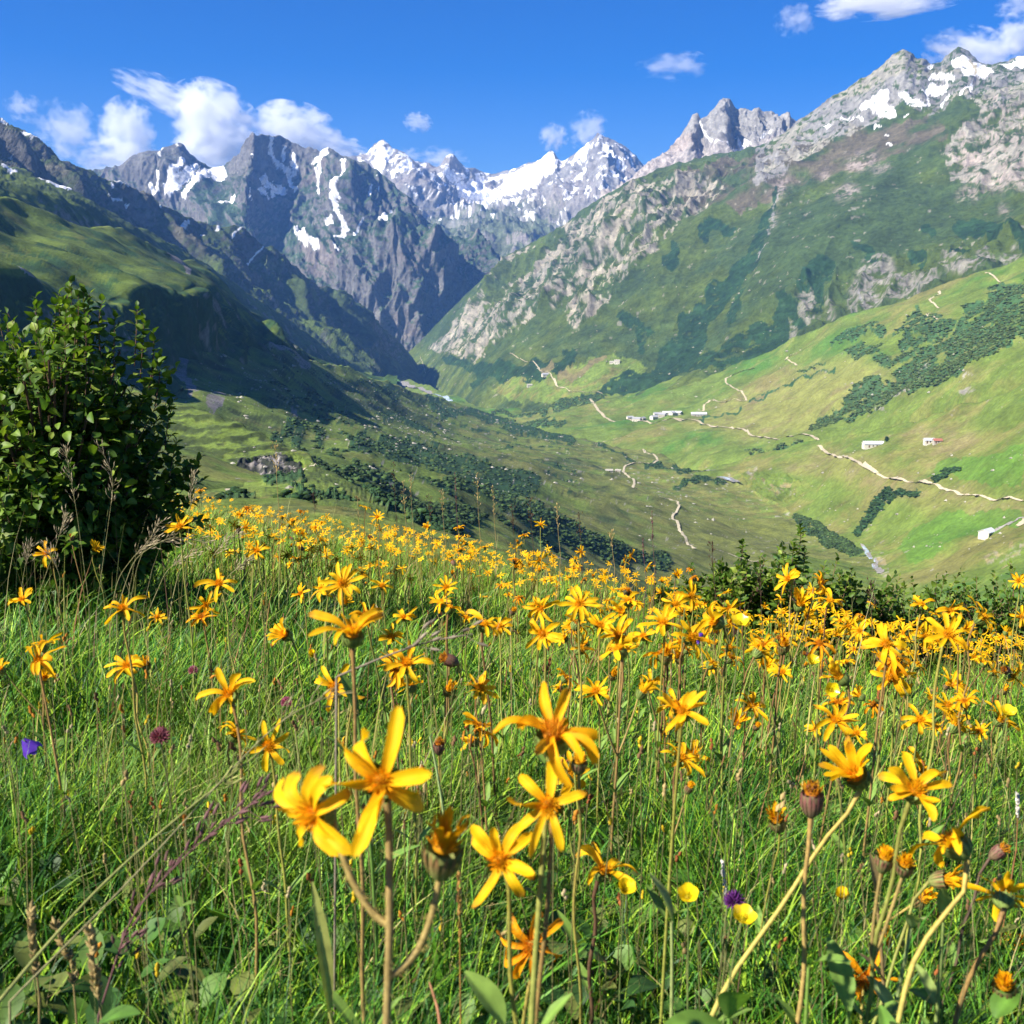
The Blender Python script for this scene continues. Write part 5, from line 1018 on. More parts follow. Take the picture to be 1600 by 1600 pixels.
def axis_rot(ax, spin):
    q = Vector(ax).normalized().to_track_quat('Z', 'Y'); return (q.to_matrix() @ Matrix.Rotation(spin, 3, 'Z')).to_euler()
def put_head(parent, kind, var, pos, ax, spin, size):
    """flower head as part of its plant: petals carry the disc and the calyx"""
    p, d, c, L = head_meshes(kind, var)
    h = link('flower_head', p, parent, pos, axis_rot(ax, spin)); h.scale = (size,) * 3
    link('disc', d, h); link('calyx', c, h)
    return L * size
def make_leaf(b, p, d, up, L, W, c, bend=0.5, fold=0.3, nt=8):
    d = np.array(d, float); d /= np.linalg.norm(d); up = np.array(up, float); s = np.cross(d, up); s /= np.linalg.norm(s) + 1e-9; n = np.cross(s, d)
    t = np.linspace(0, 1, nt); w = W * 0.5 * np.sin(np.pi * np.clip(t * 0.93 + 0.04, 0, 1)) ** 0.8; v = np.array([-1, -0.5, 0, 0.5, 1.0])
    ctr = np.asarray(p)[None] + (t * L)[:, None] * d - (bend * L * t ** 2)[:, None] * n * 0.6
    G = ctr[:, None] + (v[None, :, None] * w[:, None, None]) * s + (np.abs(v)[None, :, None] * fold * w[:, None, None]) * n
    cg = np.broadcast_to(np.array(c), (nt, 5, 3)).copy(); cg[:, 2] *= 1.35
    b.grid(G, cg)
def stem_curve(p0, p1, bow, n=12):
    p0 = np.array(p0, float); p1 = np.array(p1, float); m = (p0 + p1) / 2 + np.array(bow, float); return bez(p0, m, p1, n)
STEMC = np.array([0.36, 0.34, 0.075]); STEMR = np.array([0.30, 0.22, 0.07]); LEAFC = np.array([0.15, 0.25, 0.045])
def hairs(b, pts, rad, rng, n, c):
    i = rng.integers(1, len(pts) - 1, n); a = rng.random(n) * 2 * math.pi
    for k in range(n):
        j = i[k]; p = pts[j] + (pts[j - 1] - pts[j]) * rng.random(); d = np.array([math.cos(a[k]), math.sin(a[k]) , 0.2 * rng.standard_normal()]); q = p + d * rad * (2.4 + 1.2 * rng.random())
        s = np.array([0, 0, 0.00022]); b.add([p + d * rad * 0.9 - s, p + d * rad * 0.9 + s, q], T=[(0, 1, 2)], c=c)
def arnica(label, heads, base, leaves=(), stem_r=0.0019, group=None, name='arnica_plant', hair=0, cat='wildflower', color=None):
    """heads: list of (kind, var, position, axis, spin, size, bow, joint 0..1 or None). The first head ends the main stem; the others branch off it."""
    rng = np.random.default_rng(int(abs(base[0] * 977 + base[1] * 331) * 10) + 3)
    base = np.array(base, float); root = empty(name, base); set_props(root, label, cat, group); main = None; b = MB()
    sc = STEMC if color is None else np.array(color)
    for i, (kind, var, pos, ax, spin, size, bow, joint) in enumerate(heads):
        ax = np.array(ax, float); ax /= np.linalg.norm(ax); pos = np.array(pos, float) - base
        L = put_head(root, kind, var, pos, ax, spin, size); end = pos - ax * L * 0.96
        if main is None:
            m = end * np.array([0.35, 0.35, 0.62]) + np.array(bow); main = bez(np.zeros(3) - np.array([0, 0, 0.02]), m, end, 16)
            # arrive along the head's axis
            t = np.linspace(0, 1, 16)[:, None]; main = main - ax * (0.012 * size * t ** 6); ln = np.linalg.norm(end); main = main + (np.sin(t * (3 + 4 * rng.random()) * math.pi + rng.random() * 6) * t * (1 - t) * 0.06 * ln) * np.array([rng.standard_normal(), 0.4 * rng.standard_normal(), 0]) * 0.5
            main[-1] = end
            rr = np.linspace(stem_r * 1.25, stem_r * 0.85, 16); rr[-1] = stem_r * 1.15
            cc = np.repeat((sc * (0.9 + 0.2 * rng.random()) * (1 - 0.25 * np.linspace(0, 1, 16)[:, None] * np.array([0.2, 1, 1])))[:, None], 7, 1)[:, :6]
            b.tube(main, rr, cc)
            if hair: hairs(b, main, stem_r, rng, hair, sc * 1.6)
        else:
            j = main[int(joint * 15)]; m = j * 0.45 + end * 0.55 + np.array(bow); pts = bez(j, m, end, 10)
            b.tube(pts, np.linspace(stem_r * 0.85, stem_r * 0.75, 10), STEMR * (0.85 + 0.3 * rng.random()))
            if hair: hairs(b, pts, stem_r * 0.8, rng, hair // 2, STEMR * 1.8)
    link('stem', b.mesh('stem', M_STEM), root)
    for (t, az, L, W, el, bend) in leaves:
        lb = MB(); p = main[int(t * 15)]; d = (math.cos(az) * math.cos(el), math.sin(az) * math.cos(el), math.sin(el))
        make_leaf(lb, p, d, (0, 0, 1), L, W, LEAFC * (0.85 + 0.45 * rng.random()), bend); link('leaf', lb.mesh('leaf', M_LEAF), root)
    return root
# ------------------------------------------------------------------ the flowers one can point at
TOCAM = np.array([0, -1.0, 0.25])
def headpos(px, py, D): return unproj(px, py, D)
def base_for(px, py, D):
    """ground point seen under a pixel column at distance D"""
    x = (px - 800) / F * D; return np.array([x, D, float(gz(x, D))])
HERO_AXES = dict(cam=(0, -1, .35), up=(0, -.35, 1), left=(-.8, -.5, .5), right=(.8, -.45, .5), away=(.25, .8, .35), side=(.15, -.1, 1), downl=(-.65, -.75, .12), downr=(.6, -.8, .1), dn=(0, -.9, -.2))
HERO_N = 0
def hero(label, px, py, size_px, kind, ax='up', dia=0.056, bx=None, var=None, leaves=None, extra=(), bow=(0, 0, 0), stem_r=0.0019, scale=1.0, hair=0, color=None, dD=0.0):
    """one arnica: head at a photo pixel, size in pixels, stem foot under pixel column bx"""
    global HERO_N; HERO_N += 1
    if not hair and size_px > 34: hair = 70
    if color is None: color = [STEMC * np.array([.8, .95, .8]), STEMC * 0.8, STEMC * np.array([.65, .85, .8]), STEMR * 0.85][HERO_N % 4]
    scale = scale * {'droop': 1.22, 'up': 1.22, 'wilt': 1.2, 'tube': 1.12, 'shag': 1.12}.get(kind, 1.0)
    D = F * dia / size_px; v = HERO_N if var is None else var; r = np.random.default_rng(HERO_N)
    axv = np.array(HERO_AXES[ax] if isinstance(ax, str) else ax, float) + 0.08 * r.standard_normal(3)
    Db = D + dD + 0.04 * r.standard_normal(); b = base_for(px if bx is None else bx, 0, Db)
    hs = [(kind, v % 7, headpos(px, py, D), axv, r.random() * 6.28, scale, bow, None)]
    for (ex, ey, ek, ea, ej, esc) in extra:
        hs.append((ek, (v + len(hs)) % 7, headpos(ex, ey, D + 0.02 * r.standard_normal()), np.array(HERO_AXES[ea], float), r.random() * 6.28, esc, (0.006 * (1 if ex > px else -1), 0, -0.03), ej))
    if leaves is None:
        a = r.random() * 6.28; leaves = [(0.5, a, 0.045, 0.012, 0.9, 0.3), (0.5, a + 3.14, 0.045, 0.012, 0.9, 0.3), (0.08, a + 1.5, 0.09, 0.024, 0.5, 0.5), (0.08, a + 4.6, 0.09, 0.024, 0.5, 0.5)]
    return arnica(label, hs, b, leaves, stem_r, None, hair=hair, color=color)
if on('flowers'):
    H = hero
    # --- the group nearest the camera
    H('big yellow arnica with two long petals up and one hanging, on a thick hairy stem', 596, 1222, 150, 'few', (-.1, -.9, .35), bx=575, stem_r=0.0030, hair=260, var=2, scale=1.18, extra=[(490, 1272, 'droop', 'downl', 0.80, 1.2), (694, 1325, 'tube', 'side', 0.78, 1.35)], leaves=[(0.50, 2.6, 0.05, 0.014, 1.0, 0.4), (0.52, 0.1, 0.055, 0.010, 0.2, 0.2)], color=(0.27, 0.23, 0.08))
    H('shaggy orange arnica with a fat green calyx seen from below', 864, 1150, 118, 'shag', (.05, -.15, 1), bx=800, stem_r=0.0028, hair=200, scale=1.25, leaves=[(0.30, 3.4, 0.09, 0.03, 0.8, 0.4), (0.55, 0.3, 0.05, 0.014, 1.0, 0.3)])
    H('yellow arnica with spread petals just under the shaggy one', 858, 1258, 122, 'open', (-.35, -.85, .35), bx=828, stem_r=0.0022, hair=120, scale=1.1, var=3)
    H('yellow arnica facing the camera beside the half open tube', 782, 1345, 122, 'open', (-.15, -.9, .45), bx=840, stem_r=0.0022, hair=120, scale=1.15, var=5)
    H('wilted arnica with one long orange petal hanging straight down', 833, 1478, 95, 'wilt', (-.2, -.7, .4), bx=790, stem_r=0.0024, hair=120, scale=1.15, var=1)
    H('arnica on a dark brown stem with petals raised to one side', 942, 1362, 84, 'few', (.25, -.25, .9), bx=930, stem_r=0.0026, hair=120, var=4, color=(0.10, 0.065, 0.035))
    H('tall side lit arnica with three petals held level above a dark calyx', 551, 992, 96, 'few', (.05, -.2, 1), bx=545, var=6, stem_r=0.0021, hair=60, scale=1.05, leaves=[(0.28, 2.5, 0.08, 0.013, 0.9, 0.5), (0.28, 0.4, 0.06, 0.013, 1.1, 0.4), (0.68, 0.2, 0.05, 0.014, 1.2, 0.2)])
    H('yellow arnica hanging close beside the tall side lit one', 523, 1072, 56, 'droop', 'cam', bx=512)
    H('yellow arnica with calyx turned down on a long slanting stem', 1338, 1212, 88, 'up', (-.45, -.35, .85), bx=1010, stem_r=0.0026, hair=140, scale=1.1, dD=-0.15, leaves=[(0.30, 2.4, 0.05, 0.014, 0.9, 0.5), (0.45, 0.2, 0.05, 0.014, 0.6, 0.5)], color=(0.42, 0.40, 0.09))
    H('yellow arnica with a dark beetle hole beside its raised petals', 1430, 1236, 102, 'open', (.15, -.5, .9), bx=1380, stem_r=0.0022, hair=100, scale=1.1, var=2, extra=[(1415, 1350, 'bud', 'up', 0.62, 1.0), (1383, 1340, 'bud', 'side', 0.6, 1.0)])
    H('purple brown arnica bud alone on a straight hairy stem', 1269, 1240, 46, 'brown', (0, -.1, 1), dia=0.026, bx=1296, stem_r=0.0024, hair=160, scale=1.25, color=(0.36, 0.29, 0.09), leaves=[(0.30, 0.4, 0.10, 0.028, 1.1, 0.3), (0.30, 2.8, 0.10, 0.026, 1.1, 0.3), (0.06, 4.4, 0.12, 0.036, 0.8, 0.4)])
    H('small half open arnica on a thin reddish stalk by the brown bud', 1214, 1282, 40, 'tube', (-.3, -.3, .9), dia=0.03, bx=1210, stem_r=0.0013)
    H('arnica seen from behind with its green calyx over drooping petals', 1492, 1318, 100, 'droop', (-.55, .55, .35), bx=1330, stem_r=0.0026, hair=120, scale=1.1, dD=-0.1, color=(0.42, 0.40, 0.09))
    H('half closed arnica with red streaked bracts under the one seen from behind', 1478, 1375, 52, 'tube', (.75, -.45, .5), dia=0.034, bx=1360, stem_r=0.0019)
    H('arnica turned away showing its dark underside at the frame edge', 1568, 1402, 92, 'flat', (.35, .75, .35), bx=1502, stem_r=0.0028, hair=140, scale=1.1)
    H('stubby orange bud low in the corner', 1570, 1540, 56, 'bud', (-.2, -.3, 1), dia=0.03, bx=1600, stem_r=0.0020, scale=1.2)
    H('withered orange arnica sunk in the leaves under the brown bud', 1352, 1530, 84, 'wilt', (-.3, -.6, .3), bx=1400, stem_r=0.0019)
    H('second withered orange arnica above the sunken one', 1380, 1478, 66, 'shag', (.5, -.6, .3), bx=1420)
    H('dark dry seed head beside the one seen from behind', 1566, 1328, 40, 'brown', (.6, -.2, .5), dia=0.03, bx=1530, color=(0.10, 0.08, 0.05))
    # --- second row
    for (px, py, s, kind, ax, bx, label) in [
        (636, 1039, 72, 'open', (.1, -.45, .9), 642, 'open arnica with wide star of petals behind the dry stalk'),
        (535, 912, 60, 'flat', (.05, -.75, .6), 540, 'arnica facing the camera on the edge of the shade'),
        (343, 913, 42, 'droop', (0, -.45, .9), 358, 'arnica like a small lampshade on a bare pale stem'),
        (358, 1086, 76, 'few', (-.2, -.5, .8), 365, 'arnica with long petals thrown to both sides'),
        (420, 1166, 76, 'open', (0, -.85, .5), 424, 'arnica with pointed petals above the long grass stalks'),
        (200, 1042, 50, 'droop', (-.2, -.4, .9), 205, 'front arnica of a close pair with hanging petals'),
        (228, 1038, 40, 'tube', (.2, -.2, 1), 220, 'narrow half closed arnica of the close pair'),
        (60, 1034, 60, 'few', (0, -.35, .9), 60, 'arnica with raised petals near the frame edge above the bellflower'),
        (35, 938, 42, 'open', (-.1, -.4, .9), 40, 'arnica at the frame edge with dark bush behind'),
        (192, 952, 56, 'few', (.2, -.3, .9), 195, 'arnica with petals swept sideways below the bush'),
        (281, 824, 40, 'flat', (0, -.5, .85), 283, 'arnica standing clear against the dark foot of the bush'),
        (112, 838, 26, 'brown', (.1, -.1, 1), 117, 'tall spent arnica head before the bush'),
        (147, 860, 26, 'up', (.5, -.3, .8), 150, 'half opened arnica leaning before the bush'),
        (73, 865, 30, 'droop', (-.2, -.8, .3), 78, 'drooping arnica against the lowest leaves of the bush'),
        (402, 862, 36, 'open', (0, -.5, .8), 404, 'arnica beside the long shadow of the bush'),
        (315, 966, 40, 'shag', (0, -.5, .8), 318, 'shaggy arnica among bleached grass'),
        (245, 965, 30, 'open', (.3, -.5, .8), 248, 'small arnica among bleached grass'),
        (470, 928, 32, 'open', (-.3, -.6, .7), 474, 'small arnica in the bush shadow with a twisted petal'),
        (597, 916, 34, 'open', (0, -.6, .8), 600, 'small upright arnica at the rim of the bush shadow'),
        (697, 918, 36, 'flat', (0, -.7, .7), 698, 'neat round arnica facing the camera past the shadow'),
        (632, 965, 34, 'few', (-.1, -.5, .8), 640, 'thin arnica with two upright petals'),
        (690, 942, 34, 'droop', (-.4, -.4, .8), 694, 'arnica with dark centre hanging to one side'),
        (728, 966, 30, 'open', (.3, -.3, .9), 730, 'low arnica leaning towards the sunlit side'),
        (748, 1076, 56, 'open', (.35, -.5, .8), 765, 'bright arnica alone in the middle of the grass'),
        (1066, 1112, 88, 'open', (-.2, -.6, .8), 1056, 'large bright arnica with curled petals above two smaller ones'),
        (1036, 1142, 36, 'droop', (-.2, -.7, .4), 1044, 'small closed arnica hanging under the large bright one'),
        (1083, 1180, 46, 'droop', (.1, -.8, .3), 1070, 'orange arnica lowest of the three on one clump'),
        (1150, 1130, 44, 'up', (.1, -.5, .8), 1142, 'arnica with round top and bare green calyx'),
        (1168, 1183, 20, 'brown', (0, -.2, 1), 1165, 'small red brown bud below the bare green calyx'),
        (335, 1284, 48, 'wilt', (0, -.6, .5), 345, 'faded arnica under the purple grass plume'),
        (780, 980, 46, 'open', (-.1, -.5, .8), 786, 'arnica with petals folded over in the middle row'),
        (840, 945, 30, 'open', (0, -.5, .8), 843, 'small arnica at the start of the dense bank'),
        (905, 945, 62, 'flat', (0, -.6, .75), 910, 'big crowded arnica at the front of the dense bank'),
        (938, 978, 50, 'open', (.05, -.6, .8), 945, 'arnica with round dark eye beside the big crowded one'),
        (982, 940, 44, 'open', (0, -.3, 1), 987, 'arnica spreading flat over a dark stem'),
        (1055, 945, 42, 'flat', (.1, -.5, .8), 1060, 'arnica catching the sun beside the violet bell'),
        (1037, 975, 50, 'droop', (-.1, -.4, .9), 1037, 'arnica with petals like wings left of the violet bell'.replace(' left of', ' close to')),
        (1200, 1036, 40, 'few', (0, -.6, .6), 1200, 'arnica hanging like a bell on a reddish stem'),
        (1395, 1056, 52, 'droop', (-.1, -.8, .4), 1392, 'arnica with broad petals hanging before the bank'),
        (1385, 1008, 60, 'droop', (-.2, -.7, .5), 1390, 'largest drooping arnica in the bank by the hedge'),
        (1480, 992, 70, 'flat', (.1, -.7, .6), 1478, 'wide star of arnica in front of the hedge'),
        (1440, 946, 40, 'open', (0, -.2, 1), 1438, 'arnica flattened like an umbrella before the hedge'),
        (1485, 955, 38, 'few', (.2, -.5, .8), 1483, 'arnica with upright fan of petals before the hedge'),
        (1533, 966, 46, 'droop', (.5, -.4, .7), 1535, 'arnica leaning away on a bent stem before the hedge'),
        (1592, 908, 30, 'open', (-.5, -.6, .5), 1610, 'arnica cut by the frame edge over the hedge'),
        (1504, 1105, 26, 'tube', (0, -.2, 1), 1506, 'closed yellow arnica on a tall stalk in the grass'),
        (845, 820, 20, 'open', (0, -.6, .8), 848, 'small arnica standing above the crest against the valley'),
        (590, 808, 22, 'flat', (0, -.7, .6), 592, 'small arnica standing above the crest near the tall stalks'),
    ]: H(label, px, py, s, kind, ax, bx=bx)
    H('tall arnica with three heads on one branching stem in front of the hedge', 1250, 945, 44, 'up', (0, -.4, .9), bx=1235, extra=[(1232, 905, 'droop', 'left', 0.8, 1.0), (1280, 912, 'shag', 'right', 0.78, 1.0)], hair=40)

    # --- the bank of arnica: prototypes, then copies of the thing and each of its parts
    rng = np.random.default_rng(77); protos = []
    kinds = ['open', 'flat', 'droop', 'shag', 'few', 'up', 'open', 'droop', 'wilt', 'tube', 'shag', 'droop', 'brown', 'few', 'up', 'droop', 'bud', 'open']
    for i, k in enumerate(kinds):
        h = 0.30 + 0.19 * rng.random(); a = rng.random() * 6.28
        ax = np.array([0.55 * rng.standard_normal(), -0.35 + 0.5 * rng.standard_normal(), 0.85])
        heads = [(k, i % 7, (0.03 * rng.standard_normal(), 0.03 * rng.standard_normal(), h), ax, rng.random() * 6, 0.95 + 0.2 * rng.random(), (0.015 * rng.standard_normal(), 0, 0), None)]
        if i % 5 == 2: heads.append((['tube', 'bud', 'up'][i % 3], (i + 2) % 7, (0.05, 0.01, h * 0.86), (0.5, -.2, .8), 1.0, 0.85, (0, 0, -0.01), 0.6))
        if i % 7 == 3: heads.append(('open', (i + 4) % 7, (-0.045, 0.0, h * 0.9), (-0.5, -.4, .8), 2.0, 0.85, (0, 0, -0.01), 0.66))
        protos.append(arnica('', heads, (0, 0, 0), [(0.5, a, 0.04, 0.011, 0.9, 0.3), (0.5, a + 3.1, 0.04, 0.011, 0.9, 0.3), (0.1, a + 1.5, 0.08, 0.022, 0.5, 0.5)], 0.0018, group='-', color=[STEMC * np.array([.75, .95, .8]), STEMR * 0.8, STEMC * np.array([.55, .75, .7]), (0.20, 0.13, 0.05)][i % 4]))
    def wdens(px, py):
        w = 0.13 + 1.3 * math.exp(-((px - 1330) / 360) ** 2 - ((py - 1020) / 85) ** 2) + 1.1 * math.exp(-((px - 960) / 170) ** 2 - ((py - 905) / 60) ** 2) + 1.0 * math.exp(-((px - 560) / 330) ** 2 - ((py - 822) / 40) ** 2)
        w += 0.5 * math.exp(-((px - 1180) / 200) ** 2 - ((py - 940) / 60) ** 2)
        if px < 300 and py < 930: w *= 0.25
        if 250 < px < 760 and 870 < py < 1000: w *= 0.45
        if py > 1170: w *= 0.3
        return w
    spots = []
    while len(spots) < 232:
        px = rng.uniform(-20, 1640); D = 1.5 * (7.5 / 1.5) ** rng.random(); x = (px - 800) / F * D; g = float(gz(x, D)); h = 0.41
        _, py, _ = project((x, D, g + h))
        if rng.random() * 1.25 > wdens(px, py): continue
        if px > 1110 and py < 935 + 0.02 * (px - 1110): continue
        if any((x - a) ** 2 + (D - b_) ** 2 < (0.05 * math.sqrt(D)) ** 2 for a, b_, _, _ in spots): continue
        spots.append((x, D, g, (px, py)))
    spots.sort(key=lambda s: s[1])
    used = set()
    ZONES = [('arnica plants of the bank along the hedge', 'yellow arnica crowded with others in the bank along the hedge', lambda px, py: px > 1120),
             ('arnica plants of the dense middle bank', 'yellow arnica crowded with others where the meadow dips to the valley', lambda px, py: 780 < px <= 1120 and py < 1010),
             ('arnica plants along the crest', 'small yellow arnica crowded along the crest beyond the bush shadow', lambda px, py: px <= 780 and py < 900),
             ('arnica plants scattered in the grass', 'yellow arnica scattered singly in the open grass', lambda px, py: True)]
    for k, (x, D, g, (px, py)) in enumerate(spots):
        i = int(rng.integers(len(protos))); pr = protos[i]
        if i not in used: used.add(i); root = pr
        else:
            root = pr.copy(); col.objects.link(root)
            for ch in pr.children:
                c1 = ch.copy(); col.objects.link(c1); c1.parent = root
                for sub in ch.children:
                    c2 = sub.copy(); col.objects.link(c2); c2.parent = c1
        root.location = (x, D, g - 0.01); root.rotation_euler = (0.06 * rng.standard_normal(), 0.06 * rng.standard_normal(), 0.9 * rng.standard_normal()); s = 0.85 + 0.35 * rng.random(); root.scale = (s, s, s)
        for grp, lab, test in ZONES:
            if test(px, py): root['label'] = lab; root['group'] = grp; break
    for i, pr in enumerate(protos):
        if i not in used:
            for ch in list(pr.children_recursive): bpy.data.objects.remove(ch)
            bpy.data.objects.remove(pr)

    # --- the far carpet of yellow heads: past counting, one object
    b = MB(); n = 0; rng = np.random.default_rng(99)
    dirs = [(math.cos(a), math.sin(a)) for a in np.linspace(0, 2 * math.pi, 8, endpoint=False)]
    while n < 1700:
        D = 4.5 * (38 / 4.5) ** (rng.random() ** 1.15); px = rng.uniform(250, 1760); x = (px - 800) / F * D; g = float(gz(x, D)); h = 0.30 + 0.16 * rng.random(); _, py, _ = project((x, D, g + h))
        if rng.random() > 0.25 + 0.75 * (fbm(np.array([x * 0.5, D * 0.35, 0]), 3, 0.5, 2) > -0.06): continue
        if px > 1060 and py < 945: continue
        n += 1; p = np.array([x + 0.02 * rng.standard_normal(), D, g + h]); c = (YEL if rng.random() < 0.6 else GOLD) * (0.85 + 0.3 * rng.random()); R = 0.020 + 0.009 * rng.random()
        tilt = np.array([0.35 * rng.standard_normal(), -0.5 + 0.35 * rng.standard_normal(), 1.0]); tilt /= np.linalg.norm(tilt); u = np.cross(tilt, (1, 0.2, 0.1)); u /= np.linalg.norm(u); v = np.cross(tilt, u)
        for (ca, sa) in dirs:
            if rng.random() < 0.12: continue
            d = ca * u + sa * v; s = -sa * u + ca * v; R2 = R * (0.8 + 0.4 * rng.random()); up = tilt * R * 0.25 * rng.standard_normal()
            b.add([p + d * 0.006 - s * 0.0025, p + d * 0.006 + s * 0.0025, p + d * R2 + s * 0.0034 + up, p + d * R2 - s * 0.0034 + up], [(0, 1, 2, 3)], c=c)
        a5 = [p + (u * math.cos(t) + v * math.sin(t)) * 0.007 + tilt * 0.001 for t in np.linspace(0, 6.28, 6, endpoint=False)] + [p + tilt * 0.006]
        b.add(a5, T=[(i, (i + 1) % 6, 6) for i in range(6)], c=ORA * 0.9)
        b.tube([(x, D, g - 0.01), (x + 0.004, D, g + h * 0.5), p - tilt * 0.002], 0.0017, STEMC * 0.9, 3)
    set_props(link('far_wildflowers', b.mesh('far_wildflowers', M_PETAL)), 'carpet of small yellow flower heads towards the crest', 'wildflowers', None, 'stuff')

    # --- buttercups, bellflowers, clover
    def buttercup(label, px, py, size_px, ax, bx=None, closed=0.0, group=None):
        D = F * 0.024 / size_px; rng = np.random.default_rng(int(px)); p = headpos(px, py, D); ba = base_for(bx or px + 4, 0, D + 0.02); root = empty('buttercup', ba); set_props(root, label, 'wildflower', group)
        b = MB()
        for i in range(5):
            a = 2 * math.pi * i / 5 + 0.2 * rng.random(); nt, nc = 6, 5; t = np.linspace(0, 1, nt); ang = (0.75 - 0.45 * closed) + (0.35 - closed * 0.5) * t; seg = 0.0125 / (nt - 1)
            r = np.concatenate([[0], np.cumsum(np.sin(ang[:-1]) * seg)]) + 0.001; z = np.concatenate([[0], np.cumsum(np.cos(ang[:-1]) * seg)])
            w = 0.0056 * np.array([0.25, 0.7, 1.0, 1.12, 1.0, 0.45]); v = np.linspace(-1, 1, nc); ra = np.array([math.cos(a), math.sin(a), 0]); ta = np.array([-math.sin(a), math.cos(a), 0])
            G = (r[:, None] * ra + z[:, None] * np.array([0, 0, 1.0]))[:, None] + v[None, :, None] * w[:, None, None] * ta - (v ** 2 * 0.25)[None, :, None] * w[:, None, None] * ra + (v ** 2 * 0.12)[None, :, None] * w[:, None, None] * np.array([0, 0, 1.0])
            b.grid(G, np.array([0.86, 0.62, 0.01])[None, None] * (np.array([0.55, 0.8, 0.95, 1.0, 1.0, 1.0])[:, None, None]) * (0.88 + 0.2 * rng.random()) * np.array([1, .96, 1.04, .96, 1])[None, :, None])
        axv = np.array(ax, float); axv /= np.linalg.norm(axv); fl = link('flower_head', b.mesh('flower_head', M_BUTTER), root, p - ba, axis_rot(axv, rng.random() * 6)); fl.scale = (1.15,) * 3
        link('disc', make_disc(rng, 0.0034, 0.0030, (0.62, 0.48, 0.02), 0.0012, 24).mesh('disc', M_PETAL), fl)
        sb = MB(); sb.tube(bez((0, 0, -0.02), (p - ba) * np.array([0.2, 0.2, 0.7]), p - ba - axv * 0.001, 12), 0.0009, (0.13, 0.18, 0.05), 5); link('stem', sb.mesh('stem', M_STEM), root)
        for i in range(3): lb = MB(); make_leaf(lb, (p - ba) * 0.3, (math.cos(i * 2.1), math.sin(i * 2.1), 0.8), (0, 0, 1), 0.03, 0.007, LEAFC, 0.4); link('leaf', lb.mesh('leaf', M_LEAF), root)
        return root
    M_BUTTER = mat_leafy('buttercup_petal', 0.25, 0.22, 0.6, 0.05, 90.0, (1, .95, .4))
    for a in [('buttercup facing the camera on a thin stalk in mid meadow', 1298, 1078, 25, (0, -.9, .4), None, 0), ('buttercup just behind the one facing the camera', 1268, 1036, 24, (.1, -.5, .8), None, .3), ('wide pale buttercup in front of the hedge bank', 1155, 976, 30, (0, -.4, .9), None, 0),
              ('buttercup beside the slanting stem', 1075, 1403, 42, (-.1, -.5, .8), 1110, .3), ('wide open buttercup under the purple clover', 1160, 1438, 44, (.1, -.35, .9), 1150, .1), ('closed buttercup between the brown bud and the pale leaf', 1318, 1402, 34, (-.3, -.4, .8), 1330, .7),
              ('buttercup half hidden behind the dark stem', 975, 1392, 38, (.2, -.5, .8), 985, .4), ('small round buttercup in clear grass', 1012, 1216, 18, (0, -.4, .9), None, .8), ('small round yellow ball before the shadow', 488, 1025, 19, (0, -.4, .9), None, .9),
              ('buttercup bud under the arnica with hanging petals', 408, 1281, 22, (0, -.2, 1), None, .9), ('buttercup near the frame edge in thick stalks', 1574, 1118, 30, (-.1, -.4, .9), None, .3), ('tiny buttercup against the grass near the large bright arnica', 940, 1158, 14, (0, -.5, .8), None, .5),
              ('tiny yellow buttercup low beside the slanting stem foot', 1070, 1515, 24, (0, -.4, .9), None, .8)]:
        buttercup(*a[:5], bx=a[5], closed=a[6])
    def bellflower(label, px, py, size_px, ax):
        D = F * 0.026 / size_px; p = headpos(px, py, D); ba = base_for(px + 6, 0, D + 0.02); root = empty('bellflower', ba); set_props(root, label, 'wildflower')
        t = np.linspace(0, 1, 14); a = np.linspace(0, 2 * math.pi, 40, endpoint=False); r = 0.003 + 0.0085 * np.sin(np.clip(t * 1.05, 0, 1) * 1.45) + 0.004 * t ** 4; z = -0.021 * t
        lob = np.cos(a * 5) * 0.5 + 0.5
        G = np.stack([r[:, None] * np.cos(a), r[:, None] * np.sin(a), z[:, None] - 0.008 * (t ** 5)[:, None] * lob], -1); b = MB(); b.grid(G, (0.13, 0.05, 0.50), wrap=True)
        axv = np.array(ax, float); axv /= np.linalg.norm(axv); h = link('flower_head', b.mesh('flower_head', M_PETAL), root, p - ba - axv * -0.010, axis_rot(axv, 0.3))
        cb = MB()
        for i in range(5): make_leaf(cb, (0, 0, 0.001), (math.cos(i * 1.256), math.sin(i * 1.256), -0.4), (0, 0, 1), 0.009, 0.0022, (0.06, 0.12, 0.03), 0.2)
        link('calyx', cb.mesh('calyx', M_LEAF), h)
        sb = MB(); e = p - ba + axv * 0.010; sb.tube(bez((0, 0, -0.02), (e[0] * 0.3, e[1] * 0.3, e[2] * 1.1), e, 12), 0.0008, (0.10, 0.15, 0.05), 5); link('stem', sb.mesh('stem', M_STEM), root)
    bellflower('violet bellflower hanging in the grass near the frame edge', 42, 1162, 27, (-.5, -.15, .8)); bellflower('violet bellflower in the dense bank of yellow', 1093, 994, 17, (.6, .1, .4))
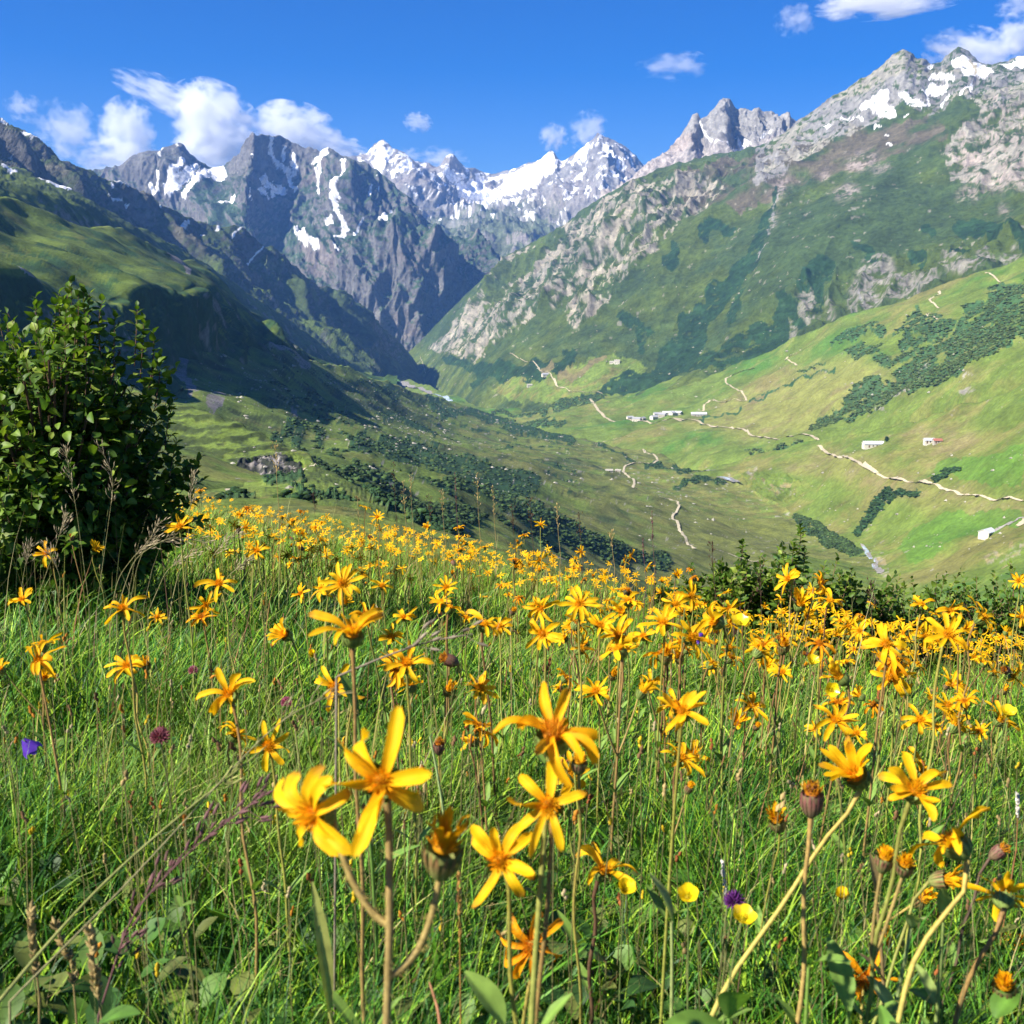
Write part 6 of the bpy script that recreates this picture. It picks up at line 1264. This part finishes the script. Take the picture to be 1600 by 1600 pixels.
    def clover(label, px, py, size_px, colr, name='clover'):
        D = F * 0.022 / size_px; rng = np.random.default_rng(int(px + py)); p = headpos(px, py, D); ba = base_for(px + 3, 0, D + 0.02); root = empty(name, ba); set_props(root, label, 'wildflower'); b = MB()
        for k in range(70):
            z = 1 - 2 * (k + 0.5) / 70 * 0.85; an = k * 2.39996; rr = math.sqrt(1 - z * z); d = np.array([rr * math.cos(an), rr * math.sin(an), z]); d2 = d + np.array([0, 0, 0.7]); d2 /= np.linalg.norm(d2)
            b.tube([d * 0.004, d * 0.007 + d2 * 0.001, d * 0.008 + d2 * 0.004], [0.0009, 0.0012, 0.0004], np.array(colr) * (0.7 + 0.7 * rng.random()), 4)
        h = link('flower_head', b.mesh('flower_head', M_PETAL), root, p - ba)
        sb = MB(); sb.tube(bez((0, 0, -0.02), (p - ba) * np.array([.2, .2, .6]), p - ba, 10), 0.0010, (0.14, 0.15, 0.05), 5); link('stem', sb.mesh('stem', M_STEM), root)
        for i in range(3):
            lb = MB(); make_leaf(lb, (p - ba) * 0.55, (math.cos(i * 2.1), math.sin(i * 2.1), 0.5), (0, 0, 1), 0.018, 0.010, LEAFC * 0.8, 0.3); link('leaf', lb.mesh('leaf', M_LEAF), root)
    for a in [('pink clover head beside the long bent stalk', 448, 1098, 20, (0.45, 0.12, 0.22)), ('brownish pink clover below the arnica with thrown petals', 250, 1152, 34, (0.30, 0.10, 0.13)), ('deep purple clover above the open buttercup', 1147, 1408, 36, (0.16, 0.04, 0.22)), ('dark red clover bud under the pale leaf', 1041, 1436, 22, (0.20, 0.04, 0.10)),
              ('pink clover at the bottom between stems', 930, 1524, 26, (0.38, 0.12, 0.28)), ('faded pink clover near the bent stalk', 470, 1124, 15, (0.45, 0.22, 0.26)), ('pale pink clover low by the wilted arnica', 880, 1528, 20, (0.36, 0.14, 0.30)), ('small pink clover in the sunny grass by the hawkweed bud', 302, 1048, 17, (0.45, 0.16, 0.22))]: clover(*a)

    # --- seed stalks, plumes and bleached grass heads
    M_STRAW = mat_leafy('dry_straw', 0.2, 0.7, 0.15, 0.25, 90.0, (1, .9, .6))
    def plume(label, pts, D0, D1, r, colr, hn, hl, hw, name='grass_stalk', group=None, spike=False, top=0.3, stem_c=None):
        """culm through pixel points from foot to tip; the upper part carries spikelets"""
        pts = np.array(pts, float); n = 22; t = np.linspace(0, 1, n); L = np.concatenate([[0], np.cumsum(np.hypot(*np.diff(pts, axis=0).T))]); L /= L[-1]
        x = gsmooth(np.interp(t, L, pts[:, 0]), 1.5); y = gsmooth(np.interp(t, L, pts[:, 1]), 1.5); W = unproj(x, y, D0 + (D1 - D0) * t)
        ba = W[0].copy(); g = float(gz(ba[0], ba[1])); rng = np.random.default_rng(int(pts[0, 0] * 3 + pts[-1, 1]))
        if W[0][2] > g: W = np.concatenate([[[ba[0] - 0.02, ba[1], g - 0.02]], W]); ba = np.array([ba[0] - 0.02, ba[1], g])
        root = empty(name, ba); set_props(root, label, 'grass stalk', group); b = MB(); b.tube(W - ba, np.linspace(r, r * 0.45, len(W)), colr if stem_c is None else stem_c, 5); link('stem', b.mesh('stem', M_STRAW), root)
        b = MB(); m = len(W); i0 = int(m * (1 - top)); b.tube((W - ba)[max(0, min(i0, m - 4)):], r * 0.5, np.array(colr) * 0.9, 4)
        for k in range(hn):
            f = 1 - top * rng.random() ** 0.9; i = min(int(f * (m - 1)), m - 2); p = W[i] + (W[i + 1] - W[i]) * rng.random() - ba; d = (W[i + 1] - W[i]); d /= np.linalg.norm(d); rd = rng.standard_normal(3); rd -= d * (rd @ d); rd /= np.linalg.norm(rd)
            q = p if spike else p + rd * hl * 1.6 * rng.random() + d * hl
            if not spike: b.tube([p, (p + q) / 2 + rd * hl * 0.1, q], r * 0.3, np.array(colr) * 0.9, 3)
            dd = d * 0.8 + rd * (0.55 if spike else 0.4); dd /= np.linalg.norm(dd); c = np.array(colr) * (0.7 + 0.7 * rng.random())
            b.tube([q, q + dd * hl * 0.5, q + dd * hl], [hw * 0.35, hw * 0.5, hw * 0.08], c, 4)
        if hn: link('seed_head', b.mesh('seed_head', M_STRAW), root)
    PUR = (0.15, 0.075, 0.075); STR = (0.36, 0.27, 0.11); DKB = (0.085, 0.055, 0.035)
    plume('purple brown grass plume bent low over the grass', [(150, 1600), (205, 1425), (235, 1395), (300, 1325), (360, 1280), (425, 1232)], 0.95, 0.95, 0.0012, PUR, 60, 0.012, 0.0035, top=0.75)
    plume('long pale grass stem slanting right across the lower corner', [(-30, 1600), (60, 1490), (160, 1380), (250, 1300), (330, 1235), (420, 1165)], 0.85, 1.1, 0.0019, (0.28, 0.29, 0.09), 14, 0.010, 0.0025, top=0.2, stem_c=(0.27, 0.29, 0.09))
    plume('second pale grass stem running beside the slanting one', [(0, 1580), (110, 1470), (200, 1380), (300, 1270), (400, 1160), (455, 1105), (520, 1080), (570, 1076)], 0.9, 1.15, 0.0012, (0.27, 0.25, 0.12), 14, 0.012, 0.0022, top=0.2)
    plume('dry arching stalk across the side lit arnica stem', [(520, 1060), (590, 1030), (650, 1008), (700, 996), (745, 990)], 1.1, 1.1, 0.0014, (0.22, 0.18, 0.13), 12, 0.012, 0.004, top=0.5)
    plume('bleached fat grass spike in the lower corner', [(62, 1560), (52, 1480), (48, 1415)], 0.95, 0.95, 0.0012, STR, 60, 0.008, 0.0042, spike=True, top=0.75)
    plume('bleached grass head with loose spikelets near the bottom', [(160, 1600), (150, 1530), (140, 1450)], 0.92, 0.92, 0.0013, STR, 60, 0.010, 0.0048, spike=True, top=0.7)
    plume('bleached grass head hanging over next to the loose one', [(120, 1600), (112, 1500), (95, 1470), (85, 1440)], 0.98, 0.98, 0.0011, STR, 40, 0.009, 0.004, spike=True, top=0.6)
    plume('cut brown straw near the bottom edge', [(692, 1640), (684, 1575), (670, 1532)], 0.8, 0.85, 0.0020, (0.33, 0.16, 0.08), 0, 0.004, 0.002, top=0.05)
    plume('thin orange plantain spike beside the half open tube', [(720, 1600), (718, 1440), (716, 1360)], 0.95, 0.95, 0.0010, (0.36, 0.20, 0.05), 50, 0.004, 0.0022, spike=True, top=0.45)
    plume('white flower spike on a rusty stalk near the frame edge', [(1588, 1330), (1590, 1280), (1590, 1238)], 1.5, 1.5, 0.0011, (0.62, 0.58, 0.5), 40, 0.005, 0.004, spike=True, top=0.4, stem_c=(0.30, 0.14, 0.06))
    plume('white flower spike beside the slanting stem', [(1136, 1420), (1132, 1380), (1128, 1345)], 1.15, 1.15, 0.0009, (0.62, 0.58, 0.5), 34, 0.004, 0.0032, spike=True, top=0.7, stem_c=(0.2, 0.22, 0.08))
    gs = 'dark seed stalks on the crest'; gl = 'thin dark seed stalk standing above the crest against the valley'
    for (px, top, bot, D, cc) in [(711, 735, 850, 6.0, PUR), (641, 740, 840, 6.4, STR), (630, 752, 836, 6.4, STR), (615, 722, 830, 6.6, DKB), (670, 770, 850, 6.2, DKB), (1018, 795, 900, 5.2, PUR), (1004, 840, 905, 5.3, PUR), (1187, 880, 1000, 4.2, DKB), (828, 780, 860, 5.8, DKB), (870, 790, 870, 5.6, STR), (770, 760, 860, 6.0, STR), (558, 775, 850, 6.6, STR), (490, 770, 840, 6.8, DKB),
                                  (745, 740, 850, 6.1, STR), (905, 800, 880, 5.4, DKB), (690, 765, 850, 6.2, STR), (430, 690, 800, 5.0, STR), (955, 830, 890, 5.4, STR), (1240, 900, 1060, 3.6, DKB), (1360, 905, 1040, 3.6, DKB), (1112, 850, 930, 4.6, DKB), (800, 790, 865, 5.8, DKB)]:
        plume(gl, [(px + 6, bot), (px + 2, (top + bot) / 2), (px, top)], D, D, 0.0016, cc, 22, 0.011, 0.005, spike=(cc is PUR), top=0.45, group=gs)
    pg = 'bleached plumes before the bush'; pl = 'thin bleached grass plume in front of the dark bush'
    for (pts, D) in [([(150, 960), (165, 850), (180, 740), (150, 690)], 2.7), ([(140, 950), (120, 800), (100, 690)], 2.7), ([(60, 930), (85, 860), (105, 800)], 2.6), ([(200, 960), (215, 880), (240, 830), (255, 810)], 2.6), ([(180, 960), (210, 870), (270, 835), (330, 850)], 2.4), ([(300, 960), (320, 890), (345, 850), (375, 830)], 2.6), ([(30, 940), (40, 880), (48, 850)], 2.6), ([(170, 970), (185, 900), (225, 850), (275, 845)], 2.5), ([(290, 900), (297, 800), (300, 735)], 3.2),
                     ([(230, 960), (260, 890), (310, 860)], 2.6), ([(330, 960), (355, 900), (395, 870)], 2.7), ([(90, 960), (95, 900), (70, 850)], 2.6)]:
        plume(pl, pts, D, D, 0.0010, (0.40, 0.33, 0.20), 34, 0.011, 0.0022, top=0.35, group=pg, stem_c=(0.30, 0.28, 0.12))
    # small bits of dry blossom and seed heads in the sward: beyond counting
    b = MB(); rng = np.random.default_rng(31)
    for k in range(850):
        D = 1.1 * (9 / 1.1) ** rng.random(); x = (rng.random() * 1.2 - 0.6) * D; g = float(gz(x, D)); h = 0.16 + 0.26 * rng.random(); p = np.array([x, D, g + h]); cc = [(0.30, 0.10, 0.03), (0.34, 0.25, 0.10), (0.20, 0.11, 0.05), (0.42, 0.17, 0.02), (0.60, 0.42, 0.02), (0.40, 0.33, 0.18)][int(rng.integers(6))]; s = 0.0020 + 0.0022 * rng.random(); d = np.array([0.3 * rng.standard_normal(), 0.3 * rng.standard_normal(), 1])
        for q in range(3): e = p + d * s * 1.3 * q + 0.3 * s * rng.standard_normal(3); b.tube([e - d * s, e, e + d * s], [s * 0.3, s * 0.8, s * 0.15], np.array(cc) * (0.7 + 0.6 * rng.random()), 5)
        b.tube([(x, D, g - 0.01), (x + 0.01 * rng.standard_normal(), D, g + h * 0.6), p], 0.0007 + 0.0002 * D / 3, (0.17, 0.16, 0.06), 3)
    set_props(link('dry_seed_heads', b.mesh('dry_seed_heads', M_STRAW)), 'dry seed heads and faded blossoms strewn through the grass', 'seed heads', None, 'stuff')
    # leafy plants low in front
    def leafy(label, px, py, D, n, L, W, el, seed, colr=(0.15, 0.26, 0.05), stalk=0.0, cat='leafy plant', name='leafy_plant'):
        rng = np.random.default_rng(seed); p = unproj(px, py, D); g = float(gz(p[0], p[1])); root = empty(name, (p[0], p[1], g)); set_props(root, label, cat); hgt = max(0.02, p[2] - g)
        sb = MB(); st = bez((0, 0, -0.01), (0.01, 0, hgt * 0.5), (0.015 * rng.standard_normal(), 0, hgt), 8); sb.tube(st, np.linspace(0.003, 0.0018, 8), np.array(colr) * 0.9, 6); link('stem', sb.mesh('stem', M_STEM), root)
        for i in range(n):
            lb = MB(); a = 2.4 * i + 0.4 * rng.standard_normal(); e = el + 0.25 * rng.standard_normal(); f = 0.25 + 0.75 * (i + 1) / n; q = st[int(f * 7)]
            make_leaf(lb, q, (math.cos(a) * math.cos(e), math.sin(a) * math.cos(e), math.sin(e)), (0, 0, 1), L * (0.75 + 0.4 * rng.random()), W * (0.8 + 0.4 * rng.random()), np.array(colr) * (0.8 + 0.5 * rng.random()), 0.35 + 0.3 * rng.random(), 0.35, 10)
            link('leaf', lb.mesh('leaf', M_LEAF), root)
    leafy('bright broad leaves standing at the bottom edge under the slanting stem', 1130, 1590, 0.86, 3, 0.085, 0.034, 1.2, 1, (0.16, 0.30, 0.05))
    leafy('pale folded leaf pair on the slanting stem foot', 1045, 1440, 1.02, 2, 0.05, 0.017, 1.3, 2, (0.30, 0.36, 0.12))
    leafy('pale upright leaf cup among the orange buds', 1375, 1450, 0.98, 3, 0.052, 0.020, 1.25, 3, (0.28, 0.36, 0.12))
    leafy('light green leaf at the bottom edge under the wilted petal', 806, 1600, 0.78, 2, 0.05, 0.020, 1.3, 4, (0.20, 0.31, 0.06))
    leafy('yellowing narrow leaf standing beside the thick hairy stem', 535, 1580, 0.92, 2, 0.10, 0.013, 1.35, 5, (0.34, 0.36, 0.09))
    leafy('leaves spreading round the foot of the brown bud stem', 1300, 1580, 0.92, 4, 0.085, 0.026, 0.9, 6, (0.16, 0.27, 0.05))
    leafy('small dark leaves in the bottom corner', 1470, 1575, 1.0, 7, 0.04, 0.02, 0.5, 7, (0.09, 0.18, 0.03))
    leafy('pale green bud leaves above the purple knapweed bud', 700, 1150, 1.5, 2, 0.036, 0.016, 1.35, 8, (0.32, 0.42, 0.16))
    leafy('leaf pair on the tall side lit arnica stalk'.replace('on the', 'behind the'), 575, 1120, 1.2, 2, 0.06, 0.016, 1.35, 9, (0.12, 0.22, 0.04))
    hero('small purple red bud on a thin stalk in open grass', 686, 1162, 24, 'brown', (0, -.2, 1), dia=0.022, bx=684, stem_r=0.0012)

    # more of the tangle in the lower right corner
    leafy('narrow leaf cup half way up the slanting stems near the frame edge', 1465, 1440, 1.0, 3, 0.045, 0.016, 1.15, 21, (0.26, 0.34, 0.09))
    leafy('reddish leaved stalk between the brown bud and the leaf cup', 1400, 1400, 1.05, 3, 0.04, 0.012, 1.2, 22, (0.24, 0.17, 0.07))
    leafy('green leaf pair clasping the lowest slanting stem', 1250, 1510, 0.95, 3, 0.055, 0.018, 1.0, 23, (0.17, 0.28, 0.05))
    leafy('clump of clover like leaves at the bottom beside the corner bud', 1520, 1590, 0.9, 9, 0.032, 0.022, 0.35, 24, (0.10, 0.21, 0.03))
    leafy('clump of leaves at the bottom under the sunken orange arnica', 1395, 1600, 0.88, 8, 0.045, 0.024, 0.5, 25, (0.11, 0.22, 0.035))
    leafy('broad leaf rosette at the bottom between two slanting stems', 1190, 1610, 0.84, 5, 0.075, 0.030, 0.8, 26, (0.14, 0.26, 0.04))
    leafy('leaves at the bottom edge in the shade of the purple plume', 120, 1600, 0.85, 6, 0.05, 0.02, 0.5, 27, (0.09, 0.19, 0.03))
    hero('spent orange arnica leaning out of the leaves at the frame edge', 1590, 1470, 62, 'wilt', 'left', bx=1560, stem_r=0.0018)
    hero('closed arnica with red bracts on a slanting stem above the leaf cup', 1440, 1405, 36, 'tube', (.5, -.4, .7), dia=0.03, bx=1300, stem_r=0.0020, color=(0.42, 0.40, 0.09))
    hero('shaggy orange arnica low between the slanting stems', 1150, 1560, 60, 'shag', (.2, -.7, .4), bx=1150)
    hero('arnica bud with green bracts on a straight stalk under the shaggy one', 905, 1190, 40, 'bud', (.1, -.2, 1), dia=0.026, bx=915, stem_r=0.0018)
    hero('drooping arnica beside the green bracted bud', 890, 1215, 60, 'droop', (.5, -.6, .3), bx=925, stem_r=0.0018)
    hero('arnica with thin raised petals cut off by the bottom edge', 1560, 1595, 70, 'up', (-.2, -.4, .9), bx=1575, stem_r=0.0020)

    # small buttercups low in the sward, copies of one plant with its parts
    src = buttercup('', 700, 1300, 20, (0.1, -.5, .8), closed=.35); src2 = buttercup('', 720, 1290, 18, (-.2, -.4, .9), closed=.8); rng = np.random.default_rng(404)
    def copy_thing(o):
        r2 = o.copy(); col.objects.link(r2)
        for ch in o.children:
            c1 = ch.copy(); col.objects.link(c1); c1.parent = r2
            for sub in ch.children:
                c2 = sub.copy(); col.objects.link(c2); c2.parent = c1
        return r2
    for k in range(46):
        pr = src if k % 3 else src2; o = pr if k in (0, 1) else copy_thing(pr)
        D = 1.05 * (4.2 / 1.05) ** rng.random(); px = rng.uniform(40, 1590); x = (px - 800) / F * D
        o.location = (x, D, float(gz(x, D)) - 0.02 - 0.08 * rng.random()); o.rotation_euler = (0, 0, rng.uniform(-1, 1)); sc = 0.55 + 0.35 * rng.random(); o.scale = (sc,) * 3
        set_props(o, 'little yellow buttercup scattered low between the grass blades', 'wildflower', 'small buttercups in the sward')
# ------------------------------------------------------------------ bushes
ALDER = [np.array([0.066, 0.128, 0.014]), np.array([0.115, 0.185, 0.020]), np.array([0.042, 0.088, 0.012]), np.array([0.18, 0.24, 0.033])]
def leaf_batch(P, Dv, Nv, L, asp, cols, pleat=0.05, nt=6, nc=5, fold=0.28, curl=0.25):
    """many ovate leaves at once: base points, directions, face normals, lengths"""
    n = len(P); t = np.linspace(0, 1, nt); v = np.linspace(-1, 1, nc)
    Dv = Dv / np.linalg.norm(Dv, axis=1, keepdims=True); S = np.cross(Dv, Nv); S /= np.linalg.norm(S, axis=1, keepdims=True) + 1e-9; Nn = np.cross(S, Dv)
    w = np.sin(np.pi * np.clip(t, 0, 1) ** 0.75) ** 0.75; w[0] = 0.06; w[-1] = 0.04
    ctr = P[:, None] + Dv[:, None] * (L[:, None] * t)[..., None] - Nn[:, None] * (L[:, None] * curl * t ** 2)[..., None]
    hw = (L * asp)[:, None] * w
    G = ctr[:, :, None] + S[:, None, None] * (hw[..., None] * v)[..., None] + Nn[:, None, None] * ((hw * fold)[..., None] * np.abs(v) + L[:, None, None] * pleat * 0.5 * (np.sin(t * 22)[None, :, None] * np.abs(v)))[..., None]
    idx = np.arange(n * nt * nc).reshape(n, nt, nc); Q = np.stack([idx[:, :-1, :-1], idx[:, :-1, 1:], idx[:, 1:, 1:], idx[:, 1:, :-1]], -1).reshape(-1, 4)
    C = np.repeat(cols[:, None], nt * nc, 1).reshape(n, nt, nc, 3).copy(); C[:, :, nc // 2] *= 1.25
    return G.reshape(-1, 3), Q, C.reshape(-1, 3)
def bush(name, label, base, rx, ry, h, shoots, per, L, seed, cat='bush', group=None, sprigs=(), inner=0, wood=(0.13, 0.075, 0.05), flat=0.75):
    """stems fan out from the foot; leafy shoots end on an uneven crown"""
    rng = np.random.default_rng(seed); base = np.array(base, float); root = empty(name, base); set_props(root, label, cat, group)
    b = MB(); LP, LD, LN, LL = [], [], [], []
    def shoot(p0, p1, nleaf, l, span=0.62):
        m = (p0 + p1) / 2 + np.array([0, 0, 0.12 * np.linalg.norm(p1 - p0)]) + 0.04 * rng.standard_normal(3) * np.linalg.norm(p1 - p0); pts = bez(p0, m, p1, 7); b.tube(pts, np.linspace(0.0030, 0.0012, 7) * (L / 0.065) ** 0.5, np.array(wood) * (0.7 + 0.8 * rng.random()), 4)
        d = pts[-1] - pts[-3]; d /= np.linalg.norm(d); a = rng.random() * 6.28
        u = np.cross(d, (0.3, 0.9, 0.2)); u /= np.linalg.norm(u); v = np.cross(d, u)
        for k in range(nleaf):
            f = 1 - span * (k / max(1, nleaf)); q = bez(p0, m, p1, 30)[int(f * 29)]; a += 2.4; o = math.cos(a) * u + math.sin(a) * v
            ld = d * (0.9 - 0.06 * k) + o * (0.55 + 0.10 * k) + np.array([0, 0, 0.15]); LP.append(q); LD.append(ld); LN.append(np.cross(np.cross(ld, np.array([0, 0, 1.0]) + 0.5 * rng.standard_normal(3)), ld)); LL.append(l * (0.55 + 0.10 * min(k, 5) + 0.25 * rng.random()))
    for i in range(shoots):
        a = rng.random() * 6.28; z = flat + (1 - flat) * rng.random() if False else None
        q = rng.standard_normal(3); q[2] = abs(q[2]) * 1.1 - 0.15; q /= np.linalg.norm(q)
        lump = 0.80 + 0.35 * float(noise(q * 2.1 + seed, 5)) * 1.6 + 0.12 * rng.standard_normal(); lump = min(max(lump, 0.6), 1.10)
        p1 = np.array([q[0] * rx, q[1] * ry, h * (0.32 + 0.68 * max(q[2], -0.4))]) * lump
        p1[2] = max(p1[2], 0.06 * h)
        p0 = p1 * np.array([0.62, 0.62, 0.66]) + 0.03 * rng.standard_normal(3) * h
        shoot(p0, p1 + 0.02 * rng.standard_normal(3), per, L)
    for (p1, n) in sprigs:
        p1 = np.array(p1, float) - base; shoot(p1 * np.array([0.93, 0.95, 0.82]), p1, int(n * 1.9), L * 0.9, 0.97)
    nb = max(6, shoots // 9)
    for i in range(nb):
        a = rng.random() * 6.28; e = np.array([math.cos(a) * rx * 0.6, math.sin(a) * ry * 0.6, h * (0.45 + 0.4 * rng.random())]); b.tube(bez((0.1 * rx * math.cos(a), 0.1 * ry * math.sin(a), -0.05), (e[0] * 0.25, e[1] * 0.25, e[2] * 0.6), e, 8), np.linspace(0.011, 0.004, 8) * (h / 1.1), np.array(wood) * 0.8, 5)
    if inner:
        q = rng.standard_normal((inner, 3)); q /= np.linalg.norm(q, axis=1, keepdims=True); q *= rng.random((inner, 1)) ** 0.4 * 0.85; p = q * np.array([rx, ry, h * 0.5]) + np.array([0, 0, h * 0.48])
        d = rng.standard_normal((inner, 3)) + q; LP += list(p); LD += list(d); LN += list(rng.standard_normal((inner, 3)) + np.array([0, 0, 1.2])); LL += list(L * (0.7 + 0.5 * rng.random(inner)))
    link('stems', b.mesh('stems', M_STEM), root)
    P = np.array(LP); n = len(P); ci = rng.choice(4, n, p=[.36, .30, .24, .10]); c = np.array(ALDER)[ci] * (0.8 + 0.4 * rng.random((n, 1)))
    V, Q, C = leaf_batch(P, np.array(LD), np.array(LN), np.array(LL), 0.30 + 0.08 * rng.random(n), c)
    link('foliage', mesh_from('foliage', V, Q, M_LEAF, True, C), root); return root
if on('bushes'):
    D = 4.15
    def W(px, py, d=D): return unproj(px, py, d)
    b0 = W(70, 0, D); x0 = b0[0] if False else (70 - 800) / F * D; base = np.array([x0, D, float(gz(x0, D)) - 0.02])
    top = W(120, 470, D)[2] - base[2]
    spr = [(W(130, 452), 9), (W(215, 478), 9), (W(100, 468), 8), (W(55, 470), 7), (W(160, 470), 8), (W(240, 520), 7), (W(20, 530), 8), (W(276, 690), 7), (W(268, 640), 6), (W(250, 555), 7), (W(180, 490), 8), (W(140, 460), 8), (W(225, 500), 8)]
    bush('alder_bush', 'large dark green alder bush with toothed leaves at the edge of the meadow', base, 0.50, 0.50, top * 1.0, 720, 11, 0.046, 41, sprigs=spr, inner=2600)
    # the low hedge of young alders where the meadow drops away
    spec = [(1115, 895, 5.8, 0.24, 'small alder shrub at the end of the hedge nearest the bank'), (1165, 872, 5.7, 0.22, 'slim alder shrub with a thin shoot above the hedge end'), (1215, 868, 5.8, 0.32, 'bushy alder shrub at the foot of the tall sapling'), (1290, 866, 5.7, 0.38, 'broad alder shrub in the middle of the hedge beyond the sapling'), (1345, 884, 5.8, 0.36, 'alder shrub in the hedge below the stream bank'),
            (1405, 898, 6.0, 0.38, 'dense round shrub in the darker stretch of hedge'), (1465, 896, 6.1, 0.40, 'dense shrub in the hedge below the low barn'), (1525, 892, 6.1, 0.40, 'dark dense shrub next to the last of the hedge'), (1590, 890, 6.0, 0.42, 'last dark shrub of the hedge at the frame edge'), (1660, 888, 6.0, 0.42, 'dark shrub of the hedge cut off by the frame'), (1060, 905, 8.0, 0.22, 'low tuft of shrub on the crest before the winding path')]
    for i, (px, py, d, r, lab) in enumerate(spec):
        x = (px - 800) / F * d; g = float(gz(x, d)); h = unproj(px, py, d)[2] - g
        bush('alder_shrub', lab, (x, d, g - 0.02), r, r * 0.8, h * 1.0, 150, 8, 0.042 if px < 1380 else 0.036, 60 + i, inner=420, wood=(0.15, 0.09, 0.05))
    d = 5.5; x = (1247 - 800) / F * d; g = float(gz(x, d)); h = unproj(1247, 828, d)[2] - g
    bush('alder_sapling', 'tall thin alder sapling rising above the hedge', (x, d, g - 0.02), 0.12, 0.11, h * 0.82, 70, 8, 0.042, 90, sprigs=[(unproj(1250, 822, d), 10), (unproj(1240, 850, d), 9), (unproj(1258, 862, d), 8), (unproj(1244, 875, d), 8)], cat='sapling')
    d = 5.3; x = (1162 - 800) / F * d; g = float(gz(x, d)); h = unproj(1162, 850, d)[2] - g
    bush('alder_sapling', 'slender young shoot standing in front of the hedge end', (x, d, g - 0.02), 0.06, 0.06, h * 0.8, 22, 7, 0.036, 92, sprigs=[(unproj(1160, 846, d), 9), (unproj(1168, 870, d), 7)], cat='sapling')
    # shrubs on the flat beyond the crest
    for (px, py, dd, r, lab, s) in [(480, 790, 60, 0.9, 'low dark shrub on the flat beyond the crest', 1), (362, 792, 55, 1.0, 'grey green shrub on the flat below the bare patch', 2)]:
        p = at('B', px, py) if on('terrain') else unproj(px, py, dd); bush('juniper_shrub', lab, p, r, r * 0.7, r * 0.7, 120, 7, 0.16, 200 + s, inner=300)
# ------------------------------------------------------------------ the air
if on('haze'):
    m, n, l = new_mat('mountain_air')
    out = n.new('ShaderNodeOutputMaterial'); v = n.new('ShaderNodeVolumePrincipled')
    v.inputs['Color'].default_value = (0.18, 0.42, 1.0, 1); v.inputs['Density'].default_value = 0.000055; v.inputs['Anisotropy'].default_value = 0.1
    l.new(v.outputs[0], out.inputs['Volume'])
    b = MB(); X, Y0, Y1, Z0, Z1 = 6000, -120, 9300, -420, 1350
    V = [(x, y, z) for x in (-X, X) for y in (Y0, Y1) for z in (Z0, Z1)]
    b.add(V, [(0,1,3,2),(4,6,7,5),(0,4,5,1),(2,3,7,6),(0,2,6,4),(1,5,7,3)])
    o = link('haze', b.mesh('haze', m, False)); o['kind'] = 'stuff'
